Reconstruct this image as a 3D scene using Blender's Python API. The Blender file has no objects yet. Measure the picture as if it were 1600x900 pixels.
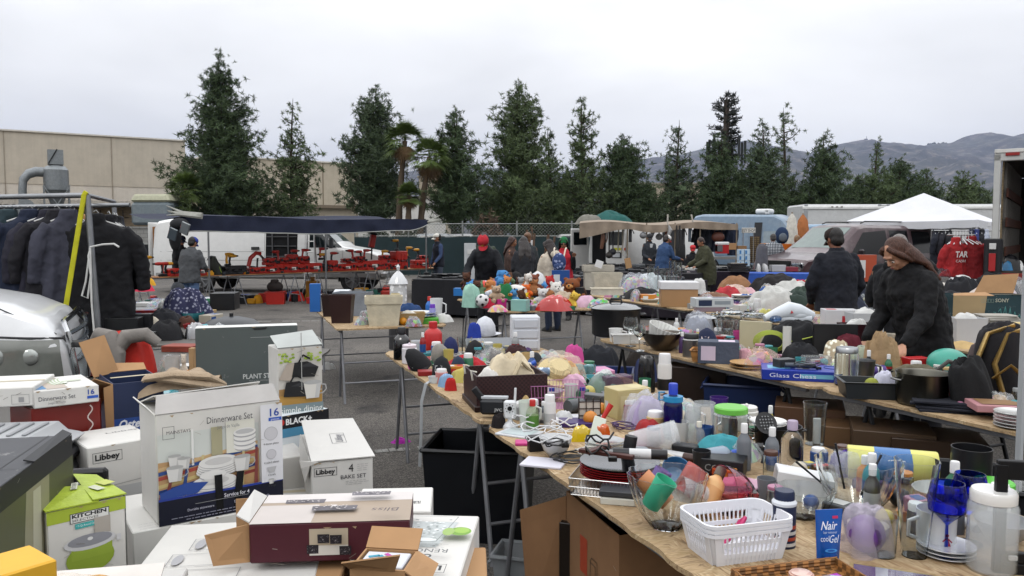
import bpy,math,random
import numpy as np
from mathutils import Vector,Matrix,Euler,noise
# ------------------------------------------------------------ camera, world, sun
S=bpy.context.scene
COL=S.collection
FPX,HZ,CAMH=1246.0,370.0,1.63
PITCH=math.atan((450-HZ)/FPX)
cam=bpy.data.objects.new('camera',bpy.data.cameras.new('camera'))
COL.objects.link(cam)
cam.location=(0,0,CAMH)
cam.rotation_euler=(math.pi/2-PITCH,0,0)
cam.data.sensor_width=36
cam.data.lens=36*FPX/1600
cam.data.clip_start=0.05
cam.data.clip_end=20000
S.camera=cam
S.view_settings.view_transform='Standard'
S.view_settings.look='None'
S.view_settings.exposure=0.42
S.view_settings.gamma=1
SUN_EL,SUN_ROT=math.radians(52),math.radians(200)
W=bpy.data.worlds.new('World')
S.world=W
W.use_nodes=True
nt=W.node_tree
nt.nodes.clear()
def wn(t,**kw):
 n=nt.nodes.new(t)
 for k,v in kw.items():
  setattr(n,k,v)
 return n
sky=wn('ShaderNodeTexSky',sky_type='NISHITA',sun_disc=False,sun_elevation=SUN_EL,sun_rotation=SUN_ROT)
hs=wn('ShaderNodeHueSaturation');hs.inputs['Saturation'].default_value=0.25
tc=wn('ShaderNodeTexCoord')
mp=wn('ShaderNodeMapping');mp.inputs['Scale'].default_value=(1,1,3.6);mp.inputs['Rotation'].default_value=(0.05,0.12,0.5)
n1=wn('ShaderNodeTexNoise');n1. inputs['Scale'].default_value=1.7;n1. inputs['Detail'].default_value=5;n1. inputs['Roughness'].default_value=0.5;n1. inputs['Distortion'].default_value=0.35
cr=wn('ShaderNodeValToRGB')
cr.color_ramp.elements[0].position=0.30;cr.color_ramp.elements[0].color=(4.0,4.06,4.18,1)
cr.color_ramp.elements[1].position=0.70;cr.color_ramp.elements[1].color=(6.3,6.33,6.38,1)
# cloud deck is a little brighter low down, towards the horizon
sep=wn('ShaderNodeSeparateXYZ')
mr=wn('ShaderNodeValToRGB')  # overcast deck: even low down, about three times brighter overhead
for p_,v_ in((0.0,.222),(.3,.172),(.42,.5),(.8,1.12)):
 e_=mr.color_ramp.elements[0]if p_==0 else(mr.color_ramp.elements[1]if p_==.8 else mr.color_ramp.elements.new(p_));e_.position=p_;e_.color=(v_,v_,v_,1)
vm=wn('ShaderNodeVectorMath',operation='SCALE')
mx=wn('ShaderNodeMix',data_type='RGBA');mx.inputs['Factor'].default_value=0.93
bg=wn('ShaderNodeBackground');bg.inputs['Strength'].default_value=0.10
wo=wn('ShaderNodeOutputWorld')
L=nt.links.new
L(sky.outputs[0],hs.inputs['Color'])
L(tc.outputs['Generated'],mp.inputs['Vector']);L(mp.outputs[0],n1. inputs['Vector'])
L(n1. outputs['Fac'],cr.inputs[0]);L(cr.outputs[0],vm.inputs[0])
L(tc.outputs['Generated'],sep.inputs[0]);L(sep.outputs['Z'],mr.inputs[0]);vs_=wn('ShaderNodeMath',operation='MULTIPLY');vs_.inputs[1].default_value=3.1;L(mr.outputs[0],vs_.inputs[0]);L(vs_.outputs[0],vm.inputs['Scale'])
L(hs.outputs[0],mx.inputs['A']);L(vm.outputs[0],mx.inputs['B']);L(mx.outputs['Result'],bg.inputs['Color']);L(bg.outputs[0],wo.inputs[0])
sun=bpy.data.objects.new('sun',bpy.data.lights.new('sun','SUN'))
COL.objects.link(sun)
sun.data.energy=1.5
sun.data.angle=math.radians(25)
sun.data.color=(1,0.97,0.93)
sun.rotation_euler=(math.pi/2-SUN_EL,0,math.pi-SUN_ROT)
# ------------------------------------------------------------ helpers
random.seed(7)
R=random.uniform
def lin(h):
 if isinstance(h,(tuple,list)):return tuple(h)[:3]
 h=h.lstrip('#')
 if len(h)==3:h=''.join(c*2 for c in h)
 o=[]
 for i in(0,2,4):
  c=int(h[i:i+2],16)/255
  o.append(c/12.92 if c<=.04045 else((c+.055)/1.055)**2.4)
 return tuple(o)
_mc={}
def mat(col,rough=.55,metal=0,nz=.12,ns=6,bump=0,bs=60,kind='',tr=0,alpha=1,coat=0,ior=1.45):
 """procedural material: base colour with a faint mottling and optional bump; kind names an extra pattern"""
 key=(col,rough,metal,nz,ns,bump,bs,kind,tr,alpha,coat,ior)
 if key in _mc:return _mc[key]
 m=bpy.data.materials.new('m_'+(kind or 'plain')+str(len(_mc)))
 m.use_nodes=True
 t=m.node_tree;N=t.nodes;K=t.links.new
 b=N['Principled BSDF']
 c=lin(col)
 b.inputs['Base Color'].default_value=(*c,1)
 b.inputs['Roughness'].default_value=rough
 b.inputs['Metallic'].default_value=metal
 b.inputs['IOR'].default_value=ior
 if coat:b.inputs['Coat Weight'].default_value=coat;b.inputs['Coat Roughness'].default_value=.08
 if tr:b.inputs['Transmission Weight'].default_value=tr
 if alpha<1:b.inputs['Alpha'].default_value=alpha
 def node(ty,**kw):
  n=N.new(ty)
  for k,v in kw.items():setattr(n,k,v)
  return n
 def noise_(sc,det=3,ro=.55,dist=0,scale=None):
  g=node('ShaderNodeTexCoord');src=g.outputs['Object']
  if scale:
   mp_=node('ShaderNodeMapping');mp_.inputs['Scale'].default_value=scale;K(src,mp_.inputs[0]);src=mp_.outputs[0]
  n=node('ShaderNodeTexNoise');n.inputs['Scale'].default_value=sc;n.inputs['Detail'].default_value=det
  n.inputs['Roughness'].default_value=ro;n.inputs['Distortion'].default_value=dist;K(src,n.inputs['Vector']);return n
 def ramp(src,els):
  r=node('ShaderNodeValToRGB');e=r.color_ramp.elements
  while len(e)<len(els):e.new(.5)
  for i,(p,cc)in enumerate(els):e[i].position=p;e[i].color=(*lin(cc),1)
  K(src,r.inputs[0]);return r
 def mixc(f,a,b_,mode='MIX'):
  x=node('ShaderNodeMix',data_type='RGBA',blend_type=mode)
  for i,s in(('Factor',f),('A',a),('B',b_)):
   if hasattr(s,'links'):K(s,x.inputs[i])
   elif i=='Factor':x.inputs[i].default_value=s
   else:x.inputs[i].default_value=(*s[:3],1)
  return x.outputs['Result']
 colsrc=None
 if nz and not tr:
  n=noise_(ns,4,.6)
  lo=tuple(v*(1-nz)for v in c);hi=tuple(min(1,v*(1+nz))for v in c)
  colsrc=ramp(n.outputs['Fac'],[(.3,lo),(.7,hi)]).outputs[0]
 hsrc=None
 if kind=='osb':
  v1=noise_(1,2,.5,1.5,(9,42,30));v2=noise_(1,2,.5,1.2,(48,12,30));sel=noise_(7,2,.5,.4)
  r1=ramp(v1. outputs['Fac'],[(.3,'#705a40'),(.45,'#a08563'),(.6,'#bfa987'),(.75,'#856b4a')])
  r2=ramp(v2. outputs['Fac'],[(.3,'#7d664a'),(.45,'#b39a78'),(.6,'#98805c'),(.75,'#c9b697')])
  colsrc=mixc(ramp(sel.outputs['Fac'],[(.46,(0,0,0)),(.52,(1,1,1))]).outputs[0],r1. outputs[0],r2. outputs[0])
  st=noise_(2.2,5,.7);colsrc=mixc(ramp(st.outputs['Fac'],[(.45,(0,0,0)),(.75,(.55,.55,.55))]).outputs[0],colsrc,lin('#6d5233'))
  hsrc=v1. outputs['Fac'];bump=bump or.3
 elif kind=='asphalt':
  f=noise_(95,3,.7);g=noise_(.35,5,.62);sp=node('ShaderNodeTexVoronoi');sp.inputs['Scale'].default_value=70
  gg=node('ShaderNodeTexCoord');K(gg.outputs['Object'],sp.inputs['Vector'])
  a=ramp(g.outputs['Fac'],[(.3,'#57534f'),(.5,'#706b66'),(.7,'#87817a')]).outputs[0]
  a=mixc(.75,a,ramp(f.outputs['Fac'],[(.3,'#0a0a0a'),(.5,'#777777'),(.68,'#f0f0ee')]).outputs[0],'OVERLAY')
  a=mixc(ramp(sp.outputs['Distance'],[(.0,(.55,.55,.55)),(.16,(0,0,0))]).outputs[0],a,lin('#88857f'))
  oil=noise_(1.1,3,.6);a=mixc(ramp(oil.outputs['Fac'],[(.58,(0,0,0)),(.68,(.75,.75,.75))]).outputs[0],a,lin('#232325'))
  ck=node('ShaderNodeTexVoronoi',feature='DISTANCE_TO_EDGE');ck.inputs['Scale'].default_value=.42
  dn=noise_(2.5,4,.7);vv=node('ShaderNodeVectorMath',operation='ADD');K(gg.outputs['Object'],vv.inputs[0]);K(dn.outputs['Color'],vv.inputs[1]);K(vv.outputs[0],ck.inputs['Vector'])
  colsrc=mixc(ramp(ck.outputs['Distance'],[(.0,(.8,.8,.8)),(.006,(0,0,0))]).outputs[0],a,lin('#1c1c1e'))
  hsrc=f.outputs['Fac'];bump=.55
 elif kind=='weave':
  w=node('ShaderNodeTexChecker');w.inputs['Scale'].default_value=bs;g=node('ShaderNodeTexCoord');K(g.outputs['Object'],w.inputs[0])
  colsrc=mixc(w.outputs['Fac'],tuple(v*.55 for v in c),tuple(min(1,v*1.4)for v in c));hsrc=w.outputs['Fac']
 elif kind=='wood':
  w=noise_(1,4,.6,.6,(3,3,40));colsrc=ramp(w.outputs['Fac'],[(.3,tuple(v*.6 for v in c)),(.7,tuple(min(1,v*1.35)for v in c))]).outputs[0]
 elif kind=='worn':  # scuffed print / dusty paint
  w=noise_(14,6,.75);base=colsrc or c
  colsrc=mixc(ramp(w.outputs['Fac'],[(.60,(0,0,0)),(.72,(.5,.5,.5))]).outputs[0],base,(.62,.6,.57))
 elif kind=='dusty':
  w=noise_(3,6,.7);base=colsrc or c
  colsrc=mixc(ramp(w.outputs['Fac'],[(.45,(0,0,0)),(.8,(.35,.35,.35))]).outputs[0],base,(.25,.24,.22))
 elif kind=='concrete':
  w=noise_(.7,6,.7);w2=noise_(1,4,.7,.2,(3,3,.12))
  base=ramp(w.outputs['Fac'],[(.3,tuple(v*.86 for v in c)),(.7,tuple(v*1.08 for v in c))]).outputs[0]
  colsrc=mixc(.16,base,ramp(w2. outputs['Fac'],[(.35,tuple(v*.5 for v in c)),(.65,c)]).outputs[0]);hsrc=w.outputs['Fac']
 elif kind=='block':  # painted block wall
  br=node('ShaderNodeTexBrick');br.inputs['Scale'].default_value=1;br.inputs['Brick Width'].default_value=.4;br.inputs['Row Height'].default_value=.2;br.inputs['Mortar Size'].default_value=.012
  g=node('ShaderNodeTexCoord');mm=node('ShaderNodeMapping');mm.inputs['Rotation'].default_value=(math.pi/2,0,0);K(g.outputs['Object'],mm.inputs[0]);K(mm.outputs[0],br.inputs[0])
  br.inputs['Color1'].default_value=(*c,1);br.inputs['Color2'].default_value=(*[v*.88 for v in c],1);br.inputs['Mortar'].default_value=(*[v*.55 for v in c],1);colsrc=br.outputs['Color']
 elif kind=='hill':
  a=noise_(.004,8,.65);b2=noise_(.02,6,.7);b3=noise_(.0016,3,.5)
  x=ramp(a.outputs['Fac'],[(.35,'#15191a'),(.5,'#25272a'),(.62,'#3c3a3a'),(.75,'#6d675f')]).outputs[0]
  x=mixc(.6,x,ramp(b2. outputs['Fac'],[(.38,'#101316'),(.52,'#2a2b2d'),(.66,'#7a7268')]).outputs[0])
  colsrc=mixc(ramp(b3. outputs['Fac'],[(.4,(0,0,0)),(.7,(.6,.6,.6))]).outputs[0],x,lin('#30352b'));hsrc=a.outputs['Fac']
 elif kind=='leaf':
  g=node('ShaderNodeTexCoord');n=noise_(.9,3,.6)
  colsrc=ramp(n.outputs['Fac'],[(.3,tuple(v*.62 for v in c)),(.55,c),(.75,tuple(v*1.55 for v in c))]).outputs[0]
 elif kind=='hair':
  w=noise_(1,4,.7,.3,(150,150,9));colsrc=ramp(w.outputs['Fac'],[(.3,tuple(v*.45 for v in c)),(.55,c),(.75,tuple(min(1,v*2.1+.01)for v in c))]).outputs[0];hsrc=w.outputs['Fac']
 elif kind=='plaid':
  g=node('ShaderNodeTexCoord');outs=[]
  for ax,sc in(('X',18),('Z',18)):
   w=node('ShaderNodeTexWave',wave_type='BANDS',bands_direction=ax,wave_profile='SIN');w.inputs['Scale'].default_value=sc/2.4;K(g.outputs['Object'],w.inputs[0])
   outs.append(ramp(w.outputs['Fac'],[(.45,(0,0,0)),(.55,(1,1,1))]).outputs[0])
  colsrc=mixc(outs[0],mixc(outs[1],lin('#16181f'),lin('#5a5e66')),mixc(outs[1],lin('#5a5e66'),lin('#b9bcc0')))
 elif kind=='floral':
  v=node('ShaderNodeTexVoronoi');v.inputs['Scale'].default_value=bs;g=node('ShaderNodeTexCoord');K(g.outputs['Object'],v.inputs['Vector'])
  colsrc=mixc(ramp(v.outputs['Distance'],[(.25,(0,0,0)),(.45,(1,1,1))]).outputs[0],tuple(min(1,v*2.2+.28)for v in c),c)
 elif kind=='multi':  # jumbled little coloured things inside a bag
  v=node('ShaderNodeTexVoronoi');v.inputs['Scale'].default_value=bs;g=node('ShaderNodeTexCoord');K(g.outputs['Object'],v.inputs['Vector'])
  colsrc=mixc(.55,v.outputs['Color'],c);hsrc=v.outputs['Distance']
 elif kind=='granite':
  f=noise_(bs,3,.8);colsrc=ramp(f.outputs['Fac'],[(.42,c),(.6,tuple(v*1.2+.03 for v in c)),(.7,(.5,.5,.5))]).outputs[0]
 if colsrc is not None:K(colsrc,b.inputs['Base Color'])
 if bump:
  if hsrc is None:hsrc=noise_(bs,3,.6).outputs['Fac']
  bp=node('ShaderNodeBump');bp.inputs['Strength'].default_value=bump;bp.inputs['Distance'].default_value=.01 if kind not in('hill','concrete')else(6 if kind=='hill' else.03)
  K(hsrc,bp.inputs['Height']);K(bp.outputs[0],b.inputs['Normal'])
 _mc[key]=m
 return m
def fab(c,**k):  # cloth
 a=dict(rough=.9,nz=.16,ns=9,bump=.35,bs=45);a.update(k);return mat(c,**a)
def pla(c,r=.35,**k):return mat(c,rough=r,nz=k.pop('nz',.05),**k)  # plastic
def met(c='#9a9a9a',r=.35,**k):return mat(c,rough=r,metal=1,**k)
def gla(c='#f4f8f8',r=.02):return mat(c,rough=r,tr=1,nz=0)
def clr(c='#e8edf0',a=.35,r=.12):return mat(c,rough=r,alpha=a,nz=0)  # thin clear plastic
CARD='#a5805a'
def X(x=0,y=0,z=0,rx=0,ry=0,rz=0,s=1):
 m=Matrix.Translation((x,y,z))@Euler([math.radians(a)for a in(rx,ry,rz)]).to_matrix().to_4x4()
 if s!=1:m=m@(Matrix.Scale(s,4)if not isinstance(s,tuple)else Matrix.Diagonal((*s,1)))
 return m
class MB:
 def __init__(s):s.V=[];s.F=[];s.I=[];s.mats=[];s.mi=0;s.M=None
 def at(s,*a,**k):s.M=X(*a,**k);return s
 def use(s,m):
  if m not in s.mats:s.mats.append(m)
  s.mi=s.mats.index(m);return s
 def add(s,vs,fs):
  o=len(s.V)
  s.V+=[s.M@Vector(v)for v in vs]if s.M is not None else[Vector(v)for v in vs]
  s.F+=[tuple(i+o for i in f)for f in fs];s.I+=[s.mi]*len(fs);return s
 def box(s,w,d,h,x=0,y=0,z=0,c=None,taper=1):
  """box centred in x, y and standing on z, chamfered"""
  if c is None:c=min(.004,min(w,d,h)*.12)
  a,b,vs,fs=w/2,d/2,[],[]
  idx={}
  for sx in(-1,1):
   for sy in(-1,1):
    for sz in(0,1):
     k=taper if sz==1 else 1
     A,B_,Z=a*k,b*k,z+h*sz;e=c if sz==0 else-c
     for n,p in(('x',(sx*A,sy*(B_-c),Z+e)),('y',(sx*(A-c),sy*B_,Z+e)),('z',(sx*(A-c),sy*(B_-c),Z))):
      idx[(sx,sy,sz,n)]=len(vs);vs.append((x+p[0],y+p[1],p[2]))
  g=lambda sx,sy,sz,n:idx[(sx,sy,sz,n)]
  for q in(1,-1):
   fs.append([g(q,-1,0,'x'),g(q,1,0,'x'),g(q,1,1,'x'),g(q,-1,1,'x')])
   fs.append([g(1,q,0,'y'),g(-1,q,0,'y'),g(-1,q,1,'y'),g(1,q,1,'y')])
   zz=(q+1)//2
   fs.append([g(-1,-1,zz,'z'),g(1,-1,zz,'z'),g(1,1,zz,'z'),g(-1,1,zz,'z')])
   for p in(1,-1):
    P=(p+1)//2
    fs.append([g(q,p,0,'x'),g(q,p,1,'x'),g(q,p,1,'y'),g(q,p,0,'y')])
    fs.append([g(q,-1,P,'x'),g(q,1,P,'x'),g(q,1,P,'z'),g(q,-1,P,'z')])
    fs.append([g(-1,q,P,'y'),g(1,q,P,'y'),g(1,q,P,'z'),g(-1,q,P,'z')])
    for r in(0,1):fs.append([g(q,p,r,'x'),g(q,p,r,'y'),g(q,p,r,'z')])
  return s.add(vs,fs)
 def loft(s,rings,cap=True,closed=True):
  n=len(rings[0]);vs=[v for r in rings for v in r];fs=[]
  m=n if closed else n-1
  for i in range(len(rings)-1):
   for j in range(m):
    k=(j+1)%n;fs.append((i*n+j,i*n+k,(i+1)*n+k,(i+1)*n+j))
  if cap:fs.append(tuple(range(n))[::-1]);fs.append(tuple((len(rings)-1)*n+j for j in range(n)))
  return s.add(vs,fs)
 def lathe(s,prof,n=24,x=0,y=0,z=0,flute=0,nf=0,sx=1,sy=1):
  rings=[]
  for r,h in prof:
   rr=max(r,1e-5)
   rings.append([(x+sx*rr*(1+flute*math.cos(nf*j*2*math.pi/n))*math.cos(j*2*math.pi/n),y+sy*rr*(1+flute*math.cos(nf*j*2*math.pi/n))*math.sin(j*2*math.pi/n),z+h)for j in range(n)])
  return s.loft(rings,cap=True)
 def cyl(s,r,h,x=0,y=0,z=0,r2=None,n=20,c=.0015):
  r2=r if r2 is None else r2;c=min(c,r*.2,h*.2)
  return s.lathe([(r-c,0),(r,c),(r2,h-c),(r2-c,h)],n,x,y,z)
 def cup(s,prof,t=.002,n=28,**k):
  """open vessel of wall t from an outer profile bottom to top"""
  inner=[(max(r-t,0),h+(t if i==0 else 0))for i,(r,h)in enumerate(prof)]
  if prof[0][0]>0:p=[(0,prof[0][1])]+list(prof)+inner[::-1]+[(0,prof[0][1]+t)]
  else:p=list(prof)+inner[::-1]
  return s.lathe(p,n,**k)
 def tube(s,pts,r,n=8,cap=True):
  pts=[Vector(p)for p in pts];rings=[];up=None
  for i,p in enumerate(pts):
   d=(pts[min(i+1,len(pts)-1)]-pts[max(i-1,0)])
   if d.length<1e-9:d=Vector((0,0,1))
   d.normalize()
   if up is None:up=Vector((0,0,1))if abs(d.z)<.9 else Vector((1,0,0))
   a=d.cross(up)
   if a.length<1e-6:a=d.orthogonal()
   a.normalize();b=a.cross(d).normalized();up=b
   rr=r[i]if isinstance(r,(list,tuple))else r
   if isinstance(rr,(list,tuple)):ra,rb=rr
   else:ra=rb=rr
   rings.append([p+a*(ra*math.cos(t*2*math.pi/n))+b*(rb*math.sin(t*2*math.pi/n))for t in range(n)])
  return s.loft(rings,cap)
 def ell(s,x,y,z,rx,ry=None,rz=None,n=16,m=10):
  ry=rx if ry is None else ry;rz=rx if rz is None else rz
  return s.loft([[(x+rx*math.sin(math.pi*max(i,.02)/m if i<m else math.pi*.998)*math.cos(j*2*math.pi/n),y+ry*math.sin(math.pi*max(i,.02)/m if i<m else math.pi*.998)*math.sin(j*2*math.pi/n),z-rz*math.cos(math.pi*i/m))for j in range(n)]for i in range(m+1)])
 def prism(s,poly,h,z=0):
  n=len(poly)
  return s.loft([[(p[0],p[1],z)for p in poly],[(p[0],p[1],z+h)for p in poly]])
 def grid(s,nu,nv,f):
  vs=[f(i/nu,j/nv)for i in range(nu+1)for j in range(nv+1)]
  return s.add(vs,[(i*(nv+1)+j,(i+1)*(nv+1)+j,(i+1)*(nv+1)+j+1,i*(nv+1)+j+1)for i in range(nu)for j in range(nv)])
 def panel(s,a,b,c,d,t=.003):
  """thin quad slab a b c d with thickness t"""
  a,b,c,d=map(Vector,(a,b,c,d));n=(b-a).cross(d-a).normalized()*t
  return s.loft([[a,b,c,d],[a+n,b+n,c+n,d+n]])
 def heap(s,w,d,h,seed=0,n=26,fold=.5,sq=2.4,z=0,rag=.22):
  """a crumpled cloth-like heap with ridged folds, standing on z"""
  o=Vector((seed*7.13,seed*3.7,seed*1.9));rows=[];tall=h/max(w,d);sq+=7*max(0,tall-.25);fold*=1-.5*min(1,tall)
  for i in range(n+1):
   r=i/n;row=[]
   for j in range(2*n):
    a=j*math.pi/n;e=1+rag*(noise.noise(Vector((math.cos(a)*1.6,math.sin(a)*1.6,0))+o)*1.6)
    x,y=r*math.cos(a)*e,r*math.sin(a)*e
    q=Vector((x*1.5,y*1.5,0))+o
    f=noise.noise(q*.9+Vector((noise.noise(q*1.3)*.7,)*3));f=1-2.4*f*f/(abs(f)+.22)
    f2=noise.noise(q*2.3);f2=1-2.2*f2*f2/(abs(f2)+.2)
    zz=h*max(0,1-r**sq)*(1-fold+fold*(f*.75+f2*.35))+h*.12*(1-r**3)*max(0,f2)
    row.append((x*w/2,y*d/2,z+(max(.004,zz)if i<n else 0)))
   rows.append(row)
  for _ in range(2):  # soften the creases
   rows=[rows[0]]+[[(p[0],p[1],(2*p[2]+rows[i][j-1][2]+rows[i][(j+1)%len(rows[i])][2]+rows[i-1][j][2]+rows[i+1][j][2])/6)for j,p in enumerate(rows[i])]for i in range(1,n)]+[rows[n]]
  return s.loft(rows,cap=False)
 def obj(s,name,m=None,parent=None,sharp=38,smooth=True):
  me=bpy.data.meshes.new(name)
  me.from_pydata(s.V,[],s.F)
  if m is not None and not s.mats:s.mats=[m]
  for q in s.mats:me.materials.append(q)
  if len(s.mats)>1:me.polygons.foreach_set('material_index',s.I)
  if smooth:
   me.polygons.foreach_set('use_smooth',[True]*len(s.F))
   if sharp:me.set_sharp_from_angle(angle=math.radians(sharp))
  me.update()
  o=bpy.data.objects.new(name,me);COL.objects.link(o)
  if parent is not None:o.parent=parent
  return o
def tag(o,label=None,cat=None,group=None,kind=None):
 if label:o['label']=label
 if cat:o['category']=cat
 if group:o['group']=group
 if kind:o['kind']=kind
 return o
def place(o,loc,rot=0):
 o.location=loc
 o.rotation_euler=(0,0,math.radians(rot))if not isinstance(rot,(tuple,list))else[math.radians(a)for a in rot]
 return o
def thing(name,label,cat,loc=(0,0,0),rot=0,group=None):
 o=bpy.data.objects.new(name,None);COL.objects.link(o);o.empty_display_size=.1
 place(o,loc,rot);return tag(o,label,cat,group)
def one(mb,name,m,label,cat,loc=(0,0,0),rot=0,group=None,**k):
 o=mb.obj(name,m,**k);place(o,loc,rot);return tag(o,label,cat,group)
def struct(mb,name,m,**k):
 o=mb.obj(name,m,**k);o['kind']='structure';return o
def kids(o):return[c for c in bpy.data.objects if c.parent==o]
def dup(root,loc=None,rot=None,label=None,sc=None,mats=None):
 def rec(o,par):
  c=o.copy();COL.objects.link(c)
  if par:c.parent=par
  for ch in o.children:rec(ch,c)
  return c
 c=rec(root,None)
 if loc is not None:c.location=loc
 if rot is not None:place(c,c.location,rot)
 if label:c['label']=label
 if sc:c.scale=(sc,)*3 if not isinstance(sc,tuple)else sc
 return c
_cp,_sp=math.cos(PITCH),math.sin(PITCH)
def ray(px,py):
 u,v=(px-800)/FPX,-(py-450)/FPX
 return Vector((u,_cp+v*_sp,-_sp+v*_cp))
def on(px,py,z=.75):
 """the point of the level z that the photograph shows at pixel px, py, and the metres per pixel there"""
 d=ray(px,py);t=(z-CAMH)/d.z;p=Vector((0,0,CAMH))+d*t
 return Vector((p.x,p.y,z)),t/FPX
def at(px,py,D):
 d=ray(px,py);t=D/d.y;return Vector((0,0,CAMH))+d*t
_tx={}
def textmesh(s,bold=0):
 if(s,bold)not in _tx:
  cu=bpy.data.curves.new('t','FONT');cu.body=s;cu.resolution_u=2;cu.offset=bold;cu.align_x='LEFT'
  ob=bpy.data.objects.new('t',cu);me=bpy.data.meshes.new_from_object(ob)
  _tx[(s,bold)]=([v.co.copy()for v in me.vertices],[tuple(p.vertices)for p in me.polygons])
  bpy.data.meshes.remove(me);bpy.data.objects.remove(ob);bpy.data.curves.remove(cu)
 return _tx[(s,bold)]
class Art:
 """print on a flat face: origin o, across u, up v (unit vectors, metres); layers lie a hair above each other"""
 def __init__(s,o,u,v,rough=.45):s.o=Vector(o);s.u=Vector(u).normalized();s.v=Vector(v).normalized();s.n=s.u.cross(s.v).normalized();s.k=0;s.mb=MB();s.r=rough
 def P(s,x,y):return s.o+s.u*x+s.v*y+s.n*(.0006+.00022*s.k)
 def _m(s,c):s.mb.use(c if not isinstance(c,(str,tuple))else mat(c,rough=s.r,nz=.05));s.k+=1
 def poly(s,pts,c):s._m(c);s.mb.add([s.P(*p)for p in pts],[tuple(range(len(pts)))]);return s
 def rect(s,x,y,w,h,c):return s.poly([(x,y),(x+w,y),(x+w,y+h),(x,y+h)],c)
 def frame(s,x,y,w,h,t,c):
  s.rect(x,y,w,t,c);s.rect(x,y+h-t,w,t,c);s.rect(x,y,t,h,c);return s.rect(x+w-t,y,t,h,c)
 def ell(s,x,y,a,b,c,n=20,a0=0,a1=360):
  return s.poly([(x+a*math.cos(math.radians(a0+(a1-a0)*i/n)),y+b*math.sin(math.radians(a0+(a1-a0)*i/n)))for i in range(n+(0 if a1-a0>=360 else 1))],c)
 def line(s,pts,w,c):
  s._m(c)
  for(a,b),(d,e)in zip(pts,pts[1:]):
   q=Vector((-(e-b),d-a))
   if q.length<1e-9:continue
   q=q.normalized()*w/2
   s.mb.add([s.P(a-q.x,b-q.y),s.P(d-q.x,e-q.y),s.P(d+q.x,e+q.y),s.P(a+q.x,b+q.y)],[(0,1,2,3)])
  return s
 def text(s,t,x,y,h,c,w=None,bold=0,rot=0,mirror=False,slant=0):
  vs,fs=textmesh(t,bold)
  if not vs:return s
  s._m(c);x1=max(v.x for v in vs);x0=min(v.x for v in vs);k=h/.7;kx=(w/(x1-x0))if w else k
  ca,sa=math.cos(math.radians(rot)),math.sin(math.radians(rot));o=[]
  for v in vs:
   a,b=(v.x-x0)*kx+slant*v.y*k,v.y*k
   o.append(s.P(x+a*ca-b*sa,y+a*sa+b*ca))
  s.mb.add(o,fs);return s
 def lines(s,x,y,w,n,dy,c,t=.0012):  # illegible small print as short dashes
  s._m(c);k=s.k
  for i in range(n):
   xx=x
   while xx<x+w*R(.75,1):
    l=R(.004,.016);s.mb.add([s.P(xx,y-i*dy),s.P(xx+l,y-i*dy),s.P(xx+l,y-i*dy+t),s.P(xx,y-i*dy+t)],[(0,1,2,3)]);xx+=l+.003
  return s
 def done(s,parent,name='printed_artwork'):return s.mb.obj(name,None,parent,smooth=False)
 # ------------------------------------------------------------ ground, hills
g=MB();g.grid(8,8,lambda u,v:((u-.5)*16000,-3000+v*16000,0))
struct(g,'ground',mat('#5c5a54',rough=.95,ns=.05,nz=.3),sharp=0)
g=MB();g.add([(-60,-20,.004),(45,-20,.004),(45,33.2,.004),(-60,33.2,.004)],[(0,1,2,3)])
struct(g,'parking_lot',mat('#505051',rough=.92,kind='asphalt'))
g=MB()
def stripe(x0,y0,x1,y1,w):
 d=Vector((x1-x0,y1-y0,0)).normalized();n=Vector((-d.y,d.x,0))*w/2;k=24
 for i in range(k):
  if random.random()<.22:continue
  a=Vector((x0,y0,.008)).lerp(Vector((x1,y1,.008)),i/k);b=Vector((x0,y0,.008)).lerp(Vector((x1,y1,.008)),(i+R(.8,.98))/k)
  q=[R(.75,1)for _ in range(4)]
  g.add([a-n*q[0],b-n*q[1],b+n*q[2],a+n*q[3]],[(0,1,2,3)])
stripe(-1.35,5.85,-.1,6.25,.1);stripe(-2.9,5.6,-1.3,5.88,.1);stripe(-5.5,15.2,-1.2,15.6,.1);stripe(-8,14,-5.5,14.3,.1);stripe(.1,9.3,1.2,9.6,.09)
struct(g,'parking_markings',mat('#8b8a86',rough=.9,nz=.3,ns=20))
prof=[(560,300),(640,275),(700,262),(760,264),(830,275),(900,268),(960,258),(1000,250),(1030,247),(1060,244),(1080,238),(1110,232),(1140,226),(1165,222),(1185,226),(1210,232),(1235,238),(1255,243),(1270,238),(1285,232),(1310,226),(1350,220),(1362,224),(1395,226),(1430,231),(1455,227),(1480,226),(1500,216),(1518,211),(1535,209),(1555,212),(1572,216),(1590,211),(1640,202),(1720,215),(1800,230),(1900,215)]
def ridge(x):
 for(a,b),(c,d)in zip(prof,prof[1:]):
  if a<=x<=c:return b+(d-b)*(x-a)/(c-a)
 return 300
def hillside(name,Dr,D0,off,sc,seed,x0=560,x1=1900):
 g=MB();nu,nv=260,46
 def f(u,v):
  px=x0+(x1-x0)*u;top=(HZ-ridge(px)-off)*sc
  D=D0+(Dr-D0)*v;H=top/FPX*Dr
  xw=(px-800)/FPX*Dr*(.75+.25*v)
  q=Vector((xw*.0011,D*.0011,seed));k=1-abs(noise.noise(q)+.5*noise.noise(q*2.3))*1.5;k2=(1-2.2*abs(noise.noise(q*4.2)))*.9+.6*noise.noise(q*11)
  w=math.sin(math.pi*v)**.8
  return(xw,D+k*200*w,max(-5,H*(v**.85)+w*(k*85+k2*26)-45*w)+(k2*5+3*noise.noise(q*30))*v)
 g.grid(nu,nv,f);g.add([],[])
 struct(g,name,mat('#4c4a3e',rough=1,kind='hill',bump=.8),sharp=0)
hillside('hills',4600,1900,0,1,3.1)
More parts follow.
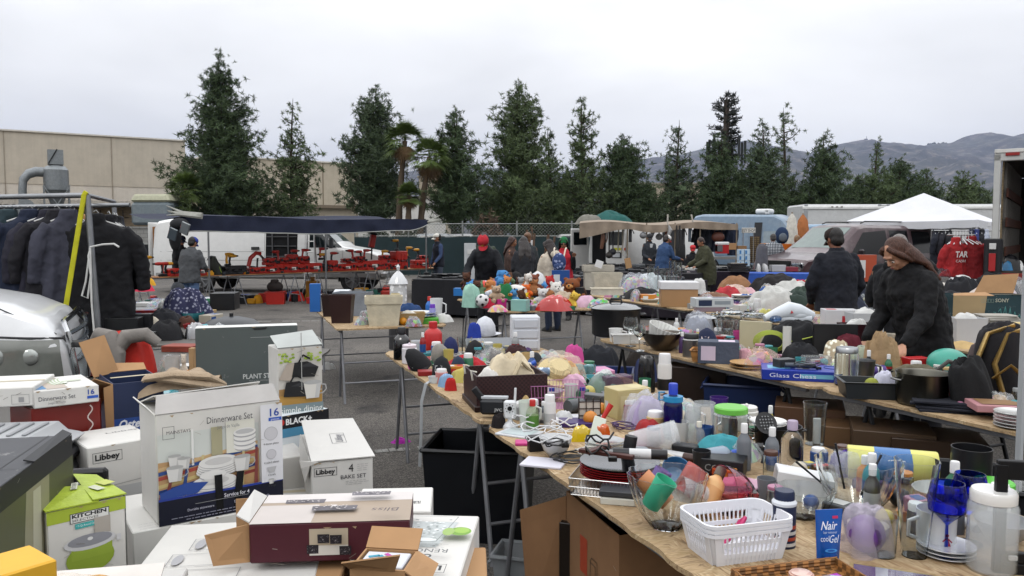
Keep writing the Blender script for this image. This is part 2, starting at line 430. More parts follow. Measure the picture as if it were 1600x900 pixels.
hillside('hills_foreground',2300,1100,52,.62,9.4,900,1800)
# small summit hut, mast and the row of ridge trees on the skyline
p=at(1353,220,4600);m=MB().box(16,12,14,0,0,-3).cyl(1.3,26,3,0,0,n=8)
one(m,'summit_hut',pla('#55555c'),'tiny hut with a mast on the mountain skyline','hut',p)
for i,x in enumerate([1451,1455,1459,1463,1467,1473,1478]):
 m=MB();h=R(13,22)
 for k in range(5):m.ell(R(-5,5),R(-4,4),h*.45+R(-3,5),R(5,9),R(5,8),h*.32,n=8,m=6)
 one(m,'ridge_tree',mat('#2c3328',rough=1),'small dark tree in the row on the mountain skyline','tree',at(x,ridge(x)+1,4590),0,'trees along the mountain ridge')
 # ------------------------------------------------------------ buildings
BW='#b3a99b';BL='#a59a89'
def wallface(name,x0,D0,x1,D1,h,depth,mcol=BW):
 a,b=Vector((x0,D0,0)),Vector((x1,D1,0));d=(b-a).normalized();n=Vector((-d.y,d.x,0))
 return a,b,d,n
a=Vector((-75.2,41.35,0));b=Vector((-28.6,70.4,0));d=(b-a).normalized();ang=math.degrees(math.atan2(d.y,d.x));Lw=(b-a).length
bt=thing('tilt_up_warehouse','long beige concrete warehouse with a paler band and a dust collector against it','building',a,ang)
m=MB();m.box(Lw,30,4.1,Lw/2,15,-.02,c=0);m.obj('lower_wall',mat(BW,rough=.9,kind='concrete'),bt)
m=MB();m.box(Lw,29.9,1.75,Lw/2,15,4.1,c=0);m.obj('pale_band',mat('#d0c8bc',rough=.9,kind='concrete'),bt)
m=MB();m.box(Lw,30,4.1,Lw/2,15,5.85,c=0);m.obj('upper_wall',mat('#beb5a6',rough=.9,kind='concrete'),bt)
m=MB();m.box(Lw+.3,30.3,.12,Lw/2,15,9.95,c=0);m.obj('parapet_cap',mat('#c9c4ba',rough=.7),bt)
m=MB()
for i in range(1,9):m.box(.07,.05,9.9,Lw-2.2-i*7.6+4,-.02,0,c=0)
m.obj('panel_joint',mat('#93897b'),bt)
m=MB();m.box(.12,.1,3.2,Lw-14.6,-.06,6.1,c=0);m.obj('drain_slot',mat('#4a443c'),bt)
m=MB();m.box(.7,.4,.5,Lw-26.4,-.25,7.7);m.obj('wall_lamp',pla('#4d4a44'),bt)
m=MB().box(9.5,9,3.7,Lw-19.5,-2.0,.0,c=0)
cb=thing('open_shed','low plywood and tin shed with a corrugated awning before the warehouse','shed',a+d*(Lw-20)+Vector((3.6,-4.6,0)),ang)
m=MB();m.box(20,4,4.15,5.5,2.2,0,c=0);m.obj('wall',mat('#8d7c66',rough=.9,kind='wood',ns=2),cb)
m=MB();m.box(5.2,.2,3.6,-1.6,.12,0,c=0);m.obj('painted_opening_shade',mat('#17161a'),cb)  # dark slab paints the shed's shaded inside; the wall behind is solid
m=MB()
for k in range(9):m.box(.06,.08,3.7,1.3+k*1.55,.1,0,c=0)
for zz in(1.6,3.1):m.box(13,.07,.06,7.6,.1,zz,c=0)
m.obj('door_frame',mat('#3c342b'),cb)
m=MB();m.grid(120,3,lambda u,v:(-4.8+u*20.5,-1.5+v*2.6,3.95+v*.5+.05*math.sin(u*300)))
m.obj('corrugated_roof',mat('#7b756c',rough=.6,metal=.3,kind='dusty'),cb)
m=MB()
for k in range(6):m.box(.14,.14,3.95,-4.5+k*4,-1.3,0)
m.obj('post',mat('#59554f'),cb)
# dust collector
dk=0.0505
p=at(72,300,58);t=thing('dust_collector','galvanised cyclone dust collector with a curved duct on a tall frame','dust collector',(p.x,58,0),32);t.scale=(.66,.66,.85)
gm=mat('#82878a',rough=.45,metal=.5,kind='dusty',nz=.15)
m=MB();m.lathe([(0,3.9),(.35,4.0),(1.05,5.7),(1.25,5.9),(1.25,7.6),(1.0,7.9),(.5,8.05)],24,1.0,0);m.obj('cyclone_body',gm,t)
m=MB();m.box(1.5,1.4,1.25,1.0,0,8.05);m.obj('filter_box',gm,t)
m=MB();m.at(.3,0,8.1,0,35,0).box(.12,1.6,1.5);m.obj('lid',mat('#1d1e20'),t)
m=MB();m.tube([(-2.2,0,3.6),(-2.2,0,5.9),(-2.1,0,6.7),(-1.6,0,7.2),(-.9,0,7.4),(.2,0,7.4)],.42,14);m.obj('duct',gm,t)
m=MB();m.at(-1.9,0,4.1,90,0,0).cyl(.95,.7,n=20);m.at(-2.3,0,3.2).box(1.7,1.1,.9);m.obj('blower',gm,t)
m=MB()
for x in(-.2,2.2):
 for y in(-1,1):m.tube([(x,y,0),(x,y,6.3)],.07,6)
for z0,z1 in((3.2,6.1),(6.1,3.2)):m.tube([(-.2,-1,z0),(2.2,-1,z1)],.05,6)
m.box(5.4,2.4,.12,0,0,3.15);m.box(5.4,2.4,.12,0,0,2.75)
for y in(-1.15,1.15):
 for x in(-2.6,2.6):m.tube([(x,y,0),(x,y,3.2)],.08,6)
m.obj('frame',gm,t)
m=MB().box(5,2,2.7,0,0,0);m.obj('collection_bin',mat('#6b7073',rough=.6,metal=.4,kind='dusty'),t)
# second warehouse behind the first trees
a=Vector((-32.0,84.5,0));b=Vector((-15.0,97,0));d=(b-a).normalized();ang=math.degrees(math.atan2(d.y,d.x));Lw=(b-a).length
t=thing('dock_warehouse','tan warehouse with loading doors seen between the pine trees','building',a,ang)
m=MB();m.box(Lw,30,10.1,Lw/2,15,0,c=0);m.obj('wall',mat('#b8ae9c',rough=.9,kind='concrete'),t)
m=MB();m.box(Lw+.3,30.3,.15,Lw/2,15,10.1,c=0);m.obj('parapet_cap',mat('#c9c4ba'),t)
m=MB();m.box(Lw,.9,.35,Lw/2,-.4,4.9,c=0);m.obj('dock_awning',mat('#6f6353'),t)
for i in range(5):
 m=MB();m.box(3.1,.1,3.6,1.8+i*4.2,-.05,.6,c=0);m.obj('loading_door',mat('#b4ab9a',rough=.7),t)
 m=MB();m.box(.8,.06,.7,4.0+i*4.2,-.04,2.9,c=0);m.obj('red_dock_sign',mat('#8e4437'),t)
m=MB()
for i in range(4):m.box(.08,.06,5,4+i*4.4,-.03,5.1,c=0)
m.obj('panel_joint',mat('#837764'),t)
for(x0,x1,D,ht,lab)in((655,700,100,9.0,'pale beige warehouse far behind the palm trees'),(985,1100,120,9.5,'distant tan warehouse glimpsed between two right-hand pines'.replace('right-hand ','')),(1225,1300,130,8.0,'low cream building deep behind the conifer row'),(560,680,75,5.2,'white walled building behind the three palms')):
 p0=at(x0,370,D);p1=at(x1,370,D)
 t=thing('far_building',lab,'building',(p0. x,D,0));w=p1. x-p0. x
 m=MB();m.box(w,12,ht,w/2,6,0,c=0);m.obj('wall',mat('#cfcdc8' if 'white' in lab else '#a99f8d',rough=.9,kind='concrete'),t)
 m=MB();m.box(w+.4,12.4,.2,w/2,6,ht,c=0);m.obj('parapet_cap',mat('#8f897d'),t)
 m=MB()
 for k in range(3):m.box(w*.16,.08,1.3,w*(.2+.3*k),-.04,2,c=0)
 m.obj('window',mat('#34383c',rough=.2),t)
 # long grey block wall and kerb behind the fence
m=MB();m.box(30,.3,2.1,-29.5,44,0,c=0);m.box(30.2,.4,.1,-29.5,44,2.1,c=0)
one(m,'block_wall',mat('#8b8a87',rough=.9,kind='block'),'pale grey painted block wall left of the white panel van'.replace('left of','beyond'),'wall',(0,0,0))
m=MB();m.box(22,.3,.75,-5,40.5,0,c=0)
one(m,'low_wall',mat('#8d8a84',rough=.9,kind='concrete'),'low bare concrete wall just behind the green screened fence','wall')
t=thing('water_tank','grey flat-sided tank with a pale lid standing behind the block wall','tank',at(247,352,46))
m=MB();m.at(0,0,0).box(2.2,2,1.3,c=.15);m.obj('tank_body',mat('#6f7a80',rough=.5,kind='dusty'),t)
m=MB();m.box(2.2,2,.45,0,0,1.3,c=.1,taper=.9);m.obj('lid',mat('#a8a890',rough=.6),t)
m=MB();m.box(3,2.2,2.1,0,0,-2.2,c=.02);m.obj('stand',mat('#5f6468'),t)
# ------------------------------------------------------------ fences
def fence(label,x0,y0,x1,y1,h,scr,posts,wire=0):
 a,b=Vector((x0,y0,0)),Vector((x1,y1,0));Lf=(b-a).length
 t=thing('screened_fence',label,'fence',a,math.degrees(math.atan2(y1-y0,x1-x0)))
 m=MB();n=int(Lf/.35);m.grid(n,6,lambda u,v:(u*Lf,.03*noise.noise(Vector((u*Lf*1.3,v*2,0)))-.04,.04+(h-.04+.035*noise.noise(Vector((u*Lf*.5,3,1))))*v))
 m.obj('privacy_screen',fab(scr,ns=1.2,bs=20,nz=.22),t)
 for i in range(posts+1):
  m=MB().cyl(.035,h+.12+wire,i*Lf/posts,.06,0,n=8);m.obj('post',met('#8f9290',.5),t)
 m=MB();m.tube([(0,.06,h+.04),(Lf,.06,h+.04)],.02,6)
 if wire:
  for i in range(int(Lf/.14)):
   m.tube([(i*.14,.06,h),(i*.14+wire,.06,h+wire)],.004,3,False);m.tube([(i*.14+wire,.065,h),(i*.14,.065,h+wire)],.004,3,False)
  m.tube([(0,.06,h+wire),(Lf,.06,h+wire)],.02,6)
 m.obj('top_rail',met('#8f9290',.5),t)
fence('chain-link fence with a dark green privacy screen across the market',-6.6,33.5,7.0,32.8,1.62,'#1f3033',6,.55)
fence('sagging black screened fence beyond the hanging jackets',-19,33.4,-6.7,33.5,1.3,'#17191c',5)
fence('dark screened fence running behind the awning stalls',7.1,32.8,30,46,1.62,'#1b2a2d',7)
# ------------------------------------------------------------ trees
def blades(K,ln,wd,rng,up=.35,flat=0):
 """a tuft template: K thin triangles radiating from its centre"""
 d=rng.normal(size=(K,3));d[:,2]=d[:,2]*(1-flat)+up;d/=np.linalg.norm(d,axis=1)[:,None]
 s=np.cross(d,rng.normal(size=(K,3)));s/=np.linalg.norm(s,axis=1)[:,None]
 l=ln*rng.uniform(.6,1.15,(K,1));c=d*l*.12
 return np.stack([c+s*wd/2,c-s*wd/2,c+d*l],1)  # K,3,3
def tufts(pts,sizes,rng,K=12,ln=.3,wd=.045,up=.35,nt_=24):
 T=np.stack([blades(K,ln,wd,rng,up)for _ in range(nt_)]);idx=rng.integers(0,nt_,len(pts))
 V=T[idx]*np.asarray(sizes)[:,None,None,None]+np.asarray(pts)[:,None,None,:]
 return V.reshape(-1,3)
def trimesh(name,V,m,parent):
 me=bpy.data.meshes.new(name);n=len(V)//3
 me.vertices.add(len(V));me.vertices.foreach_set('co',V.astype(np.float32).ravel())
 me.loops.add(n*3);me.loops.foreach_set('vertex_index',np.arange(n*3,dtype=np.int32))
 me.polygons.add(n);me.polygons.foreach_set('loop_start',np.arange(0,n*3,3,dtype=np.int32));me.polygons.foreach_set('loop_total',np.full(n,3,dtype=np.int32))
 me.update();me.validate();me.materials.append(m)
 o=bpy.data.objects.new(name,me);COL.objects.link(o);o.parent=parent;return o
LEAF=[mat(c,rough=.85,kind='leaf')for c in('#506040','#495a3c','#586844','#4f5f44')]
BARK=mat('#3f362e',rough=.95,kind='wood',bump=.6,bs=30)
def pine(label,px,ytop,prof,D,seed,dens=1.0,base=.1,col=0,lean=0,two=None,sp=1.0):
 """prof: (pixel row, half width in pixels) as seen in the photograph, turned into metres at its distance"""
 rng=np.random.default_rng(seed);k=D/FPX;p=at(px,370,D);H=CAMH+(HZ-ytop)*k
 pr=[(CAMH+(HZ-y)*k,w*k*.98+.04)for y,w in prof];pr=sorted([(H,.12)]+pr)
 def width(z):return float(np.interp(z,[q[0]for q in pr],[q[1]for q in pr]))
 t=thing('pine_tree',label,'tree',(p.x,D,0),0,'pine trees behind the market')
 tr=MB();tr.tube([(lean*q*q+.12*math.sin(q*5+seed),.1*math.cos(q*4),H*q)for q in(0,.1,.25,.4,.6,.8,.93,1)],[.26,.21,.18,.15,.1,.06,.03,.01],8)
 pts,sz=[],[]
 z=max(H*base,1.0);i=0
 while z<H-.15:
  wz=width(z);nb=max(3,int(3+wz*1.5*dens));ph=rng.uniform(0,6.28)
  fl=rng.uniform(.78,1.12)
  for b_ in range(nb):
   az=ph+b_*2*math.pi/nb+rng.normal()*.25
   Lb=wz*fl*rng.uniform(.55,1.12)*(1.12 if rng.random()<.18 else 1);up=rng.uniform(.18,.5)+.25*(z/H);z0=z-Lb*up*.55+rng.normal()*.12
   dx,dy=math.cos(az),math.sin(az)
   if Lb>.7:tr.tube([(lean*(z/H)**2,0,max(.4,z0)),(dx*Lb*.5,dy*Lb*.5,max(.4,z0)+Lb*up*.35),(dx*Lb*.92,dy*Lb*.92,z0+Lb*up*.95)],[.05,.03,.012],4,False)
   n=max(3,int(Lb/(.105/max(dens,.5))))
   for j in range(n):
    q=(.22+.78*(j+rng.random())/n);sd=.12+.22*q*min(1,Lb*.5)
    pts.append((lean*(z/H)**2+dx*Lb*q+rng.normal()*sd,dy*Lb*q+rng.normal()*sd,z0+Lb*up*q**1.5+rng.normal()*.14))
    sz.append(rng.uniform(.75,1.3)*(.8 if wz<1 else 1))
  z+=rng.uniform(.2,.4)*sp/max(dens,.6);i+=1
 tr.obj('trunk',BARK,t)
 P_=np.array(pts);P_[:,2]=np.maximum(P_[:,2],.7)
 trimesh('crown',tufts(P_,sz,rng,K=17,ln=.27,wd=.05,up=.15),LEAF[col],t)
 return t
pine('tallest broad dark pine rising behind the dark blue awning',350,90,[(105,12),(130,28),(160,32),(180,52),(215,52),(240,62),(275,75),(300,84),(325,88),(345,72),(362,10)],50,1,1.15,.1,1)
pine('sparse narrow pine standing before the tan warehouse wall',460,157,[(175,9),(200,17),(220,24),(245,36),(262,44),(285,34),(305,38),(325,44),(345,48),(360,8)],52,2,.8,.1,2)
pine('full pine with drooping boughs touching the first palm',587,137,[(150,12),(175,32),(200,36),(225,48),(250,60),(280,58),(310,60),(330,50),(342,20)],50,3,1.25,.12,3)
pine('rounded pine with a visible bare trunk beside the palms',712,170,[(182,14),(200,25),(225,33),(245,42),(270,50),(295,58),(320,62),(338,50),(346,12)],48,4,1.1,.14,1)
pine('very tall pine with a ragged pointed top mid row',812,130,[(145,12),(165,30),(185,42),(205,36),(235,48),(262,54),(290,58),(320,68),(345,72),(360,20)],50,5,1.1,.08,2)
pine('slim young pine squeezed between two tall neighbours',858,200,[(215,9),(235,14),(255,20),(285,30),(320,40),(350,42)],54,6,.9,.08,0)
pine('slender spire shaped pine with an open top',910,155,[(170,8),(190,19),(215,24),(235,28),(255,28),(275,34),(300,46),(325,56),(350,60)],50,7,.95,.06,2)
pine('squat bushy pine with a small top knot',972,213,[(220,6),(228,16),(240,32),(255,38),(275,46),(300,50),(325,54),(350,58)],52,8,1.2,.05,1)
pine('thin pointed pine in front of the far ridge',1056,190,[(200,6),(215,12),(235,19),(250,22),(262,30),(285,33),(310,42),(335,50),(352,52)],54,9,.9,.05,3)
pine('dense pine hiding the foot of the antenna tower',1122,212,[(222,10),(240,22),(265,28),(290,38),(315,50),(350,55)],53,10,1.2,.05,1)
pine('pointed pine right beside the antenna tower'.replace('right beside','close beside'),1188,190,[(200,7),(220,18),(240,24),(265,30),(290,40),(320,50),(350,55)],52,11,1.0,.05,3)
pine('skinny wispy topped pine taller than its neighbours',1222,171,[(180,7),(195,13),(212,20),(228,17),(245,20),(262,14),(285,26),(320,36),(350,44)],55,12,.75,.05,0)
pine('twin topped pine above the white box truck',1285,207,[(215,8),(232,18),(250,26),(268,36),(290,44),(315,48),(345,52)],54,13,1.05,.05,1)
pine('stepped pine with a thin crooked leader above the white tent',1366,222,[(232,5),(245,10),(255,8),(268,18),(285,30),(305,42),(330,52),(352,56)],60,14,1.0,.04,2)
pine('bushy pine just behind the peak of the white tent',1402,246,[(255,14),(268,24),(285,32),(310,42),(350,48)],62,15,1.1,.04,1)
pine('round pine between the tent peak and the open truck',1442,265,[(272,10),(285,20),(300,30),(325,38),(350,42)],64,16,1.1,.04,0)
pine('low pine beside the open box truck',1500,270,[(276,12),(290,22),(310,32),(350,38)],62,17,1.05,.04,2)
pine('lowest pale pine partly hidden by the open box truck',1528,284,[(290,10),(305,18),(325,26),(350,34)],64,18,1.1,.04,3)
pine('small dark pine left of the tent peak trees'.replace('left of','leading'),1338,276,[(284,10),(300,20),(325,30),(350,36)],60,19,1.1,.04,1)
pine('dark low pine filling the gap behind the canvas awning',1010,285,[(292,14),(310,30),(350,45)],56,20,1.1,.04,1)
pine('dark low pine filling the gap behind the white van doors',885,262,[(272,12),(290,24),(320,38),(350,46)],56,21,1.1,.04,0)
pine('low spreading pine behind the blue camper',1255,282,[(290,12),(310,28),(350,45)],58,22,1.1,.04,3)
pine('low leafy pine filling behind the key stall',1155,262,[(275,14),(300,30),(350,46)],57,23,1.1,.04,2)
pine('low pine tucked behind the toy stall shoppers',765,286,[(294,10),(310,26),(345,36)],56,24,1.1,.06,0)
pine('low dark pine behind the collapsed orange umbrella',1210,280,[(290,14),(310,28),(350,42)],59,25,1.1,.04,1)
def palm(label,px,ytop,yc,D,seed,rad,skirt,lean=0,pxb=None):
 rng=np.random.default_rng(seed);k=D/FPX;p=at(pxb or px,370,D);dx=(px-(pxb or px))*k;zc=CAMH+(HZ-yc)*k;R0=rad*k
 t=thing('fan_palm',label,'palm',(p.x,D,0),0,'fan palms behind the fence')
 m=MB();m.tube([(dx*q*q,0,zc*q)for q in np.linspace(0,1,14)],[.22-.09*q+.02*(i%2)for i,q in enumerate(np.linspace(0,1,14))],10);m.obj('trunk',mat('#54483a',rough=.95,bump=.8,bs=18),t)
 for nm,n,lo,hi,mt in(('crown',64,-30,88,mat('#5d7038',rough=.6,kind='leaf')),('dead_frond_skirt',int(16*skirt),-86,-50,mat('#7c6447',rough=.9,kind='leaf'))):
  V=[]
  for i in range(n):
   el=math.radians(rng.uniform(lo,hi));az=rng.uniform(0,6.28)
   dr=np.array([math.cos(el)*math.cos(az),math.cos(el)*math.sin(az),math.sin(el)])
   c0=np.array([dx,0,zc]);st=R0*rng.uniform(.45,.62)*(.5 if nm!='crown' else 1);c=c0+dr*st-np.array([0,0,st*st*.18])
   sd=np.cross(dr,[0,0,1.]);sd/=np.linalg.norm(sd)+1e-6;w=.02
   V+=[c0+sd*w,c0-sd*w,c]
   for j in range(17):
    f=(j/16-.5)*3.0;l=R0*rng.uniform(.42,.58);dd=dr*math.cos(f)+sd*math.sin(f);tip=c+dd*l-np.array([0,0,l*l*.45*rng.uniform(.5,1.5)])
    s2=np.cross(dd,dr);q=sd*math.cos(f)-dr*math.sin(f)
    V+=[c+q*.035+dd*l*.25,c-q*.035+dd*l*.25,tip];V+=[c,c+q*.035+dd*l*.25,c-q*.035+dd*l*.25]
  if V:trimesh(nm,np.array(V),mt,t)
palm('tallest fan palm with spiky fronds above the pine tops',634,182,222,47,31,40,.8,0,622)
palm('shorter fan palm with a thick brown skirt and curved trunk',672,205,247,46,32,40,1.6,0,655)
palm('smallest fan palm between the two taller palms',640,285,306,45,33,26,1.3,0,637)
palm('young palm sprouting beside the tallest pine',292,262,296,47,34,34,.2,0,292)
def bush(label,px,ytop,w,D,seed,col,n=420,cat='bush'):
 rng=np.random.default_rng(seed);k=D/FPX;H=CAMH+(HZ-ytop)*k;p=at(px,370,D);P_=[]
 for i in range(n):
  a=rng.uniform(0,6.28);r=math.sqrt(rng.random());z=H*(1-r**2*.5)*rng.uniform(.15,1)
  P_.append((math.cos(a)*r*w*k/2,math.sin(a)*r*1.0,z*(1+.15*math.sin(a*3+seed))))
 t=thing('bush',label,cat,(p.x,D,0),0,'bushes along the back fence')
 m=MB()
 for j in range(5):m.tube([(0,0,0),(R(-.3,.3)*w*k,R(-.3,.3),H*.6)],[.05,.015],5)
 m.obj('stem',BARK,t)
 trimesh('foliage',tufts(np.array(P_),rng.uniform(.7,1.2,n),rng,K=10,ln=.3,wd=.08,up=.1),mat(col,rough=.85,kind='leaf'),t)
bush('leafy green bush at the foot of the tallest pine',285,300,60,46,41,'#46542f')
bush('bare brown shrub behind the fence near the bare pine trunk',765,335,60,43,42,'#5a4a3c',260)
bush('dry brown shrub at the foot of the sparse pine',462,328,40,58,43,'#6a5038',260)
bush('grey green shrub behind the tip of the blue awning',640,358,40,42,44,'#4b5142',220)
bush('dark shrub below the ragged tall pine',830,330,70,46,45,'#333c28')
bush('dark shrub beneath the spire shaped pine',920,322,80,47,46,'#2f3a26')
bush('dark shrub beneath the thin pointed pine',1040,322,90,48,47,'#333d28')
bush('dark shrub behind the key stall and camper',1160,320,90,49,48,'#2f3926')
bush('dark shrub behind the tent peak',1440,318,110,52,49,'#364026')
bush('olive shrub beside the low pale pine',1515,318,60,52,50,'#3f4a2c')
bush('dark shrub behind the white box truck',1300,300,110,55,51,'#323c28')
# antenna tower dressed as a pine
p=at(1132,370,70);k=70/FPX;H=CAMH+(HZ-150)*k
t=thing('antenna_tower','dark cell tower disguised as a sparse pine with panel antennas','cell tower',(p.x,70,0))
m=MB().cyl(.35,H-.6,n=12,r2=.25);m.obj('pole',mat('#4a3f38'),t)
rng=np.random.default_rng(77);pts=[];br=MB()
for z in np.arange(H-6.5,H-.3,.33):
 for j in range(5):
  a_=rng.uniform(0,6.28);Lb=(1.25 if z>H-3.9 else 1.0)*rng.uniform(.6,1.15);Lb*=1.0-.5*max(0,(z-(H-1.6))/1.6)
  e=(math.cos(a_)*Lb,math.sin(a_)*Lb,z+.25);br.tube([(0,0,z),e],.04,4)
  for q in(.6,.8,1.0):pts.append((e[0]*q,e[1]*q,z+.25*q+.15))
for z in np.arange(3,H-3.6,.4):
 for j in range(4):
  a_=rng.uniform(0,6.28);pts.append((math.cos(a_)*1.3,math.sin(a_)*1.3,z));br.tube([(0,0,z-.1),(math.cos(a_)*.9,math.sin(a_)*.9,z)],.04,4)
br.obj('branch',mat('#3b3a33'),t)
trimesh('foliage',tufts(np.array(pts),np.full(len(pts),.9),rng,K=12,ln=.38,wd=.09,up=.5),mat('#262b27',rough=.8),t)
for j in range(9):
 a_=j*2*math.pi/9+.3;m=MB().box(.2,.12,1.9,math.cos(a_)*1.6,math.sin(a_)*1.6,H-6.0+.3*(j%2));m.tube([(0,0,H-5.3),(math.cos(a_)*1.6,math.sin(a_)*1.6,H-5.3)],.05,5);m.obj('panel_antenna',mat('#23282a',rough=.6),t)
 # air between here and the mountains
b=MB();b.box(12000,6400,720,0,3100,-1.5,c=0);o=b.obj('haze',None,smooth=False);o['kind']='stuff'
hm_=bpy.data.materials.new('haze');hm_.use_nodes=True;hm_.node_tree.nodes.remove(hm_.node_tree.nodes['Principled BSDF']);pv=hm_.node_tree.nodes.new('ShaderNodeVolumePrincipled');pv.inputs['Density'].default_value=.00006;pv.inputs['Color'].default_value=(.56,.67,1,1)
hm_.node_tree.links.new(pv.outputs[0],hm_.node_tree.nodes['Material Output'].inputs['Volume']);o.data.materials.append(hm_)
# ------------------------------------------------------------ tables
def frame2(p0,p1):
 a,b=Vector((p0[0],p0[1],0)),Vector((p1[0],p1[1],0));d=(b-a);return a,math.degrees(math.atan2(d.y,d.x)),d.length
STEEL=mat('#85868a',rough=.45,metal=.4,nz=.2);DARKSTEEL=mat('#2a2a2c',rough=.5,metal=.6,nz=.2)
def legs(t,Lt,w,z,m=None,inset=.3,splay=.2,pairs=2):
 m=m or STEEL
 for e in range(pairs):
  x=inset+(Lt-2*inset)*(e/max(1,pairs-1))
  for y in(.08,w-.08):
   b=MB();b.tube([(x,-y,z),(x-splay,-y,.0)],.0125,8);b.tube([(x,-y,z-.03),(x+splay,-y,.0)],.0125,8);b.obj('leg',m,t)
  b=MB()
  for q in(.28,.55):b.tube([(x-splay*(1-q),-.08,z*q),(x-splay*(1-q),-(w-.08),z*q)],.009,6)
  b.obj('stretcher',m,t)
def osb(label,p0,p1,w=1.22,z=.75,th=.016,seed=0,m=None,group='particle board trestle tables',pairs=2,legm=None,inset=.3):
 a,an,Lt=frame2(p0,p1);t=thing('folding_table',label,'table',a,an,group)
 rnd=random.Random(seed);P=[];c=.05
 def edge(x0,y0,x1,y1,n):
  for i in range(n):
   q=i/n;j=rnd.uniform(-.006,.006)if 0<i else 0;P.append((x0+(x1-x0)*q+(j if x0==x1 else 0),y0+(y1-y0)*q+(j if y0==y1 else 0)))
 edge(c,0,Lt-c,0,50);edge(Lt,-c,Lt,-w+c,20);edge(Lt-c,-w,c,-w,50);edge(0,-w+c,0,-c,20)
 b=MB();b.prism(P[::-1],th,z-th);b.obj('tabletop',m or mat('#b08b5c',rough=.8,kind='osb',bs=30),t,sharp=30)
 b=MB();
 for y in(.05,w-.05):b.box(Lt-.2,.03,.03,Lt/2,-y,z-th-.031)
 b.obj('rail',STEEL,t)
 legs(t,Lt,w,z-th-.03,legm,inset,pairs=pairs);return t
def draped(label,p0,p1,w=.76,z=.75,col='#17161a',drop=.7,group='cloth covered stall tables',clabel=None,seed=0,cm=None):
 a,an,Lt=frame2(p0,p1);t=thing('folding_table',label,'table',a,an,group)
 b=MB().box(Lt,w,.025,Lt/2,-w/2,z-.03);b.obj('tabletop',pla('#6b6459',.6),t);legs(t,Lt,w,z-.03)
 per=2*(Lt+w);n=int(per/.07);top=[];e=.012
 def pos(s,off):
  s=s%per
  if s<Lt:return(s,off)
  s-=Lt
  if s<w:return(Lt+off,-s)
  s-=w
  if s<Lt:return(Lt-s,-w-off)
  s-=Lt;return(-off,-w+s)
 rings=[];m=9
 for k in range(m+1):
  q=k/m;ring=[]
  for i in range(n):
   s=i*per/n;off=e+(.035*q*(1+math.sin(s*9+seed+2*noise.noise(Vector((s*2,seed,0)))))+.02*q*noise.noise(Vector((s*4,q,seed))))
   x,y=pos(s,off);ring.append((x,y,z+.004-drop*q+(.02*noise.noise(Vector((s*2,5,seed)))if k==m else 0)))
  rings.append(ring)
 b=MB();b.loft(rings,cap=False);b.add(rings[0],[tuple(range(n))]);cc=b.obj('tablecloth',cm or fab(col),None);place(cc,a,an)
 tag(cc,clabel or label.replace('table','cloth hanging over table').replace('folding ',''),'tablecloth',None);return t
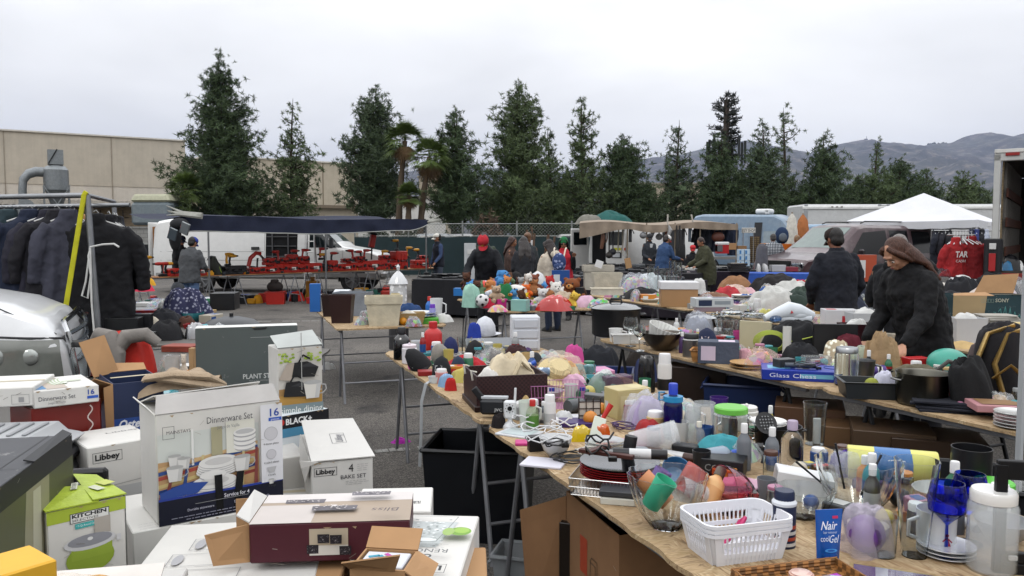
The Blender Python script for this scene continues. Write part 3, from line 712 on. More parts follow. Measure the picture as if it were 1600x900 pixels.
 # ------------------------------------------------------------ people
_dt=bpy.data.textures.new('folds','CLOUDS');_dt.noise_scale=.085;_dt.noise_depth=2
def remesh(o,vox,sm=4,disp=0):
 r=o.modifiers.new('merge','REMESH');r.mode='VOXEL';r.voxel_size=vox;r.use_smooth_shade=True
 if sm:s=o.modifiers.new('smooth','SMOOTH');s.iterations=sm;s.factor=.6
 if disp:d_=o.modifiers.new('folds','DISPLACE');d_.texture=_dt;d_.strength=disp;d_.mid_level=.5;d_.texture_coords='LOCAL'
 return o
SKIN={'l':'#b98a70','m':'#9a6b50','d':'#7a4c36'}
def person(label,loc,face,H=1.72,lean=0,head=(0,0,0),arms=None,skin='m',top='#222',toptype='jacket',pants='#39465a',hair=('#1c1714','short'),cap=None,vox=.014,build=1.0,knees=0,topkind=None,hood=None,shoes='#2a2826',sit=False,stance=0,collar=None,inner=None,glasses=False):
 """a figure facing its own +Y; arms: per side (upper arm direction, forearm direction)"""
 s=H/1.75;t=thing('person',label,'person',loc,face-90)
 L0=math.radians(lean)
 def sp(y,z):  # spine frame: hinge at hips
  z0=.95*s
  if z<=z0:return Vector((0,y,z))
  return Vector((0,y*math.cos(L0)+(z-z0)*math.sin(L0),z0+(z-z0)*math.cos(L0)-y*math.sin(L0)))
 def spx(x,y,z):v=sp(y,z);return Vector((x,v.y,v.z))
 def ring(cx,cy,z,a,b,n=18):return[spx(cx+a*math.cos(j*2*math.pi/n),cy+b*math.sin(j*2*math.pi/n),z)for j in range(n)]
 arms=arms or[((.12,.05,-1),(.02,.25,-1))]*2
 hipz,shz=.93*s,1.405*s;shx=.162*s*build
 def torso(mb,g):
  mb.loft([ring(0,-.01*s,z*s,(a*build+g)*s,(b*build+g)*s)for z,a,b in((.80,.16,.11),(.9,.178,.125),(1.0,.168,.118),(1.1,.16,.112),(1.22,.172,.122),(1.34,.185,.12),(1.42,.15,.09),(1.46,.09,.07),(1.5,.062,.06))])
 def limb(mb,pts,rr,n=10):
  pts=[Vector(p)for p in pts];mb.tube(pts,rr,n)
  for p,r in zip(pts,rr):mb.ell(p.x,p.y,p.z,r*.99,n=8,m=6)
 joints=[]
 for i,sd in enumerate((-1,1)):
  u,f=[Vector(q).normalized()for q in arms[i]];u=Vector((u.x*sd,u.y,u.z));f=Vector((f.x*sd,f.y,f.z))
  sh=spx(sd*shx,0,shz);el=sh+u*.29*s;wr=el+f*.25*s;joints.append((sh,el,wr,f,sd))
 body=MB();torso(body,-.022)
 # head
 nk=sp(0,1.485*s);hp,hy,hr=head;hm=Matrix.Translation(nk)@Euler((-math.radians(hp+lean*.6),math.radians(hr),math.radians(hy))).to_matrix().to_4x4()@Matrix.Scale(s,4)
 body.tube([sp(-.005,1.42*s),nk,hm@Vector((0,.01,.08))],[.062*s,.056*s,.056*s],12)
 hb=MB();hb.M=hm
 hb.ell(0,-.005,.165,.074,.094,.094);hb.ell(0,.035,.115,.056,.062,.078);hb.ell(0,.062,.068,.03,.03,.026)
 hb.loft([[(x,y,z)for x,y,z in r]for r in([(-.008,.085,.155),(.008,.085,.155),(.006,.098,.15),(-.006,.098,.15)],[(-.017,.088,.112),(.017,.088,.112),(.011,.121,.112),(-.011,.121,.112)],[(-.01,.085,.103),(.01,.085,.103),(.005,.1,.104),(-.005,.1,.104)])])
 hb.ell(0,.091,.086,.023,.012,.006,10,6);hb.ell(0,.089,.077,.02,.012,.006,10,6);hb.ell(0,.085,.168,.052,.014,.01,12,6)
 for sd in(-1,1):hb.ell(sd*.075,-.005,.13,.01,.02,.032,10,8);hb.ell(sd*.035,.07,.115,.02,.02,.02,8,6)
 body.V+=hb.V;off=len(body.V)-len(hb.V);body.F+=[tuple(i+off for i in f)for f in hb.F];body.I+=[0]*len(hb.F)
 fine=vox<.011
 for sh,el,wr,f,sd in joints:
  limb(body,[sh,el,wr],[.046*s,.037*s,.026*s])
  side=f.cross(Vector((0,0,1)));side=side.normalized()if side.length>.1 else Vector((1,0,0));nrm=side.cross(f).normalized()
  pc=wr+f*.05*s;body.tube([wr,wr+f*.03*s,pc+f*.045*s],[(.026*s,.02*s),(.038*s,.016*s),(.04*s,.014*s)],10)
  for q in range(4):
   b0=pc+f*.04*s+side*(q-1.5)*.021*s;ln=(.07,.082,.078,.06)[q]*s;cu=-nrm
   body.tube([b0,b0+(f*.8+cu*.35)*ln*.5,b0+(f*.8+cu*.35)*ln*.5+(f*.35+cu*.9)*ln*.4],[.0105*s,.0095*s,.008*s],7)
  body.tube([wr+f*.025*s+side*.03*s*sd,wr+f*.07*s+side*.055*s*sd-nrm*.01,wr+f*.1*s+side*.05*s*sd-nrm*.025],[.013*s,.012*s,.009*s],7)
 LG=[]
 for sd in(-1,1):
  if sit:hp_,kn,an=Vector((sd*.09*s,0,.8*s)),Vector((sd*.12*s,.42*s,.5*s)),Vector((sd*.12*s,.4*s,.09))
  else:hp_,kn,an=Vector((sd*.09*s,0,hipz-.05)),Vector((sd*(.1+.02*stance)*s,(.02+knees*.1+sd*stance*.06)*s,.5*s)),Vector((sd*(.11+.03*stance)*s,(-.02+sd*stance*.1)*s,.09))
  LG.append((hp_,kn,an,sd));limb(body,[hp_,kn,an],[.083*s,.055*s,.04*s])
 remesh(body.obj('body',mat(SKIN[skin],rough=.55,nz=.1,bump=.1,bs=200),t),vox if not fine else.006,3)
 # trousers
 b=MB();b.loft([ring(0,-.01*s,z*s,a*build*s,c*build*s)for z,a,c in((.76,.165,.12),(.86,.182,.135),(.96,.178,.13),(1.02,.168,.122))])
 for hp_,kn,an,sd in LG:limb(b,[hp_,kn,an+Vector((0,0,-.03))],[.1*s*build,.075*s,.066*s])
 remesh(b.obj('trousers',fab(pants),t),max(vox,.012),3,.012)
 for hp_,kn,an,sd in LG:
  b=MB();b.at(an.x,an.y,0).loft([[(a*math.cos(j*math.pi/6),y0+c*math.sin(j*math.pi/6),z)for j in range(12)]for z,a,c,y0 in((0,.045,.13,.06),(.03,.05,.135,.06),(.06,.045,.11,.04),(.1,.04,.05,-.01))]);b.obj('shoe',pla(shoes,.6),t)
  # top garment
 b=MB();g=.02 if toptype!='poncho' else.05;lo={'jacket':.78,'hoodie':.8,'vest':.8,'poncho':.55,'coat':.7}.get(toptype,.8)
 zs=((lo,.185,.14),(lo+.05,.19,.145),(1.0,.178,.132),(1.12,.172,.127),(1.24,.178,.135),(1.33,.182,.13),(1.4,.158,.105),(1.45,.105,.085),(1.49,.075,.07))
 if toptype=='poncho':zs=((.5,.22,.18),(.7,.235,.2),(.95,.225,.19),(1.15,.21,.17),(1.3,.19,.15),(1.41,.15,.11),(1.47,.1,.09),(1.5,.075,.07))
 b.loft([ring(0,-.01*s,z*s,(a*build+g)*s*.97,(c*build+g)*s*.97)for z,a,c in zs])
 if toptype not in('poncho','vest'):
  for sh,el,wr,f,sd in joints:limb(b,[sh-Vector((sd*.02,0,0)),sh.lerp(el,.5),el,el.lerp(wr,.5),wr-f*.015],[.062*s*build,.062*s*build,.057*s*build,.052*s*build,.044*s])
 if toptype=='poncho':
  for sh,el,wr,f,sd in joints:limb(b,[sh,el,wr],[.075*s,.085*s,.07*s])
 b.tube([sp(0,1.42*s),sp(.0,1.48*s),sp(.0,1.535*s)],[.11*s,.084*s,.074*s],14)
 if hood:  # hood lying on the back and round the neck
  for a_ in range(0,360,24):
   r=math.radians(a_);v=spx(.085*math.cos(r)*s,(.075*math.sin(r)-.02)*s,(1.475-.02*math.sin(r))*s);b.ell(v.x,v.y,v.z,.034*s,.034*s,.03*s,8,6)
  v=spx(0,-.14*s,1.43*s);b.ell(v.x,v.y,v.z,.12*s,.065*s,.085*s)
 tm=topkind or fab(top);remesh(b.obj({'jacket':'jacket','hoodie':'hoodie','vest':'vest','poncho':'poncho','coat':'coat'}[toptype],tm,t),vox,3 if fine else 2,.03 if not fine else.04)
 if toptype=='vest':
  b=MB()
  for sh,el,wr,f,sd in joints:limb(b,[sh,sh.lerp(el,.5),el,wr-f*.01],[.062*s,.062*s,.055*s,.044*s])
  remesh(b.obj('shirt_sleeves',fab(inner or '#3c4c66'),t),vox,2,.015)
 elif inner:
  b=MB();v=sp(.12*s,1.36*s);b.at(0,v.y,v.z,-math.degrees(L0)-12,0,0).loft([[(-.05*s,0,.1*s),(.05*s,0,.1*s),(.05*s,.01,.1*s),(-.05*s,.01,.1*s)],[(-.012*s,.012,-.14*s),(.012*s,.012,-.14*s),(.012*s,.022,-.14*s),(-.012*s,.022,-.14*s)]][::-1]);b.obj('shirt_front',fab(inner),t)
  # face details
 e=MB();e.M=hm
 for sd in(-1,1):e.ell(sd*.031,.0865,.132,.0145,.008,.0075,10,6)
 e.obj('eyes',mat('#d8d0c8',rough=.2),t)
 e=MB();e.M=hm
 for sd in(-1,1):e.ell(sd*.031,.0925,.132,.0065,.0035,.0065,8,6)
 e.obj('pupils',mat('#1c120c',rough=.1),t)
 e=MB();e.M=hm
 for sd in(-1,1):e.tube([(sd*.012,.0965,.149),(sd*.032,.097,.155),(sd*.052,.082,.148)],.0032,6)
 e.obj('eyebrows',mat('#1d1612'),t)
 e=MB();e.M=hm;e.ell(0,.1005,.0875,.02,.004,.0035,10,6);e.ell(0,.099,.079,.017,.005,.004,10,6);e.obj('lips',mat('#8a4a42',rough=.4),t)
 if glasses:
  e=MB();e.M=hm
  for sd in(-1,1):e.ell(sd*.033,.101,.133,.026,.006,.019,12,8);e.tube([(sd*.058,.095,.138),(sd*.08,0,.138)],.003,5)
  e.tube([(-.012,.106,.138),(.012,.106,.138)],.003,5);e.obj('sunglasses',pla('#0c0c0e',.1),t)
 hc,hk=hair;h=MB();h.M=hm
 if hk=='short':h.ell(0,-.018,.175,.082,.096,.098);h.ell(0,-.045,.12,.077,.062,.07);hd=.006
 elif hk=='long':
  h.ell(0,-.018,.172,.082,.094,.096);h.ell(0,-.055,.12,.08,.06,.09)
  for i in range(15):
   a_=math.radians(175+i*190/14);x,y=.078*math.cos(a_),.075*math.sin(a_)-.02;a0=hm@Vector((x,y,.15));a1=hm@Vector((x*1.1,y*1.08-.012,.07));h.M=None;bk=sp(-.135*s,1.36*s);dz=R(0,.05);h.tube([a0,a1,Vector((x*1.25+R(-.015,.015),(a1. y+bk.y)/2-.01,1.49*s)),Vector((x*1.35+R(-.02,.02),bk.y-.012,bk.z)),Vector((x*1.2,bk.y-.01,bk.z-.08-dz))],[.024*s,.026*s,.026*s,.019*s,.005],7);h.M=hm
  for sd in(-1,1):h.tube([(sd*.02,.06,.235),(sd*.065,.06,.2),(sd*.086,.03,.14),(sd*.09,-.01,.06)],[.022,.022,.022,.015],7)
  hd=.012
 elif hk=='bun':
  h.ell(0,-.018,.178,.084,.1,.098);h.ell(0,-.05,.12,.075,.055,.07);h.ell(0,-.11,.2,.045,.045,.045);hd=.008
 if hk!='none':remesh(h.obj('hair',mat(hc,rough=.5,kind='hair',bump=.9),t),.009 if not fine else.006,2,hd)
 if cap:
  c1,c2=cap[0],cap[1];b=MB();b.M=hm
  if cap[-1]=='beanie':b.ell(0,-.01,.195,.09,.105,.09);b.lathe([(.088,.0),(.096,.012),(.096,.04),(.088,.052)],20,0,-.01,.15,sy=1.14);b.obj('knit_cap',fab(c1,bs=90),t)
  else:
   b.M=hm@X(0,0,0,-8);b.lathe([(.084,0),(.09,.01),(.09,.045),(.078,.08),(.05,.1),(.012,.108),(.008,.112),(0,.112)],20,0,-.008,.165,sy=1.16);b.obj('cap',fab(c1,bump=.15),t)
   back=cap[-1]=='back';sg=-1 if back else 1
   b=MB();b.M=hm@X(0,0,0,-8);b.grid(12,5,lambda u,v:((.072*math.cos(math.pi*u)),sg*(.055+math.sin(math.pi*u)*(.045+.075*v))-.008,.172-.022*v-.03*abs(math.cos(math.pi*u))**2-.001));b.grid(12,5,lambda u,v:((.072*math.cos(math.pi*u)),sg*(.055+math.sin(math.pi*u)*(.045+.073*v))-.008,.168-.022*v-.03*abs(math.cos(math.pi*u))**2-.002));b.obj('brim',fab(c2,bump=.1),t)
   if len(cap)>3:
    a_=Art((hm@X(0,0,0,-8))@Vector((-.02,sg*.1035,.185)),hm.to_3x3()@Vector((1,0,0)),hm.to_3x3()@Vector((0,-.25*sg,1)));a_.text(cap[2],0,0,.032*s,cap[3],.036*s,.01);a_.done(t,'cap_badge')
 return t
 # ------------------------------------------------------------ vehicles
def ip(x,T,k=1):return float(np.interp(x,[q[0]for q in T],[q[k]for q in T]))
class Car:
 """body lofted from side-view tables: top(x), bottom(x), belt height, half width(x), cabin tuck"""
 def __init__(s,t,Lc,top,bot,wid,belt,tuck,paint,name='body',nx=46):
  s.top,s.bot,s.wid,s.belt,s.tuck,s.t=top,bot,wid,belt,tuck,t
  xs=sorted(set([Lc*i/nx for i in range(nx+1)]+[q[0]for q in top]));rings=[]
  for x in xs:
   h=s.half(x);rings.append([(x,-y,z)for y,z in h]+[(x,y,z)for y,z in h[::-1][1:-1]])
  m=MB().loft(rings);s.body=m.obj(name,paint,t,sharp=28)
 def half(s,x):
  W,T,B=ip(x,s.wid),ip(x,s.top),ip(x,s.bot);be=min(s.belt,T-.1);be=max(be,B+.12);tk=s.tuck*max(0,min(1,(T-s.belt)/.5));e=min(.09,(T-be)*.5)
  Wt=W-tk
  return[(0,B),(W*.86,B),(W*.97,B+.06),(W,(B+be)/2),(W*.99,be),(W*.99+(Wt-W*.99)*.85,T-e),(Wt-.035,T-e*.35),(Wt-.1,T-e*.08),(Wt*.5,T+.012),(0,T+.02)]
 def y(s,x,z):
  h=s.half(x)[2:7]
  return float(np.interp(z,[q[1]for q in h],[q[0]for q in h]))
 def patch(s,name,q,m,off=.006,side=-1,n=8,parent=None):
  """four (x, z) corners pressed onto the body's side"""
  b=MB()
  def f(u,v):
   x=(q[0][0]*(1-u)+q[1][0]*u)*(1-v)+(q[3][0]*(1-u)+q[2][0]*u)*v;z=(q[0][1]*(1-u)+q[1][1]*u)*(1-v)+(q[3][1]*(1-u)+q[2][1]*u)*v
   return(x,side*(s.y(x,z)+off),z)
  b.grid(n,n,f);return b.obj(name,m,parent or s.t)
 def front(s,name,x0,x1,y0,y1,m,off=.006,n=8,parent=None):
  """a pane lying on the sloping top between x0 and x1"""
  b=MB();
  def f(u,v):
   x=x0+(x1-x0)*u;W=ip(x,s.wid)-s.tuck*max(0,min(1,(ip(x,s.top)-s.belt)/.5))-.1;yy=y0+(y1-y0)*v
   return(x,yy*W,ip(x,s.top)+off+.018*(1-abs(yy)))
  b.grid(n,n,f);return b.obj(name,m,parent or s.t)
 def seam(s,pts,side=-1,w=.008,name='panel_seam',m=None):
  b=MB()
  for(a,c),(d,e)in zip(pts,pts[1:]):
   n=8;P=[]
   for i in range(n+1):
    x=a+(d-a)*i/n;z=c+(e-c)*i/n;P.append((x,side*(s.y(x,z)+.001),z))
   b.tube(P,w/2,4,False)
  return b.obj(name,m or mat('#4a4a4a'),s.t)
GLASS_D=mat('#1a2022',rough=.06,nz=.1,coat=.3)
TYRE=mat('#17171a',rough=.85,kind='dusty');RIM=mat('#8d8f92',rough=.35,metal=.7,nz=.1)
def wheel(t,x,y,r,side=-1,w=.22,spokes=7):
 e=bpy.data.objects.new('wheel',None);COL.objects.link(e);e.parent=t;e.location=(x,y,r)
 m=MB();m.M=X(0,0,0,90);m.lathe([(r*.62,-w/2),(r*.95,-w/2),(r,-w*.38),(r,w*.38),(r*.95,w/2),(r*.62,w/2),(r*.6,0),(r*.62,-w/2)],32);m.obj('tyre',TYRE,e)
 m=MB();m.M=X(0,0,0,90)
 zf=w*.4*-side;m.lathe([(r*.63,zf-.01),(r*.63,zf+.01),(r*.54,zf+.012),(r*.54,zf-.01),(r*.63,zf-.01)],28);m.lathe([(0,zf-.02),(r*.18,zf-.02),(r*.16,zf+.03),(0,zf+.03)],16)
 for i in range(spokes):
  a=i*2*math.pi/spokes;m.tube([(r*.12*math.cos(a),r*.12*math.sin(a),zf),(r*.57*math.cos(a),r*.57*math.sin(a),zf)],.03*r/.37,6)
 m.obj('rim',RIM,e)
 m=MB();m.M=X(0,0,0,90);m.cyl(r*.6,.02,0,0,-.01,n=24);m.obj('brake_disc',mat('#161618'),e)
 return e
def arch(c,x,r,side=-1):
 n=20;b=MB();pts=[(x+r*math.cos(math.pi*i/n),max(.25,r*1.0+.02)*0+.34+r*math.sin(math.pi*i/n))for i in range(n+1)]
 vs=[(x,side*(c.y(x,.4)+.004),.3)]+[(px_,side*(c.y(px_,max(.3,pz))+.004),pz)for px_,pz in pts];b.add(vs,[(0,i+1,i+2)for i in range(n)]);return b.obj('painted_arch_shade',mat('#0d0d0f',rough=.9),c.t)  # black disc painted on the flat side for the shade around the wheel
WP=mat('#d9d9d7',rough=.3,coat=.4,nz=.04,kind='')
# white panel van, side on, sliding door open
t=thing('panel_van','long white panel van with its side door open behind the power tool stall','van',(-10.45,24.3,0),-3);t.scale=(.93,1,1)
c=Car(t,7.3,[(0,1.95),(.12,2.1),(.5,2.16),(4.7,2.16),(5.05,2.08),(5.75,1.52),(5.95,1.36),(6.9,1.2),(7.15,1.1),(7.3,.8)],[(0,.42),(5,.4),(7.3,.38)],[(0,.95),(.3,1.0),(6.5,1.0),(7.1,.9),(7.3,.78)],1.2,.14,WP)
for x in(1.55,6.35):arch(c,x,.46);wheel(t,x,-.9,.39,-1);
for x in(1.55,6.35):wheel(t,x,.88,.39,1)
c.patch('painted_cargo_shade',[(3.62,.55),(4.62,.55),(4.62,1.98),(3.62,1.98)],mat('#0e0e10',rough=.95),.008)  # interior shade painted as a black sheet on the closed body side
b=MB()
for i,z in enumerate((.75,1.05,1.35,1.62)):b.box(.95,.03,.025,4.12,-(c.y(4.1,z)+.03),z,c=0)
for x in(3.85,4.35):b.box(.03,.03,1.35,x,-(c.y(4.1,1)+.035),.58,c=0)
b.obj('cargo_shelf',mat('#5a5a5c',metal=.3),t)
w_=c.patch('side_window',[(5.0,1.32),(6.0,1.32),(5.42,1.86),(5.0,1.96)],GLASS_D);c.patch('vent_window',[(5.72,1.33),(6.02,1.33),(5.72,1.56),(5.66,1.62)],GLASS_D,.009)
c.front('windscreen',5.2,5.8,-.92,.92,mat('#3c4a46',rough=.05,coat=.3))
for pts in([(4.86,.5),(4.86,2.0)],[(6.05,.6),(6.05,1.3)],[(3.58,.5),(3.58,2.0)],[(1.8,.55),(1.8,2.0)],[(.25,1.2),(3.55,1.2)],[(.25,.95),(3.55,.95)],[(1.05,1.02),(1.75,1.02)],[(1.05,1.02),(1.05,1.18)]):c.seam(pts)
b=MB();b.box(7.0,.03,.12,3.6,-1.0,.46);b.obj('rocker_trim',mat('#8a8a88'),t)
b=MB();b.box(.09,.1,.3,5.75,-1.2,1.3);b.tube([(5.7,-1.0,1.35),(5.75,-1.18,1.38)],.02,6);b.obj('wing_mirror',pla('#3f4144',.3),t)
b=MB();b.box(.12,1.3,.24,7.25,0,.78,c=.03);b.obj('grille',pla('#2c2d2f'),t);b=MB();b.box(.16,.25,.2,7.2,-.72,.8,c=.04);b.obj('headlight',gla(),t)
b=MB();b.box(.2,1.85,.2,7.28,0,.42,c=.05);b.obj('bumper',mat('#a8a8a8',rough=.3,metal=.6),t)
b=MB();b.box(.25,.03,.09,3.3,-1.015,1.25);b.obj('door_handle',pla('#333'),t)
A=Art((2.55,-(c.y(2.7,1.75)+.004),1.7),(1,0,0),(0,.03,1));A.line([(0,.1),(.06,.12),(.1,.09)],.012,'#555');A.line([(.05,0),(.1,-.03),(.14,.01),(.2,-.05)],.012,'#666');A.line([(.2,.1),(.26,.04)],.01,'#777');A.done(t,'scratched_off_lettering')
b=MB();b.at(-.12,-.95,.5,0,0,70).box(.95,.05,1.55,.45,0,0,c=.02);b.obj('rear_door',WP,t);b=MB();b.at(-.12,-.95,.5,0,0,70).box(.6,.02,.62,.42,.035,.8).box(.6,.02,.55,.42,.035,.1);b.M=X(-.12,-.95,.5,0,0,70);b.box(.6,.02,.62,.42,-.035,.8).box(.6,.02,.55,.42,-.035,.1);b.obj('plywood_panel',mat('#a87443',rough=.7,kind='wood'),t)
# white van with back doors open and a canvas awning
p,k=at(896,0,20.5),0
t=thing('cargo_van','white cargo van with half open rear doors under the tan canvas awning','van',(3.4,28.2,0),42)
c=Car(t,5.4,[(0,1.9),(.1,2.02),(.4,2.08),(3.6,2.08),(3.9,2.0),(4.6,1.4),(5.2,1.15),(5.4,.8)],[(0,.42),(5.4,.4)],[(0,.93),(.25,.98),(4.8,.98),(5.4,.8)],1.2,.13,WP)
for x in(1.2,4.3):wheel(t,x,-.88,.37,-1);arch(c,x,.45);wheel(t,x,.88,.37,1)
c.patch('painted_cargo_shade',[(1.9,.55),(3.2,.55),(3.2,1.9),(1.9,1.9)],mat('#101012'),.008)  # black sheet painted for the shaded cargo space; the side stays closed
b=MB();b.box(.02,1.5,1.35,-.006,0,.55,c=0);b.obj('painted_rear_shade',mat('#0d0d10',rough=.9),t)  # thin black panel painted as the shade behind the rear doors
for sd,an,op in((-1,6,1),(1,-105,0)):
 e=bpy.data.objects.new('rear_door',None);COL.objects.link(e);e.parent=t;e.location=(-.05,sd*.88,.5);e.rotation_euler=(0,0,math.radians(-90*sd*-1 if 0 else(90+an if sd<0 else-90+0-0)))
 if sd>0:e.rotation_euler=(0,0,math.radians(-90-95))
 b=MB();b.box(.86,.05,1.42,.44,0,0,c=.02);b.obj('door_panel',WP,e);b=MB();b.box(.66,.075,.5,.44,0,.82,c=.03);b.obj('door_glass',GLASS_D,e)
 if sd<0:
  b=MB();b.box(.42,.06,.22,.4,-.01 if 0 else 0,.38,c=.03).box(.42,.08,.2,.4,0,.39);b.obj('plate_recess',pla('#2a2a2c'),e)
  b=MB();b.box(.3,.1,.14,.4,0,.42);b.obj('number_plate',pla('#c9ccd0'),e)
  b=MB();b.box(.18,.062,.09,.12,0,.66);b.obj('orange_reflector',pla('#c8562a'),e);b=MB();b.box(.3,.062,.09,.37,0,.66).box(.36,.062,.06,.22,0,.02);b.obj('yellow_reflector',pla('#c9c93a'),e);b=MB();b.box(.34,.062,.06,.62,0,.02);b.obj('red_reflector',pla('#b04a2c'),e)
b=MB();b.box(.14,1.9,.16,-.1,0,.3,c=.03);b.obj('rear_bumper',mat('#77797a',rough=.5),t)
# pale blue camper van
t=thing('camper_van','pale blue camper van with a raised roof behind the key stall','camper van',(8.0,34.2,0),-38);t.scale=(.78,1,1)
BLUE=mat('#6d8296',rough=.4,coat=.3,kind='dusty')
c=Car(t,6.2,[(0,2.3),(.2,2.5),(.6,2.56),(4.5,2.5),(4.9,2.35),(5.5,1.75),(5.7,1.4),(6.1,1.2),(6.2,.9)],[(0,.45),(6.2,.45)],[(0,.93),(.3,1.0),(5.8,1.0),(6.2,.9)],1.3,.22,BLUE)
for x in(1.3,5.2):arch(c,x,.45);wheel(t,x,-.9,.37)
for q in([(.5,1.25),(1.3,1.25),(1.3,1.75),(.5,1.75)],[(4.05,1.3),(4.7,1.3),(4.7,1.85),(4.05,1.85)]):c.patch('side_window',q,mat('#7d8b93',rough=.1,coat=.3))
c.patch('painted_doorway_shade',[(3.55,.6),(3.95,.6),(3.95,2.2),(3.55,2.2)],mat('#16181c'),.007)  # dark sheet paints the shaded doorway onto the closed camper side
c.patch('side_window',[(5.0,1.3),(5.6,1.3),(5.3,1.85),(5.0,1.9)],GLASS_D)
c.seam([(3.3,.6),(3.3,2.2)]);c.seam([(3.98,.6),(3.98,2.2)]);c.seam([(4.85,.6),(4.85,2.2)]);c.seam([(.2,1.95),(3.2,1.95)],w=.03,m=mat('#50708c'))
b=MB();b.at(3.7,-.1,2.55).box(.75,.6,.2,c=.06);b.at(3.95,-.3,2.55).box(.2,.2,.16);b.obj('roof_vent',pla('#d8dadb'),t)
c.front('windscreen',5.0,5.6,-.9,.9,GLASS_D)
# second blue vehicle edge behind
t=thing('blue_van','light blue van nose showing behind the shopper in plaid','van',(11.2,31.5,0),-30)
c=Car(t,3.2,[(0,2.1),(1.6,2.1),(2.2,1.9),(2.8,1.3),(3.2,1.1)],[(0,.4),(3.2,.4)],[(0,.95),(3.2,.9)],1.2,.14,mat('#7a94ab',rough=.4,coat=.3))
c.patch('side_window',[(.6,1.25),(1.6,1.25),(1.5,1.8),(.6,1.8)],GLASS_D);wheel(t,2.5,-.85,.36);wheel(t,.6,-.85,.36)
# white box truck (body only is seen) and its cab
t=thing('box_truck','white box truck body showing above the maroon car roof','truck',(13.6,37.5,0),-2)
b=MB();b.box(9.2,2.4,1.95,4.6,1.2,1.2,c=.09);b.obj('cargo_box',mat('#c3c4c4',rough=.5,coat=.1,kind='dusty'),t)
b=MB();b.box(9.22,.06,.14,4.6,-.03,2.92,c=.02).box(9.22,.06,.1,4.6,-.03,1.22);b.obj('rail_trim',mat('#dcdcda',rough=.4),t)
b=MB()
for x in(.16,3.55,3.95):b.box(.16,.05,1.95,x,-.02,1.2,c=.02)
b.box(.38,.04,1.9,3.75,-.015,1.2);b.obj('corner_post',mat('#9c9fa2',rough=.4,metal=.4),t)
b=MB()
for i in range(3):b.box(.1,.04,.05,1.35+i*.22,-.075,3.0,c=.01)
b.obj('marker_lamp',pla('#554a48'),t)
b=MB();b.box(8.8,.8,.2,4.4,.8,.9);b.obj('chassis',mat('#1d1d1f'),t)
for x in(1.2,7.6):wheel(t,x,.05,.42)
t=thing('pickup_truck','white pickup nose and windscreen just beyond the maroon car','truck',(13.6,29.2,0),205)
c=Car(t,4.6,[(0,1.0),(.15,1.75),(.9,1.8),(1.6,1.75),(2.5,1.2),(4.2,1.05),(4.6,.85)],[(0,.45),(4.6,.45)],[(0,.9),(4.2,.93),(4.6,.8)],1.1,.18,WP)
c.front('windscreen',1.7,2.45,-.92,.92,GLASS_D);c.patch('side_window',[(.4,1.15),(2.1,1.15),(1.5,1.65),(.4,1.68)],GLASS_D,side=1)
for x in(1.0,3.6):wheel(t,x,.85,.38,1)
# maroon car
MAR=mat('#4a343a',rough=.3,coat=.5,kind='dusty')
t=thing('maroon_car','dusty maroon off-road car with open front window parked between the stalls','car',(11.3,22.6,0),207)
c=Car(t,5.2,[(0,1.3),(.15,1.86),(.5,1.93),(2.9,1.95),(3.15,1.9),(3.95,1.3),(4.1,1.22),(5.0,1.06),(5.2,.8)],[(0,.42),(5.2,.42)],[(0,.88),(.3,.96),(4.7,.97),(5.0,.9),(5.2,.78)],1.12,.2,MAR)
for x in(.95,4.2):arch(c,x,.45,1);wheel(t,x,.87,.38,1);wheel(t,x,-.87,.38,-1)
GI=mat('#14161a',rough=.1,nz=.1)
c.patch('front_window',[(2.12,1.17),(3.55,1.17),(3.0,1.74),(2.15,1.8)],mat('#101114',rough=.5),.006,1)
c.patch('rear_window',[(1.28,1.17),(2.0,1.17),(2.02,1.8),(1.3,1.8)],GI,.006,1);c.patch('cargo_window',[(.3,1.2),(1.14,1.18),(1.14,1.78),(.42,1.76)],GI,.006,1)
b=MB();b.ell(2.75,.66,1.5,.08,.1,.13);b.box(.16,.42,.5,2.7,.62,.98,c=.05);b.obj('front_seat',fab('#4c4c50'),t)
e=MB();e.box(.06,.02,.6,2.9,.77,1.18);e.obj('seat_belt',mat('#0e0e10'),t)
c.front('windscreen',3.2,3.9,-.93,.93,mat('#5c6c68',rough=.08,coat=.3))
for pts in([(2.06,.5),(2.06,1.82)],[(1.2,.5),(1.2,1.8)],[(3.6,.5),(3.6,1.15)],[(.3,.95),(4.9,.92)]):c.seam(pts,1,m=mat('#1d1618'))
b=MB();b.box(.14,.14,.18,3.32,1.06,1.14,c=.04);b.obj('wing_mirror',pla('#2b2427',.4),t)
b=MB();b.box(.22,.36,.19,5.06,.66,.8,c=.05);b.obj('headlight',gla('#e8ecec',.05),t);b=MB();b.box(.2,.34,.15,5.03,.66,.82);b.obj('headlight_bowl',met('#b0b4b6',.2),t)
b=MB();b.box(.2,1.8,.2,5.12,0,.5,c=.06);b.obj('chrome_bumper',met('#b5b5b8',.18),t);b=MB();b.box(.06,.9,.25,5.13,0,.78);b.obj('grille',pla('#222'),t)
b=MB()
for y in(-.62,.62):b.tube([(.5,y,1.98),(.6,y,2.03),(2.7,y,2.03),(2.85,y,1.98)],.018,6)
for x in(.9,2.3):b.tube([(x,-.62,2.03),(x,.62,2.03)],.014,6)
b.obj('roof_rack',pla('#1c1c1e'),t)
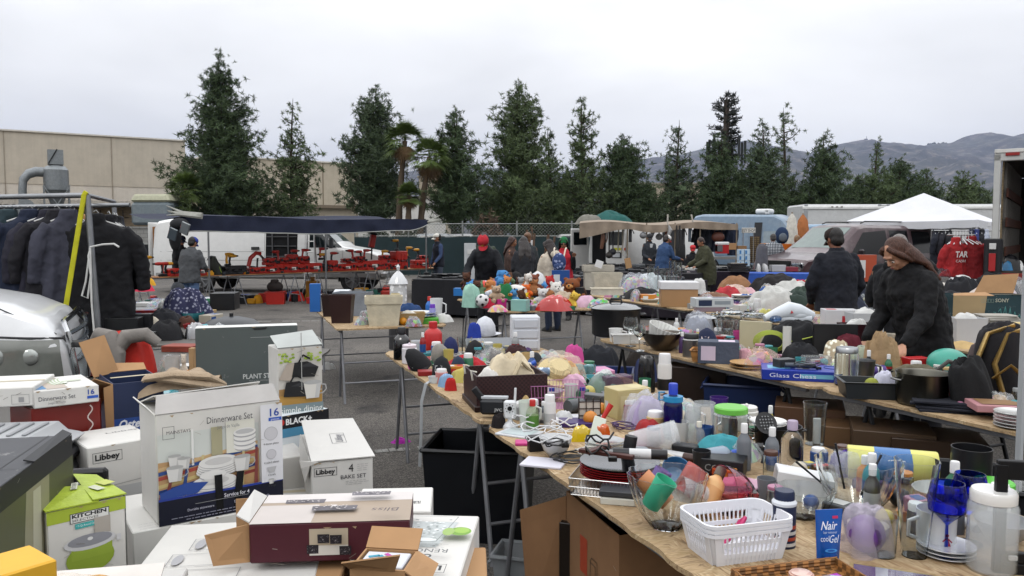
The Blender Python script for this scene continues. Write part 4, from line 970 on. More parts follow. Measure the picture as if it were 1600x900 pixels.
# silver car nose at the left edge of the picture
SIL=mat('#d2d3d4',rough=.3,coat=.6,nz=.04)
hd=24;o0=Vector((-2.68,4.73,0));dirv=Vector((math.cos(math.radians(hd)),math.sin(math.radians(hd)),0));nrm_=Vector((-dirv.y,dirv.x,0))
org=o0+nrm_*.88-dirv*4.45
t=thing('silver_car','silver car with a hazy headlight nosing in from the edge of the market','car',org,hd);t.scale=(1,1,1.07)
c=Car(t,4.5,[(0,.95),(.2,1.3),(.8,1.62),(2.2,1.66),(2.6,1.55),(3.3,1.22),(3.8,1.19),(4.15,1.12),(4.35,1.03),(4.45,.9),(4.5,.7)],[(0,.3),(4.5,.28)],[(0,.8),(.4,.88),(3.9,.9),(4.25,.87),(4.42,.8),(4.5,.7)],.92,.2,SIL)
c.patch('side_window',[(1.0,1.0),(2.9,1.0),(2.3,1.48),(1.1,1.5)],GLASS_D)
c.front('windscreen',2.65,3.25,-.9,.9,GLASS_D)
for x in(.9,3.65):arch(c,x,.4);wheel(t,x,-.8,.33)
hl=c.patch('headlight',[(3.6,.84),(4.44,.72),(4.42,.94),(3.62,1.0)],mat('#6f726c',rough=.12,coat=.8,kind='dusty'),.012)
b=MB()
for x_,r_ in((3.85,.06),(4.08,.068),(4.27,.05)):b.ell(x_,-(c.y(x_,.88)+.004),.875-(x_-3.85)*.04,r_,.018,r_*.95,16,8)
b.obj('headlight_lamp',mat('#a4a8a4',rough=.15,metal=.5,nz=.2),hl);c.seam([(3.58,1.005),(4.0,.985),(4.44,.945)],w=.014,m=mat('#17181a'));c.seam([(3.56,.83),(4.46,.71)],w=.012,m=mat('#17181a'));c.seam([(3.5,.35),(3.56,1.0)],w=.007)
c.patch('dark_bumper',[(3.55,.32),(4.48,.32),(4.46,.7),(3.58,.8)],mat('#141518',rough=.5),.014)
b=MB()
for i in range(6):b.tube([(4.47+.05*(1-((j-4)/4)**2)-i*.004,-.62+.155*j,.58+i*.075)for j in range(9)],.014,6)
b.obj('grille_bar',met('#5c6a78',.25),t)
b=MB();b.M=X(4.42,0,.52);b.box(.05,1.3,.42,0,0,0,c=.02);b.obj('grille_mesh',mat('#0f1013'),t)
b=MB();b.tube([(4.5,-.68,.5),(4.5,-.7,.75),(4.46,-.7,.97),(4.42,-.5,1.02),(4.44,0,1.03),(4.42,.5,1.02),(4.46,.7,.97)],.018,8);b.obj('chrome_trim',met('#c8cacc',.12),t)
b=MB()
pp=[(4.40,-.70),(4.1,-.74),(3.6,-.78),(3.0,-.82)]
b.tube([(x,y,ip(x,c.top)+.0)for x,y in pp],.004,4);b.obj('bonnet_seam',mat('#2a2a2c'),t)
# cars parked beyond the fence
for i,(px,D,col,lab)in enumerate(((685,45,'#9fa3a6','silver car parked behind the fence at the tip of the blue awning'),(724,47,'#c9cacb','white car parked behind the fence beside the bare trunk'),(905,46,'#a9a9a6','pale car parked behind the fence near the ski poles'))):
 p=at(px,370,D);t=thing('parked_car',lab,'car',(p.x-2.1,D,.35),0,'cars parked beyond the fence')
 c=Car(t,4.4,[(0,.95),(.5,1.05),(1.0,1.42),(2.6,1.45),(3.3,1.0),(4.2,.85),(4.4,.6)],[(0,.25),(4.4,.25)],[(0,.75),(.3,.85),(4.1,.85),(4.4,.7)],.9,.2,mat(col,rough=.3,coat=.4),nx=24)
 c.patch('side_window',[(.95,.95),(2.9,.95),(2.45,1.35),(1.2,1.35)],GLASS_D)
 for x in(.85,3.5):wheel(t,x,-.78,.32)
 # ------------------------------------------------------------ far left: power tool stall
NAVY=fab('#1d2338',ns=3,bump=.5,bs=14)
def gp(px,D):return Vector(((px-800)/FPX*D,D,0))
PA,PB=gp(285,17.1),gp(672,21.6)
t=thing('navy_awning','long dark blue tarp awning stretched over the power tool stall','awning',(0,0,0))
def aw(u,v):
 a=PA.lerp(PB,u);b=Vector((-12.8,23.5,0)).lerp(Vector((-5.9,24.2,0)),u);p=a.lerp(b,v*.42);sag=.05*math.sin(u*9)+.03*noise.noise(Vector((u*9,v*3,0)))
 return(p.x,p.y,2.07+.12*v+sag*.5-.1*math.sin(math.pi*v))
b=MB();b.grid(50,12,aw);b.obj('tarp_roof',NAVY,t)
b=MB()
def va(u,v):
 p=PA.lerp(PB,u);dr=.33+.03*math.sin(u*5)-(.22*max(0,(u-.9)/.1)**1.6);return(p.x+.02*math.sin(u*60)*v,p.y+.03*noise.noise(Vector((u*22,v*1.2,0)))-.02,aw(u,0)[2]-dr*v)
b.grid(90,10,va);b.obj('valance',NAVY,t)
b=MB();b.tube([va(i/60,1)for i in range(61)],.012,5);b.obj('hem_rope',mat('#a9aaa6',rough=.8),t)
for u in(.085,.52,.98):
 p=PA.lerp(PB,u);b=MB().cyl(.022,2.06,p.x,p.y+.03,0,n=8);b.obj('pole',met('#8a8c8e',.4),t)
for(cx,cz,n)in((1.0,2.06,9),(0.0,2.13,7)):  # gathered pale plastic at both ends
 p=PA.lerp(PB,cx);b=MB()
 for i in range(n):a=R(-.6,.6);b.tube([(p.x-(.25 if cx else-.45),p.y,cz-.05+a*.05),(p.x,p.y+a*.1,cz+.05*a),(p.x+(.22+R(0,.1))*(1 if cx else-1),p.y,cz+.2*a+.08)],[.05,.035,.008],6)
 b.obj('gathered_end',fab('#9b9b94'),t)
p=gp(282,17.0)
t=thing('hanging_tool_bag','bunched black and grey bag hung with sealed tool packs at the blue awning corner','bag',(p.x,p.y,1.35))
b=MB().ell(0,0,.55,.2,.15,.13).ell(-.1,0,.3,.13,.12,.33);b.obj('bag',fab('#232427'),t)
for x,z,c1 in((-.1,.22,'#4c565e'),(.16,.34,'#767c80')):
 b=MB().at(x,-.2,z,20,25,0).box(.19,.04,.27,c=.01);q=b.obj('blister_pack',pla(c1,.2),t);b=MB().at(x,-.235,z+.1,20,25,0).box(.1,.03,.1);b.obj('red_tool',pla('#b02a20'),q)
TL0,TL1=gp(200,16.95),gp(692,22.7)
def tl(u):return TL0. lerp(TL1,u)
for i,lab in enumerate(('first plywood table of the tool row near the man in grey','second plywood table of the tool row under the awning','third plywood table of the tool row before the van door','last plywood table of the tool row near the man in a white cap')):
 q0,q1=tl(i/4+.004),tl((i+1)/4-.004);osb(lab,(q1. x,q1. y),(q0. x,q0. y),-.0+.75,.75,seed=40+i,m=mat('#a5754c',rough=.7,kind='wood'),group=None,pairs=2)
tdir=(TL1-TL0).normalized();tn=Vector((-tdir.y,tdir.x,0));TANG=math.degrees(math.atan2(tdir.y,tdir.x))
# row tables: the walk goes right to left, so the table tops lie behind the front edge
def tpos(px,back=.3,z=.75):
 """a spot on the tool tables under picture column px"""
 best=min((abs(800+FPX*(tl(u)+tn*back).x/(tl(u)+tn*back).y-px),u)for u in np.linspace(0,1,400))[1]
 q=tl(best)+tn*back;return Vector((q.x,q.y,z))
REDP=pla('#a8251c',.4);BLKP=pla('#1b1b1e',.45);YELP=pla('#c98f1c',.4)
def case(loc,rot,w,d,h,m,label,lab_patch=True,group='tool cases along the tool row',open_=False):
 h*=1.5;t=thing('tool_case',label,'tool case',loc,rot,group)
 b=MB().box(w,d,h*.5,0,0,0,c=.015).box(w*.99,d*.99,h*.48,0,0,h*.51,c=.02)
 for i in(-1,0,1):b.box(w*.16,.02,h*.7,i*w*.3,-d/2,h*.15,c=.006)
 b.obj('shell',m,t)
 b=MB();b.tube([(-w*.16,-d/2,h*.45),(-w*.14,-d/2-.05,h*.45),(w*.14,-d/2-.05,h*.45),(w*.16,-d/2,h*.45)],.014,6);b.obj('handle',BLKP,t)
 for sx in(-1,1):b=MB().box(.05,.02,.07,sx*w*.34,-d/2-.012,h*.38);b.obj('latch',BLKP,t)
 if lab_patch:b=MB().box(w*.3,.008,h*.35,w*.16,-d/2-.014,h*.3);b.obj('white_label',pla('#cfc9c4',.5),t)
 return t
def drill(loc,rot,body,grip,label,group='cordless drills standing on the tool row',tall=0,tilt=0):
 t=thing('cordless_drill',label,'drill',loc,(tilt,0,rot),group)
 b=MB().at(0,0,.235+tall,0,90,0);b.lathe([(0,-.1),(.034,-.1),(.038,-.06),(.038,.02),(.03,.06),(.026,.08),(0,.08)],12);b.obj('motor_housing',body,t)
 b=MB().at(0,0,.235+tall,0,90,0);b.lathe([(0,.08),(.024,.08),(.02,.11),(.01,.135),(0,.135)],10);b.obj('chuck',BLKP,t)
 b=MB();b.tube([(-.065,0,.23+tall),(-.085,0,.15),(-.07,0,.07)],[(.034,.026),(.03,.024),(.036,.03)],8);b.obj('grip',grip,t)
 b=MB().box(.13,.08,.06,-.06,0,.0,c=.012);b.obj('battery',BLKP if body!=BLKP else body,t);return t
ordn='first second third fourth fifth sixth seventh eighth ninth tenth eleventh twelfth thirteenth fourteenth fifteenth sixteenth seventeenth eighteenth nineteenth twentieth'.split()+['twenty-first','twenty-second','twenty-third','twenty-fourth']
cs=[(208,.3,.1,0),(268,.24,.12,1),(310,.3,.13,1),(397,.32,.1,1),(418,.42,.11,1),(436,.4,.15,1),(450,.42,.14,1),(466,.5,.14,1),(486,.5,.15,1),(516,.3,.19,1),(535,.45,.12,1),(556,.45,.14,1),(577,.55,.16,1),(590,.45,.17,1),(612,.42,.12,1),(623,.42,.33,1),(655,.45,.16,1),(218,.4,.1,0),(365,.55,.14,0),(505,.55,.13,0)]
for i,(px,w,h,rd)in enumerate(cs):
 case(tpos(px,.2+.03*(i%2)),TANG+R(-6,6),w,.3,h,REDP if rd else BLKP,'%s %s hard plastic tool case, counted along the tool row'.replace('counted','counting from the hanging jackets')%(ordn[i],'red' if rd else 'black'),rd and i%2==0)
dr=[(213,'y',0),(232,'y',.1),(247,'r',0),(259,'r',0),(264,'y',.03),(358,'y',.13),(364,'y',.1),(505,'r',.2),(522,'r',.12),(547,'r',.16),(560,'r',.14),(602,'y',.14),(617,'y',.34),(640,'y',.2),(650,'y',.16),(430,'r',.16),(461,'r',.17),(478,'r',.18),(503,'y',.1),(574,'r',.16)]
for i,(px,c_,z)in enumerate(dr):
 drill(tpos(px,.22,.75+(z*1.45 if z>.05 else 0)),TANG+random.choice((0,180,15,-15)),{'y':YELP,'r':REDP}[c_],{'y':YELP,'r':REDP}[c_]if i%2 else BLKP,'%s cordless drill of the tool row, %s bodied, upright on its battery'%(ordn[i],{'y':'yellow','r':'red'}[c_]),tall=.05)
 # second layer of red boxes, saws and odd tools
for i,(px,z,w,h)in enumerate([(444,.9,.3,.1),(455,.89,.3,.16),(472,.9,.34,.12),(560,.9,.3,.1),(540,.88,.25,.08),(600,.92,.3,.1),(660,.92,.3,.08),(420,.87,.3,.12)]):
 case(tpos(px,.28,z+.07),TANG+R(-15,15),w,.2,h,REDP,'%s small red case lying on top of larger tool cases'%ordn[i],False,'small cases stacked on the tool row')
t=thing('reciprocating_saw','red reciprocating saw propped up high on the tool row','saw',tpos(395,.3,.92),(0,0,TANG))
b=MB();b.tube([(-.12,0,0),(-.06,0,.2),(.08,0,.32),(.2,0,.3)],[.05,.055,.05,.05],8);b.obj('saw_body',REDP,t);b=MB();b.tube([(.18,0,.28),(.34,0,.1),(.5,0,-.02)],[.03,.022,.012],6);b.obj('blade_arm',met('#8b8b8b'),t)
b=MB();b.tube([(-.1,0,0),(.1,0,-.02),(.12,0,.2)],.025,6);b.obj('handle',BLKP,t)
t=thing('leaf_blower','tall black and green blower standing on the tool row beside the awning pole','blower',tpos(338,.25),TANG)
b=MB();b.tube([(-.2,0,.35),(-.12,0,.42),(-.02,0,.4)],.03,8);b.obj('nozzle',BLKP,t);b=MB().loft([[(x+a*math.cos(j*.524),.13*math.sin(j*.524),z)for j in range(12)]for z,a,x in((0,.2,.05),(.15,.17,.0),(.3,.09,-.06),(.42,.05,-.08))]);b.obj('housing',pla('#23271f',.4),t)
b=MB();b.tube([(.06,-.13,.05),(-.02,-.1,.3)],.01,5);b.obj('green_trim',pla('#7e9a2a'),t)
t=thing('impact_gun','red gun shaped tool raised upright on a stick above the tool row','power tool',tpos(580,.25,1.02),TANG)
b=MB();b.tube([(0,0,0),(.02,0,.35)],.02,6);b.obj('stick',BLKP,t);b=MB().at(0,0,.33,0,12,0).box(.16,.12,.34,c=.02);b.obj('tool_body',REDP,t);b=MB().at(.06,0,.66,0,12,0).box(.19,.13,.07,c=.02);b.obj('tool_top',BLKP,t)
for i in range(16):  # small loose tools
 px=R(210,670);one(MB().at(0,0,.0,0,0,0).box(R(.08,.2),.08,R(.05,.09),c=.01).ell(.05,0,.07,.04,.03,.04,8,6),'hand_tool',random.choice((BLKP,REDP,YELP,pla('#3a3d42'))),'small loose hand tool lying between the cases of the tool row','hand tool',tpos(px,R(.05,.14)),R(0,180),'loose hand tools on the tool row')
 # under the tool tables
def crate(loc,rot,w,d,h,m,label,cat='crate',name='plastic_crate',group=None):
 t=thing(name,label,cat,loc,rot,group);b=MB();T=.006;k=.9
 prof=lambda s,z:[(-w/2*s,-d/2*s,z),(w/2*s,-d/2*s,z),(w/2*s,d/2*s,z),(-w/2*s,d/2*s,z)]
 b.loft([prof(k,0),prof(1,h),prof(.97,h),prof(k*.97,.01)],cap=True);b.obj('tub',m,t,smooth=False)
 b=MB();e=.02
 b.tube([(-w/2-.004,-d/2-.004,h),(w/2+.004,-d/2-.004,h),(w/2+.004,d/2+.004,h),(-w/2-.004,d/2+.004,h),(-w/2-.004,-d/2-.004,h)],.012,6);b.obj('rim',m,t)
 for sx in(-1,1):b=MB();b.tube([(sx*(w/2+.006),-.06,h-.03),(sx*(w/2+.03),-.05,h-.05),(sx*(w/2+.03),.05,h-.05),(sx*(w/2+.006),.06,h-.03)],.008,6);b.obj('handle',m,t)
 return t
crate(gp(430,19.3),10,.45,.35,.3,REDP,'red plastic tote with a tool bag on top under the tool row','tote')
b=MB().ell(0,0,.12,.2,.13,.14).at(0,-.02,.2).box(.16,.16,.1,c=.02);one(b,'tool_bag',fab('#2c2523'),'dark tool bag with an orange top on the red tote','bag',gp(429,19.35)+Vector((0,0,.3)))
crate(gp(489,19.5),0,.3,.3,.14,REDP,'low round-cornered red tub on the asphalt below the tool row','tub')
b=MB().box(.3,.3,.5,c=.02);b.box(.1,.1,.1,0,0,.5);one(b,'yellow_box',pla('#a5742a'),'tall yellow-brown plastic box under the tool row near the front wheel','box',gp(488,20.6))
t=thing('fuel_can','red plastic fuel can by the front wheel of the white panel van','fuel can',gp(603,20.5),8)
b=MB().box(.28,.2,.26,c=.04).box(.2,.15,.08,0,0,.26,c=.03);b.obj('can_body',pla('#96281f'),t);b=MB();b.tube([(-.07,0,.33),(-.04,0,.38),(.08,0,.36)],.015,6);b.obj('handle',pla('#7d1f18'),t);b=MB().at(.1,0,.33,0,30,0).cyl(.02,.08);b.obj('spout',BLKP,t)
junk=[('#23439a','blue'),('#b3281e','red'),('#1c1c1f','black'),('#c98f1c','yellow'),('#8a8a88','grey'),('#2a5c50','teal')]
for i in range(60):
 c_,n_=random.choice(junk);px=R(215,600);D=17.5+(px-200)/500*4.5+R(.2,1.2);b=MB()
 if i%3:b.box(R(.15,.4),R(.15,.3),R(.1,.25),c=.02)
 else:b.heap(R(.25,.4),R(.2,.35),R(.12,.25),i,8)
 one(b,'under_table_goods',pla(c_)if i%3 else fab(c_),'%s goods in the jumble on the ground under the tool row'%n_,'goods',gp(px,D),R(0,90),'%s goods under the tool row'%n_)
 # ladders in the van door
t=thing('step_ladder','aluminium stepladder leaning in the open side door of the white panel van','ladder',gp(486,22.7)+Vector((0,0,.0)),5)
b=MB()
for sx in(-.16,.16):b.tube([(sx,-.3,0),(sx*.6,0,1.75)],.02,6);b.tube([(sx,.3,0),(sx*.6,.02,1.75)],.015,6)
for i in range(5):b.tube([(-.16+.01*i,-.3+.06*i+.03,.3+i*.3),(.16-.01*i,-.3+.06*i+.03,.3+i*.3)],.016,6)
b.obj('ladder_frame',met('#b0b0b0',.4),t)
# ------------------------------------------------------------ hanging jackets on the pipe rack
RK=7.3
t=thing('pipe_rack','grey steel pipe clothes rack tied with a yellow strap','clothes rack',(0,0,0));PIPE=met('#8b8d90',.4,nz=.15)
c0=at(136,305,7.0);c1=at(-60,309,7.0);c2=at(178,315,8.6)
b=MB();b.tube([c1,c0],.024,10);b.obj('top_pipe',PIPE,t)
b=MB();b.tube([c1-Vector((0,-.25,.075)),c0+Vector((.25,.25,-.075))],.02,10);b.obj('hanging_pipe',PIPE,t)
b=MB();b.tube([c0,c2],.02,8);b.obj('side_pipe',PIPE,t)
b=MB();b.tube([c0,(c0. x+.1,c0. y,0)],.028,10);b.obj('post',PIPE,t)
b=MB();b.tube([c2,(c2. x+.05,c2. y,0)],.024,10);b.obj('post',PIPE,t)
b=MB();b.tube([(c1. x,c1. y,c1. z),(c1. x,c1. y,0)],.028,10);b.obj('post',PIPE,t)
b=MB();s0=Vector((c0. x-.01,c0. y-.03,c0. z));s1=at(103,478,6.9);b.tube([s0+Vector((.02,0,.03)),s0,s1,Vector((s1. x-.12,s1. y,.02))],[(.012,.022),(.012,.024),(.004,.026),(.004,.026)],6);b.obj('yellow_strap',fab('#b3b022',bump=.2,bs=120),t)
b=MB();r0=at(141,386,6.93);b.tube([r0,at(160,382,6.93),at(178,381,6.95),at(186,386,6.95)],.009,6);b.tube([r0,at(138,410,6.93),at(134,440,6.93),at(128,462,6.93),at(137,466,6.92),at(142,430,6.92),at(138,400,6.92),r0,at(143,470,6.9),at(148,530,6.9)],.008,6);b.obj('white_rope',fab('#c9c9c6'),t)
def jacket(label,loc,rot,col,Lb=.75,wd=.25,sleeve=.55,seed=0,z=2.0,group='jackets hanging on the pipe rack',m=None,collar=None,flare=1.15,extra=None,cat='jacket',name='hanging_jacket',hang=True):
 t=thing(name,label,cat,loc,rot,group);m=m or fab(col,ns=6)
 b=MB();h0=-.12
 b.loft([[(a*math.cos(j*math.pi/9),(c+.022*math.sin(j*3.1+seed+z_)*min(1,(h0-z_)*2))*math.sin(j*math.pi/9)+.01*math.sin(j*5+seed),z_)for j in range(18)]for z_,a,c in((h0-Lb,wd*flare,.1),(h0-Lb*.7,wd*1.06,.1),(h0-Lb*.35,wd,.1),(h0-.1,wd*.98,.09),(h0-.03,wd*.8,.075),(h0+.02,.1,.06),(h0+.06,.075,.06))])
 for sd in(-1,1):b.tube([(sd*wd*.75,0,h0-.05),(sd*wd*1.08,.02,h0-.16),(sd*(wd*1.25),.03+.02*math.sin(seed),h0-sleeve*.6),(sd*wd*1.28,.06,h0-sleeve)],[.065,.08,.068,.055],10)
 b.loft([[(.085*math.cos(j*math.pi/7)*k,.07*math.sin(j*math.pi/7)*k,h0+z_)for j in range(14)]for z_,k in((0,.9),(.05,1.0),(.1,.85))])
 o=b.obj('garment',m,t);remesh(o,.012,2,.028)
 if hang:b=MB();b.tube([(0,0,h0+.05),(0,0,-.04),(.02,0,-.01),(0,0,.015),(-.02,0,0)],.004,5);b.tube([(-wd*.7,0,h0-.01),(0,0,h0+.06),(wd*.7,0,h0-.01)],.008,5);b.obj('coat_hanger',pla('#c8c8c6',.4),t)
 if extra:extra(t,h0)
 return t
hz=c0. z-.095
def hx(px):return at(px,325,7.25).x
for i,(px,col,rot,Lb,wd,lab)in enumerate([(-22,'#27363b',38,.78,.25,'dark teal jacket at the outer end of the pipe rack'),(14,'#2a3a40',34,.66,.24,'dusty teal fleece jacket second on the pipe rack'),(50,'#1d2539',30,.82,.26,'navy blue wool jacket on the pipe rack'),(78,'#252430',42,.84,.25,'charcoal plum coat beside the navy jacket'),(92,'#1d1c22',36,.88,.26,'nearly black coat in the middle of the rack'),(108,'#3c3d49',50,.74,.22,'slate grey twill jacket close to the yellow strap')]):
 jacket(lab,(hx(px),7.22+.02*(i%2),hz),rot,col,Lb*1.0,wd,.56,i)
def tan(t,h0):
 b=MB();b.at(.12,-.1,0).tube([(0,0,h0-.15),(.02,-.01,h0-.5),(.0,0,h0-.95)],(.02),6);b.obj('tan_facing',fab('#86603f'),t)
for i,(px,D,col,rot,Lb,wd,lab,ex)in enumerate([(150,7.25,'#121216',12,1.15,.29,'big black overcoat behind the grey post',None),(170,7.6,'#15151a',-25,1.1,.25,'black work coat with tan inside edge',tan),(178,8.0,'#101014',-35,1.15,.25,'long black coat nearest the tool row',None),(128,7.7,'#a27a52',-10,.5,.2,'tan jacket half hidden behind the yellow strap',None),(182,8.3,'#22242c',-40,1.15,.22,'dark grey coat last on the side pipe',tan)]):
 p=at(px,330,D);jacket(lab,(p.x,D,hz-.04),rot,col,Lb,wd,.6,20+i,group='coats hanging by the rack corner',extra=ex)
for i,px in enumerate((6,22,34,60,116)):
 b=MB();b.tube([(0,0,-.1),(0,0,-.04),(.02,0,-.01),(0,0,.015),(-.02,0,0)],.003,4);b.tube([(-.18,0,-.19),(0,0,-.1),(.18,0,-.19),(-.18,0,-.19)],.003,4)
 one(b,'coat_hanger',met('#a9a9a9'),'empty wire coat hanger on the pipe rack','coat hanger',(hx(px),7.22,hz),40,'empty hangers on the pipe rack')
 # ------------------------------------------------------------ middle stall with canvas awning
CANV=fab('#8d7f70',ns=3,bump=.5,bs=12)
QA,QB=gp(905,23.6),gp(1152,24.2)
t=thing('canvas_awning','faded tan canvas awning on thin poles beside the cargo van','awning')
def cw(u,v):
 a=QA.lerp(QB,u);return(a.x+.3*v,a.y+3.2*v,2.03+.1*math.sin(u*math.pi)*0+.05*math.sin(u*10)+.12*v)
b=MB();b.grid(50,10,cw);b.obj('canvas_roof',CANV,t)
def cv(u,v):
 p=cw(u,0);dr=.2+.25*max(0,1-u*3.2)+.03*math.sin(u*17);return(p[0],p[1]-.03+.03*math.sin(u*70)*v,p[2]-dr*v)
b=MB();b.grid(90,8,cv);b.obj('valance',CANV,t)
for u in(.3,.42,.76,.995,.6):p=cw(u,0);b=MB().cyl(.022,2.05,p[0],p[1]+.05,n=8);b.obj('pole',mat('#7d7263',rough=.7),t)
for u,dx in((.55,0),(.72,-.1)):p=cw(u,0);b=MB();b.tube([(p[0],p[1],1.9),(p[0]+dx,p[1],2.3)],.025,6);b.obj('broom_stick',mat('#b5b0a6'),t)
b=MB().heap(1.6,1.3,.45,5,18,.4);one(b,'green_tarp',fab('#1f5450'),'bundled teal tarp heaped on the roof of the white cargo van','tarp',(3.5,28.3,2.06))
b=MB().heap(.9,.8,.33,8,14,.4);one(b,'grey_tarp',fab('#78766e'),'grey cloth bundle beside the teal tarp on the van roof','tarp',(2.7,28.0,2.06))
HANG=[('#6d4a38',.7,940),('#3a3733',.9,952),('#b3ab98',.8,970),('#2a2a2c',.5,985),('#8b8b8a',.35,1018),('#9a9a98',.35,1030),('#2d2b2b',.7,1060),('#4c5560',.5,1078),('#a0542a',.4,1040),('#87888a',.3,1005),('#d0cdc6',.9,978),('#5a5b5e',.6,1068),('#9c9c9c',.28,1045),('#34343a',.8,958),('#7a5240',.5,946)]
for i,(c_,l,px)in enumerate(HANG):
 p=at(px,352,23.9+.25*(i%3));b=MB()
 k=i%4
 if k==0:b.tube([(0,0,0),(.05,0,-l*.5),(0,0,-l)],[.02,.07,.05],7)
 elif k==1:b.cyl(.02,l,0,0,-l).ell(0,0,-l,.11,.09,.1,12,8)
 elif k==2:b.tube([(-.06,0,0),(-.08,0,-l),(.02,0,-l*1.05),(.06,0,-l*.8),(.05,0,0)],.022,6)
 else:b.box(.09,.05,l,0,0,-l,c=.01).tube([(0,0,0),(.12,0,-l*.5)],.015,5)
 t=one(b,'hanging_goods',pla(c_,.5),'%s item dangling from the canvas awning, %s from the van'%({0:'long rounded',1:'ladle shaped',2:'looped',3:'flat'}[k],ordn[sorted(q[2]for q in HANG).index(px)]),'hanging goods',p,R(-30,30),'goods dangling from the canvas awning')
 # ski poles and garden tools standing behind the shoppers
for i in range(11):
 px=812+i*4.6+R(-1,1);p=gp(px,18.5+R(-.5,.5));c_=random.choice(['#b9babc','#a5322a','#5b4636','#d8d8d8','#7a7a7c']);h=R(1.35,1.85);b=MB();lx=R(-.25,.3)
 b.tube([(0,0,0),(lx,0,h)],.017,6);b.tube([(lx,0,h),(lx*1.05,0,h+.12)],.028,6)
 one(b,'ski_pole',pla(c_,.4),'%s long pole of the upright bundle behind the shoppers, %s along it'%({'#b9babc':'silver','#a5322a':'red','#5b4636':'brown','#d8d8d8':'white','#7a7a7c':'grey'}[c_],ordn[i]),'pole',p,0,'long poles standing behind the shoppers')
 # key stall
t=thing('key_sign','small white board sign reading key shop beside the camper van','sign',at(1170,358,24.6)-Vector((.38,0,.0)),0)
A0=at(1159,364,24.6);t.location=A0
b=MB().box(.42,.03,.16,.21,0,-.0);b.obj('board',pla('#d6d4ce',.6),t);A=Art((.02,-.016,.03),(1,0,0),(0,0,1));A.text('KEY SHOP',0,0,.09,'#3a3a3c',.38,.012);A.frame(-.01,-.02,.4,.13,.006,'#4a4a4a');A.done(t,'lettering')
b=MB();b.tube([(.05,.02,0),(.05,.02,-1.7)],.015,6);b.tube([(.37,.02,0),(.37,.02,-1.7)],.015,6);b.obj('post',STEEL,t)
t=thing('key_board','display board covered with rows of blank keys below the sign','display board',gp(1176,25.3),0)
b=MB().box(.3,.04,.85,.05,0,.8);b.obj('board',pla('#4b3c31',.8),t)
b=MB()
for i in range(6):
 for j in range(13):b.box(.022,.012,.045,-.07+i*.048,-.026,.83+j*.062,c=.003)
o=b.obj('blank_keys',met('#b4a276',.35),t);o['kind']='stuff'
b=MB()
for sx in(-.06,.16):b.tube([(sx,.02,0),(sx,.02,.8)],.012,5)
b.obj('leg',STEEL,t)
for i,(px,c_,lab,w,h)in enumerate([(1122,'#22283a','navy trousers hanging behind the red cool box',.5,.8),(1134,'#1c2130','dark denim jacket hanging by the camper side',.5,.8),(1108,'#3a3f4a','grey work shirt hanging below the awning end',.4,.7),(1145,'#20283c','dark blue overalls at the end of the hanging row',.4,.9),(1092,'#26262c','black jacket hanging near the crouching seller',.4,.7)]):
 p=at(px,348,25.2);jacket(lab,p,10+8*i,c_,h,w*.45,.5,50+i,group='clothes hanging by the key stall',hang=False)
t=thing('brown_bag','round brown leather bag hanging under the awning end','bag',at(1122,368,24.3),0)
b=MB().ell(0,0,-.05,.2,.09,.16);b.obj('pouch',mat('#5b3226',rough=.5,nz=.2),t);b=MB();b.tube([(-.14,0,.05),(-.08,0,.2),(.08,0,.2),(.14,0,.05)],.012,6);b.obj('strap',mat('#472519'),t)
t=thing('backpack','blue and grey rucksack hanging behind the plaid shirted shopper','bag',at(1222,360,23.0));b=MB().ell(0,0,-.15,.2,.1,.25);b.obj('pack',fab('#1f3352'),t);b=MB().ell(0,-.08,-.2,.12,.05,.13);b.obj('pocket',fab('#5d6670'),t)
t=thing('market_umbrella','closed white market umbrella standing beside the box truck','umbrella',gp(1236,25),0,'closed umbrellas by the box truck');b=MB().lathe([(.03,.9),(.2,1.0),(.2,1.5),(.12,2.2),(.03,2.35)],16,flute=.12,nf=8);b.obj('canopy',fab('#c3bfb6'),t);b=MB().cyl(.025,2.4,n=8);b.obj('pole',mat('#8a7a66'),t)
t=thing('market_umbrella','closed orange striped umbrella standing beside the box truck','umbrella',gp(1253,25.4),0,'closed umbrellas by the box truck');b=MB().lathe([(.03,.9),(.2,1.0),(.22,1.5),(.14,2.15),(.03,2.33)],16,flute=.12,nf=8);b.obj('canopy',fab('#a5673c'),t)
b=MB()
for i in range(6):b.lathe([(.2-.025*i,0),(.215-.025*i,.03),(.2-.025*i,.06)],16,0,0,1.15+i*.18)
b.obj('white_stripe',fab('#cfc7b8'),t);b=MB().cyl(.025,2.38,n=8);b.obj('pole',mat('#8a7a66'),t)
# ------------------------------------------------------------ white pop-up tent
WT=mat('#cfd0d4',rough=.75,nz=.05,ns=2)
tc_=Vector((((1440-800)/FPX)*22.6,22.6,0));t=thing('popup_tent','white square pop-up tent with a pyramid roof over racks of clothes','tent',tc_,51)
hw=1.62;b=MB();ez,pz=2.06,2.86
for i in range(4):
 a0,a1=math.radians(45+90*i),math.radians(135+90*i);c_a=Vector((math.cos(a0),math.sin(a0),0))*hw*1.414;c_b=Vector((math.cos(a1),math.sin(a1),0))*hw*1.414
 def rf(u,v):
  e=c_a.lerp(c_b,u);p=e*(1-v);return(p.x,p.y,ez+(pz-ez)*v-.1*math.sin(math.pi*v)*(1-abs(2*u-1))*.8-.03*math.sin(math.pi*u)*(1-v))
 b.grid(14,12,rf)
b.obj('roof',WT,t,sharp=15)
b=MB()
for i in range(4):
 a0,a1=math.radians(45+90*i),math.radians(135+90*i);c_a=Vector((math.cos(a0),math.sin(a0),0))*hw*1.418;c_b=Vector((math.cos(a1),math.sin(a1),0))*hw*1.418
 b.grid(30,3,lambda u,v:(c_a.lerp(c_b,u).x,c_a.lerp(c_b,u).y,ez+.005-.03*math.sin(math.pi*u)-.2*v+.008*math.sin(u*40)*v))
b.obj('valance',WT,t,sharp=15)
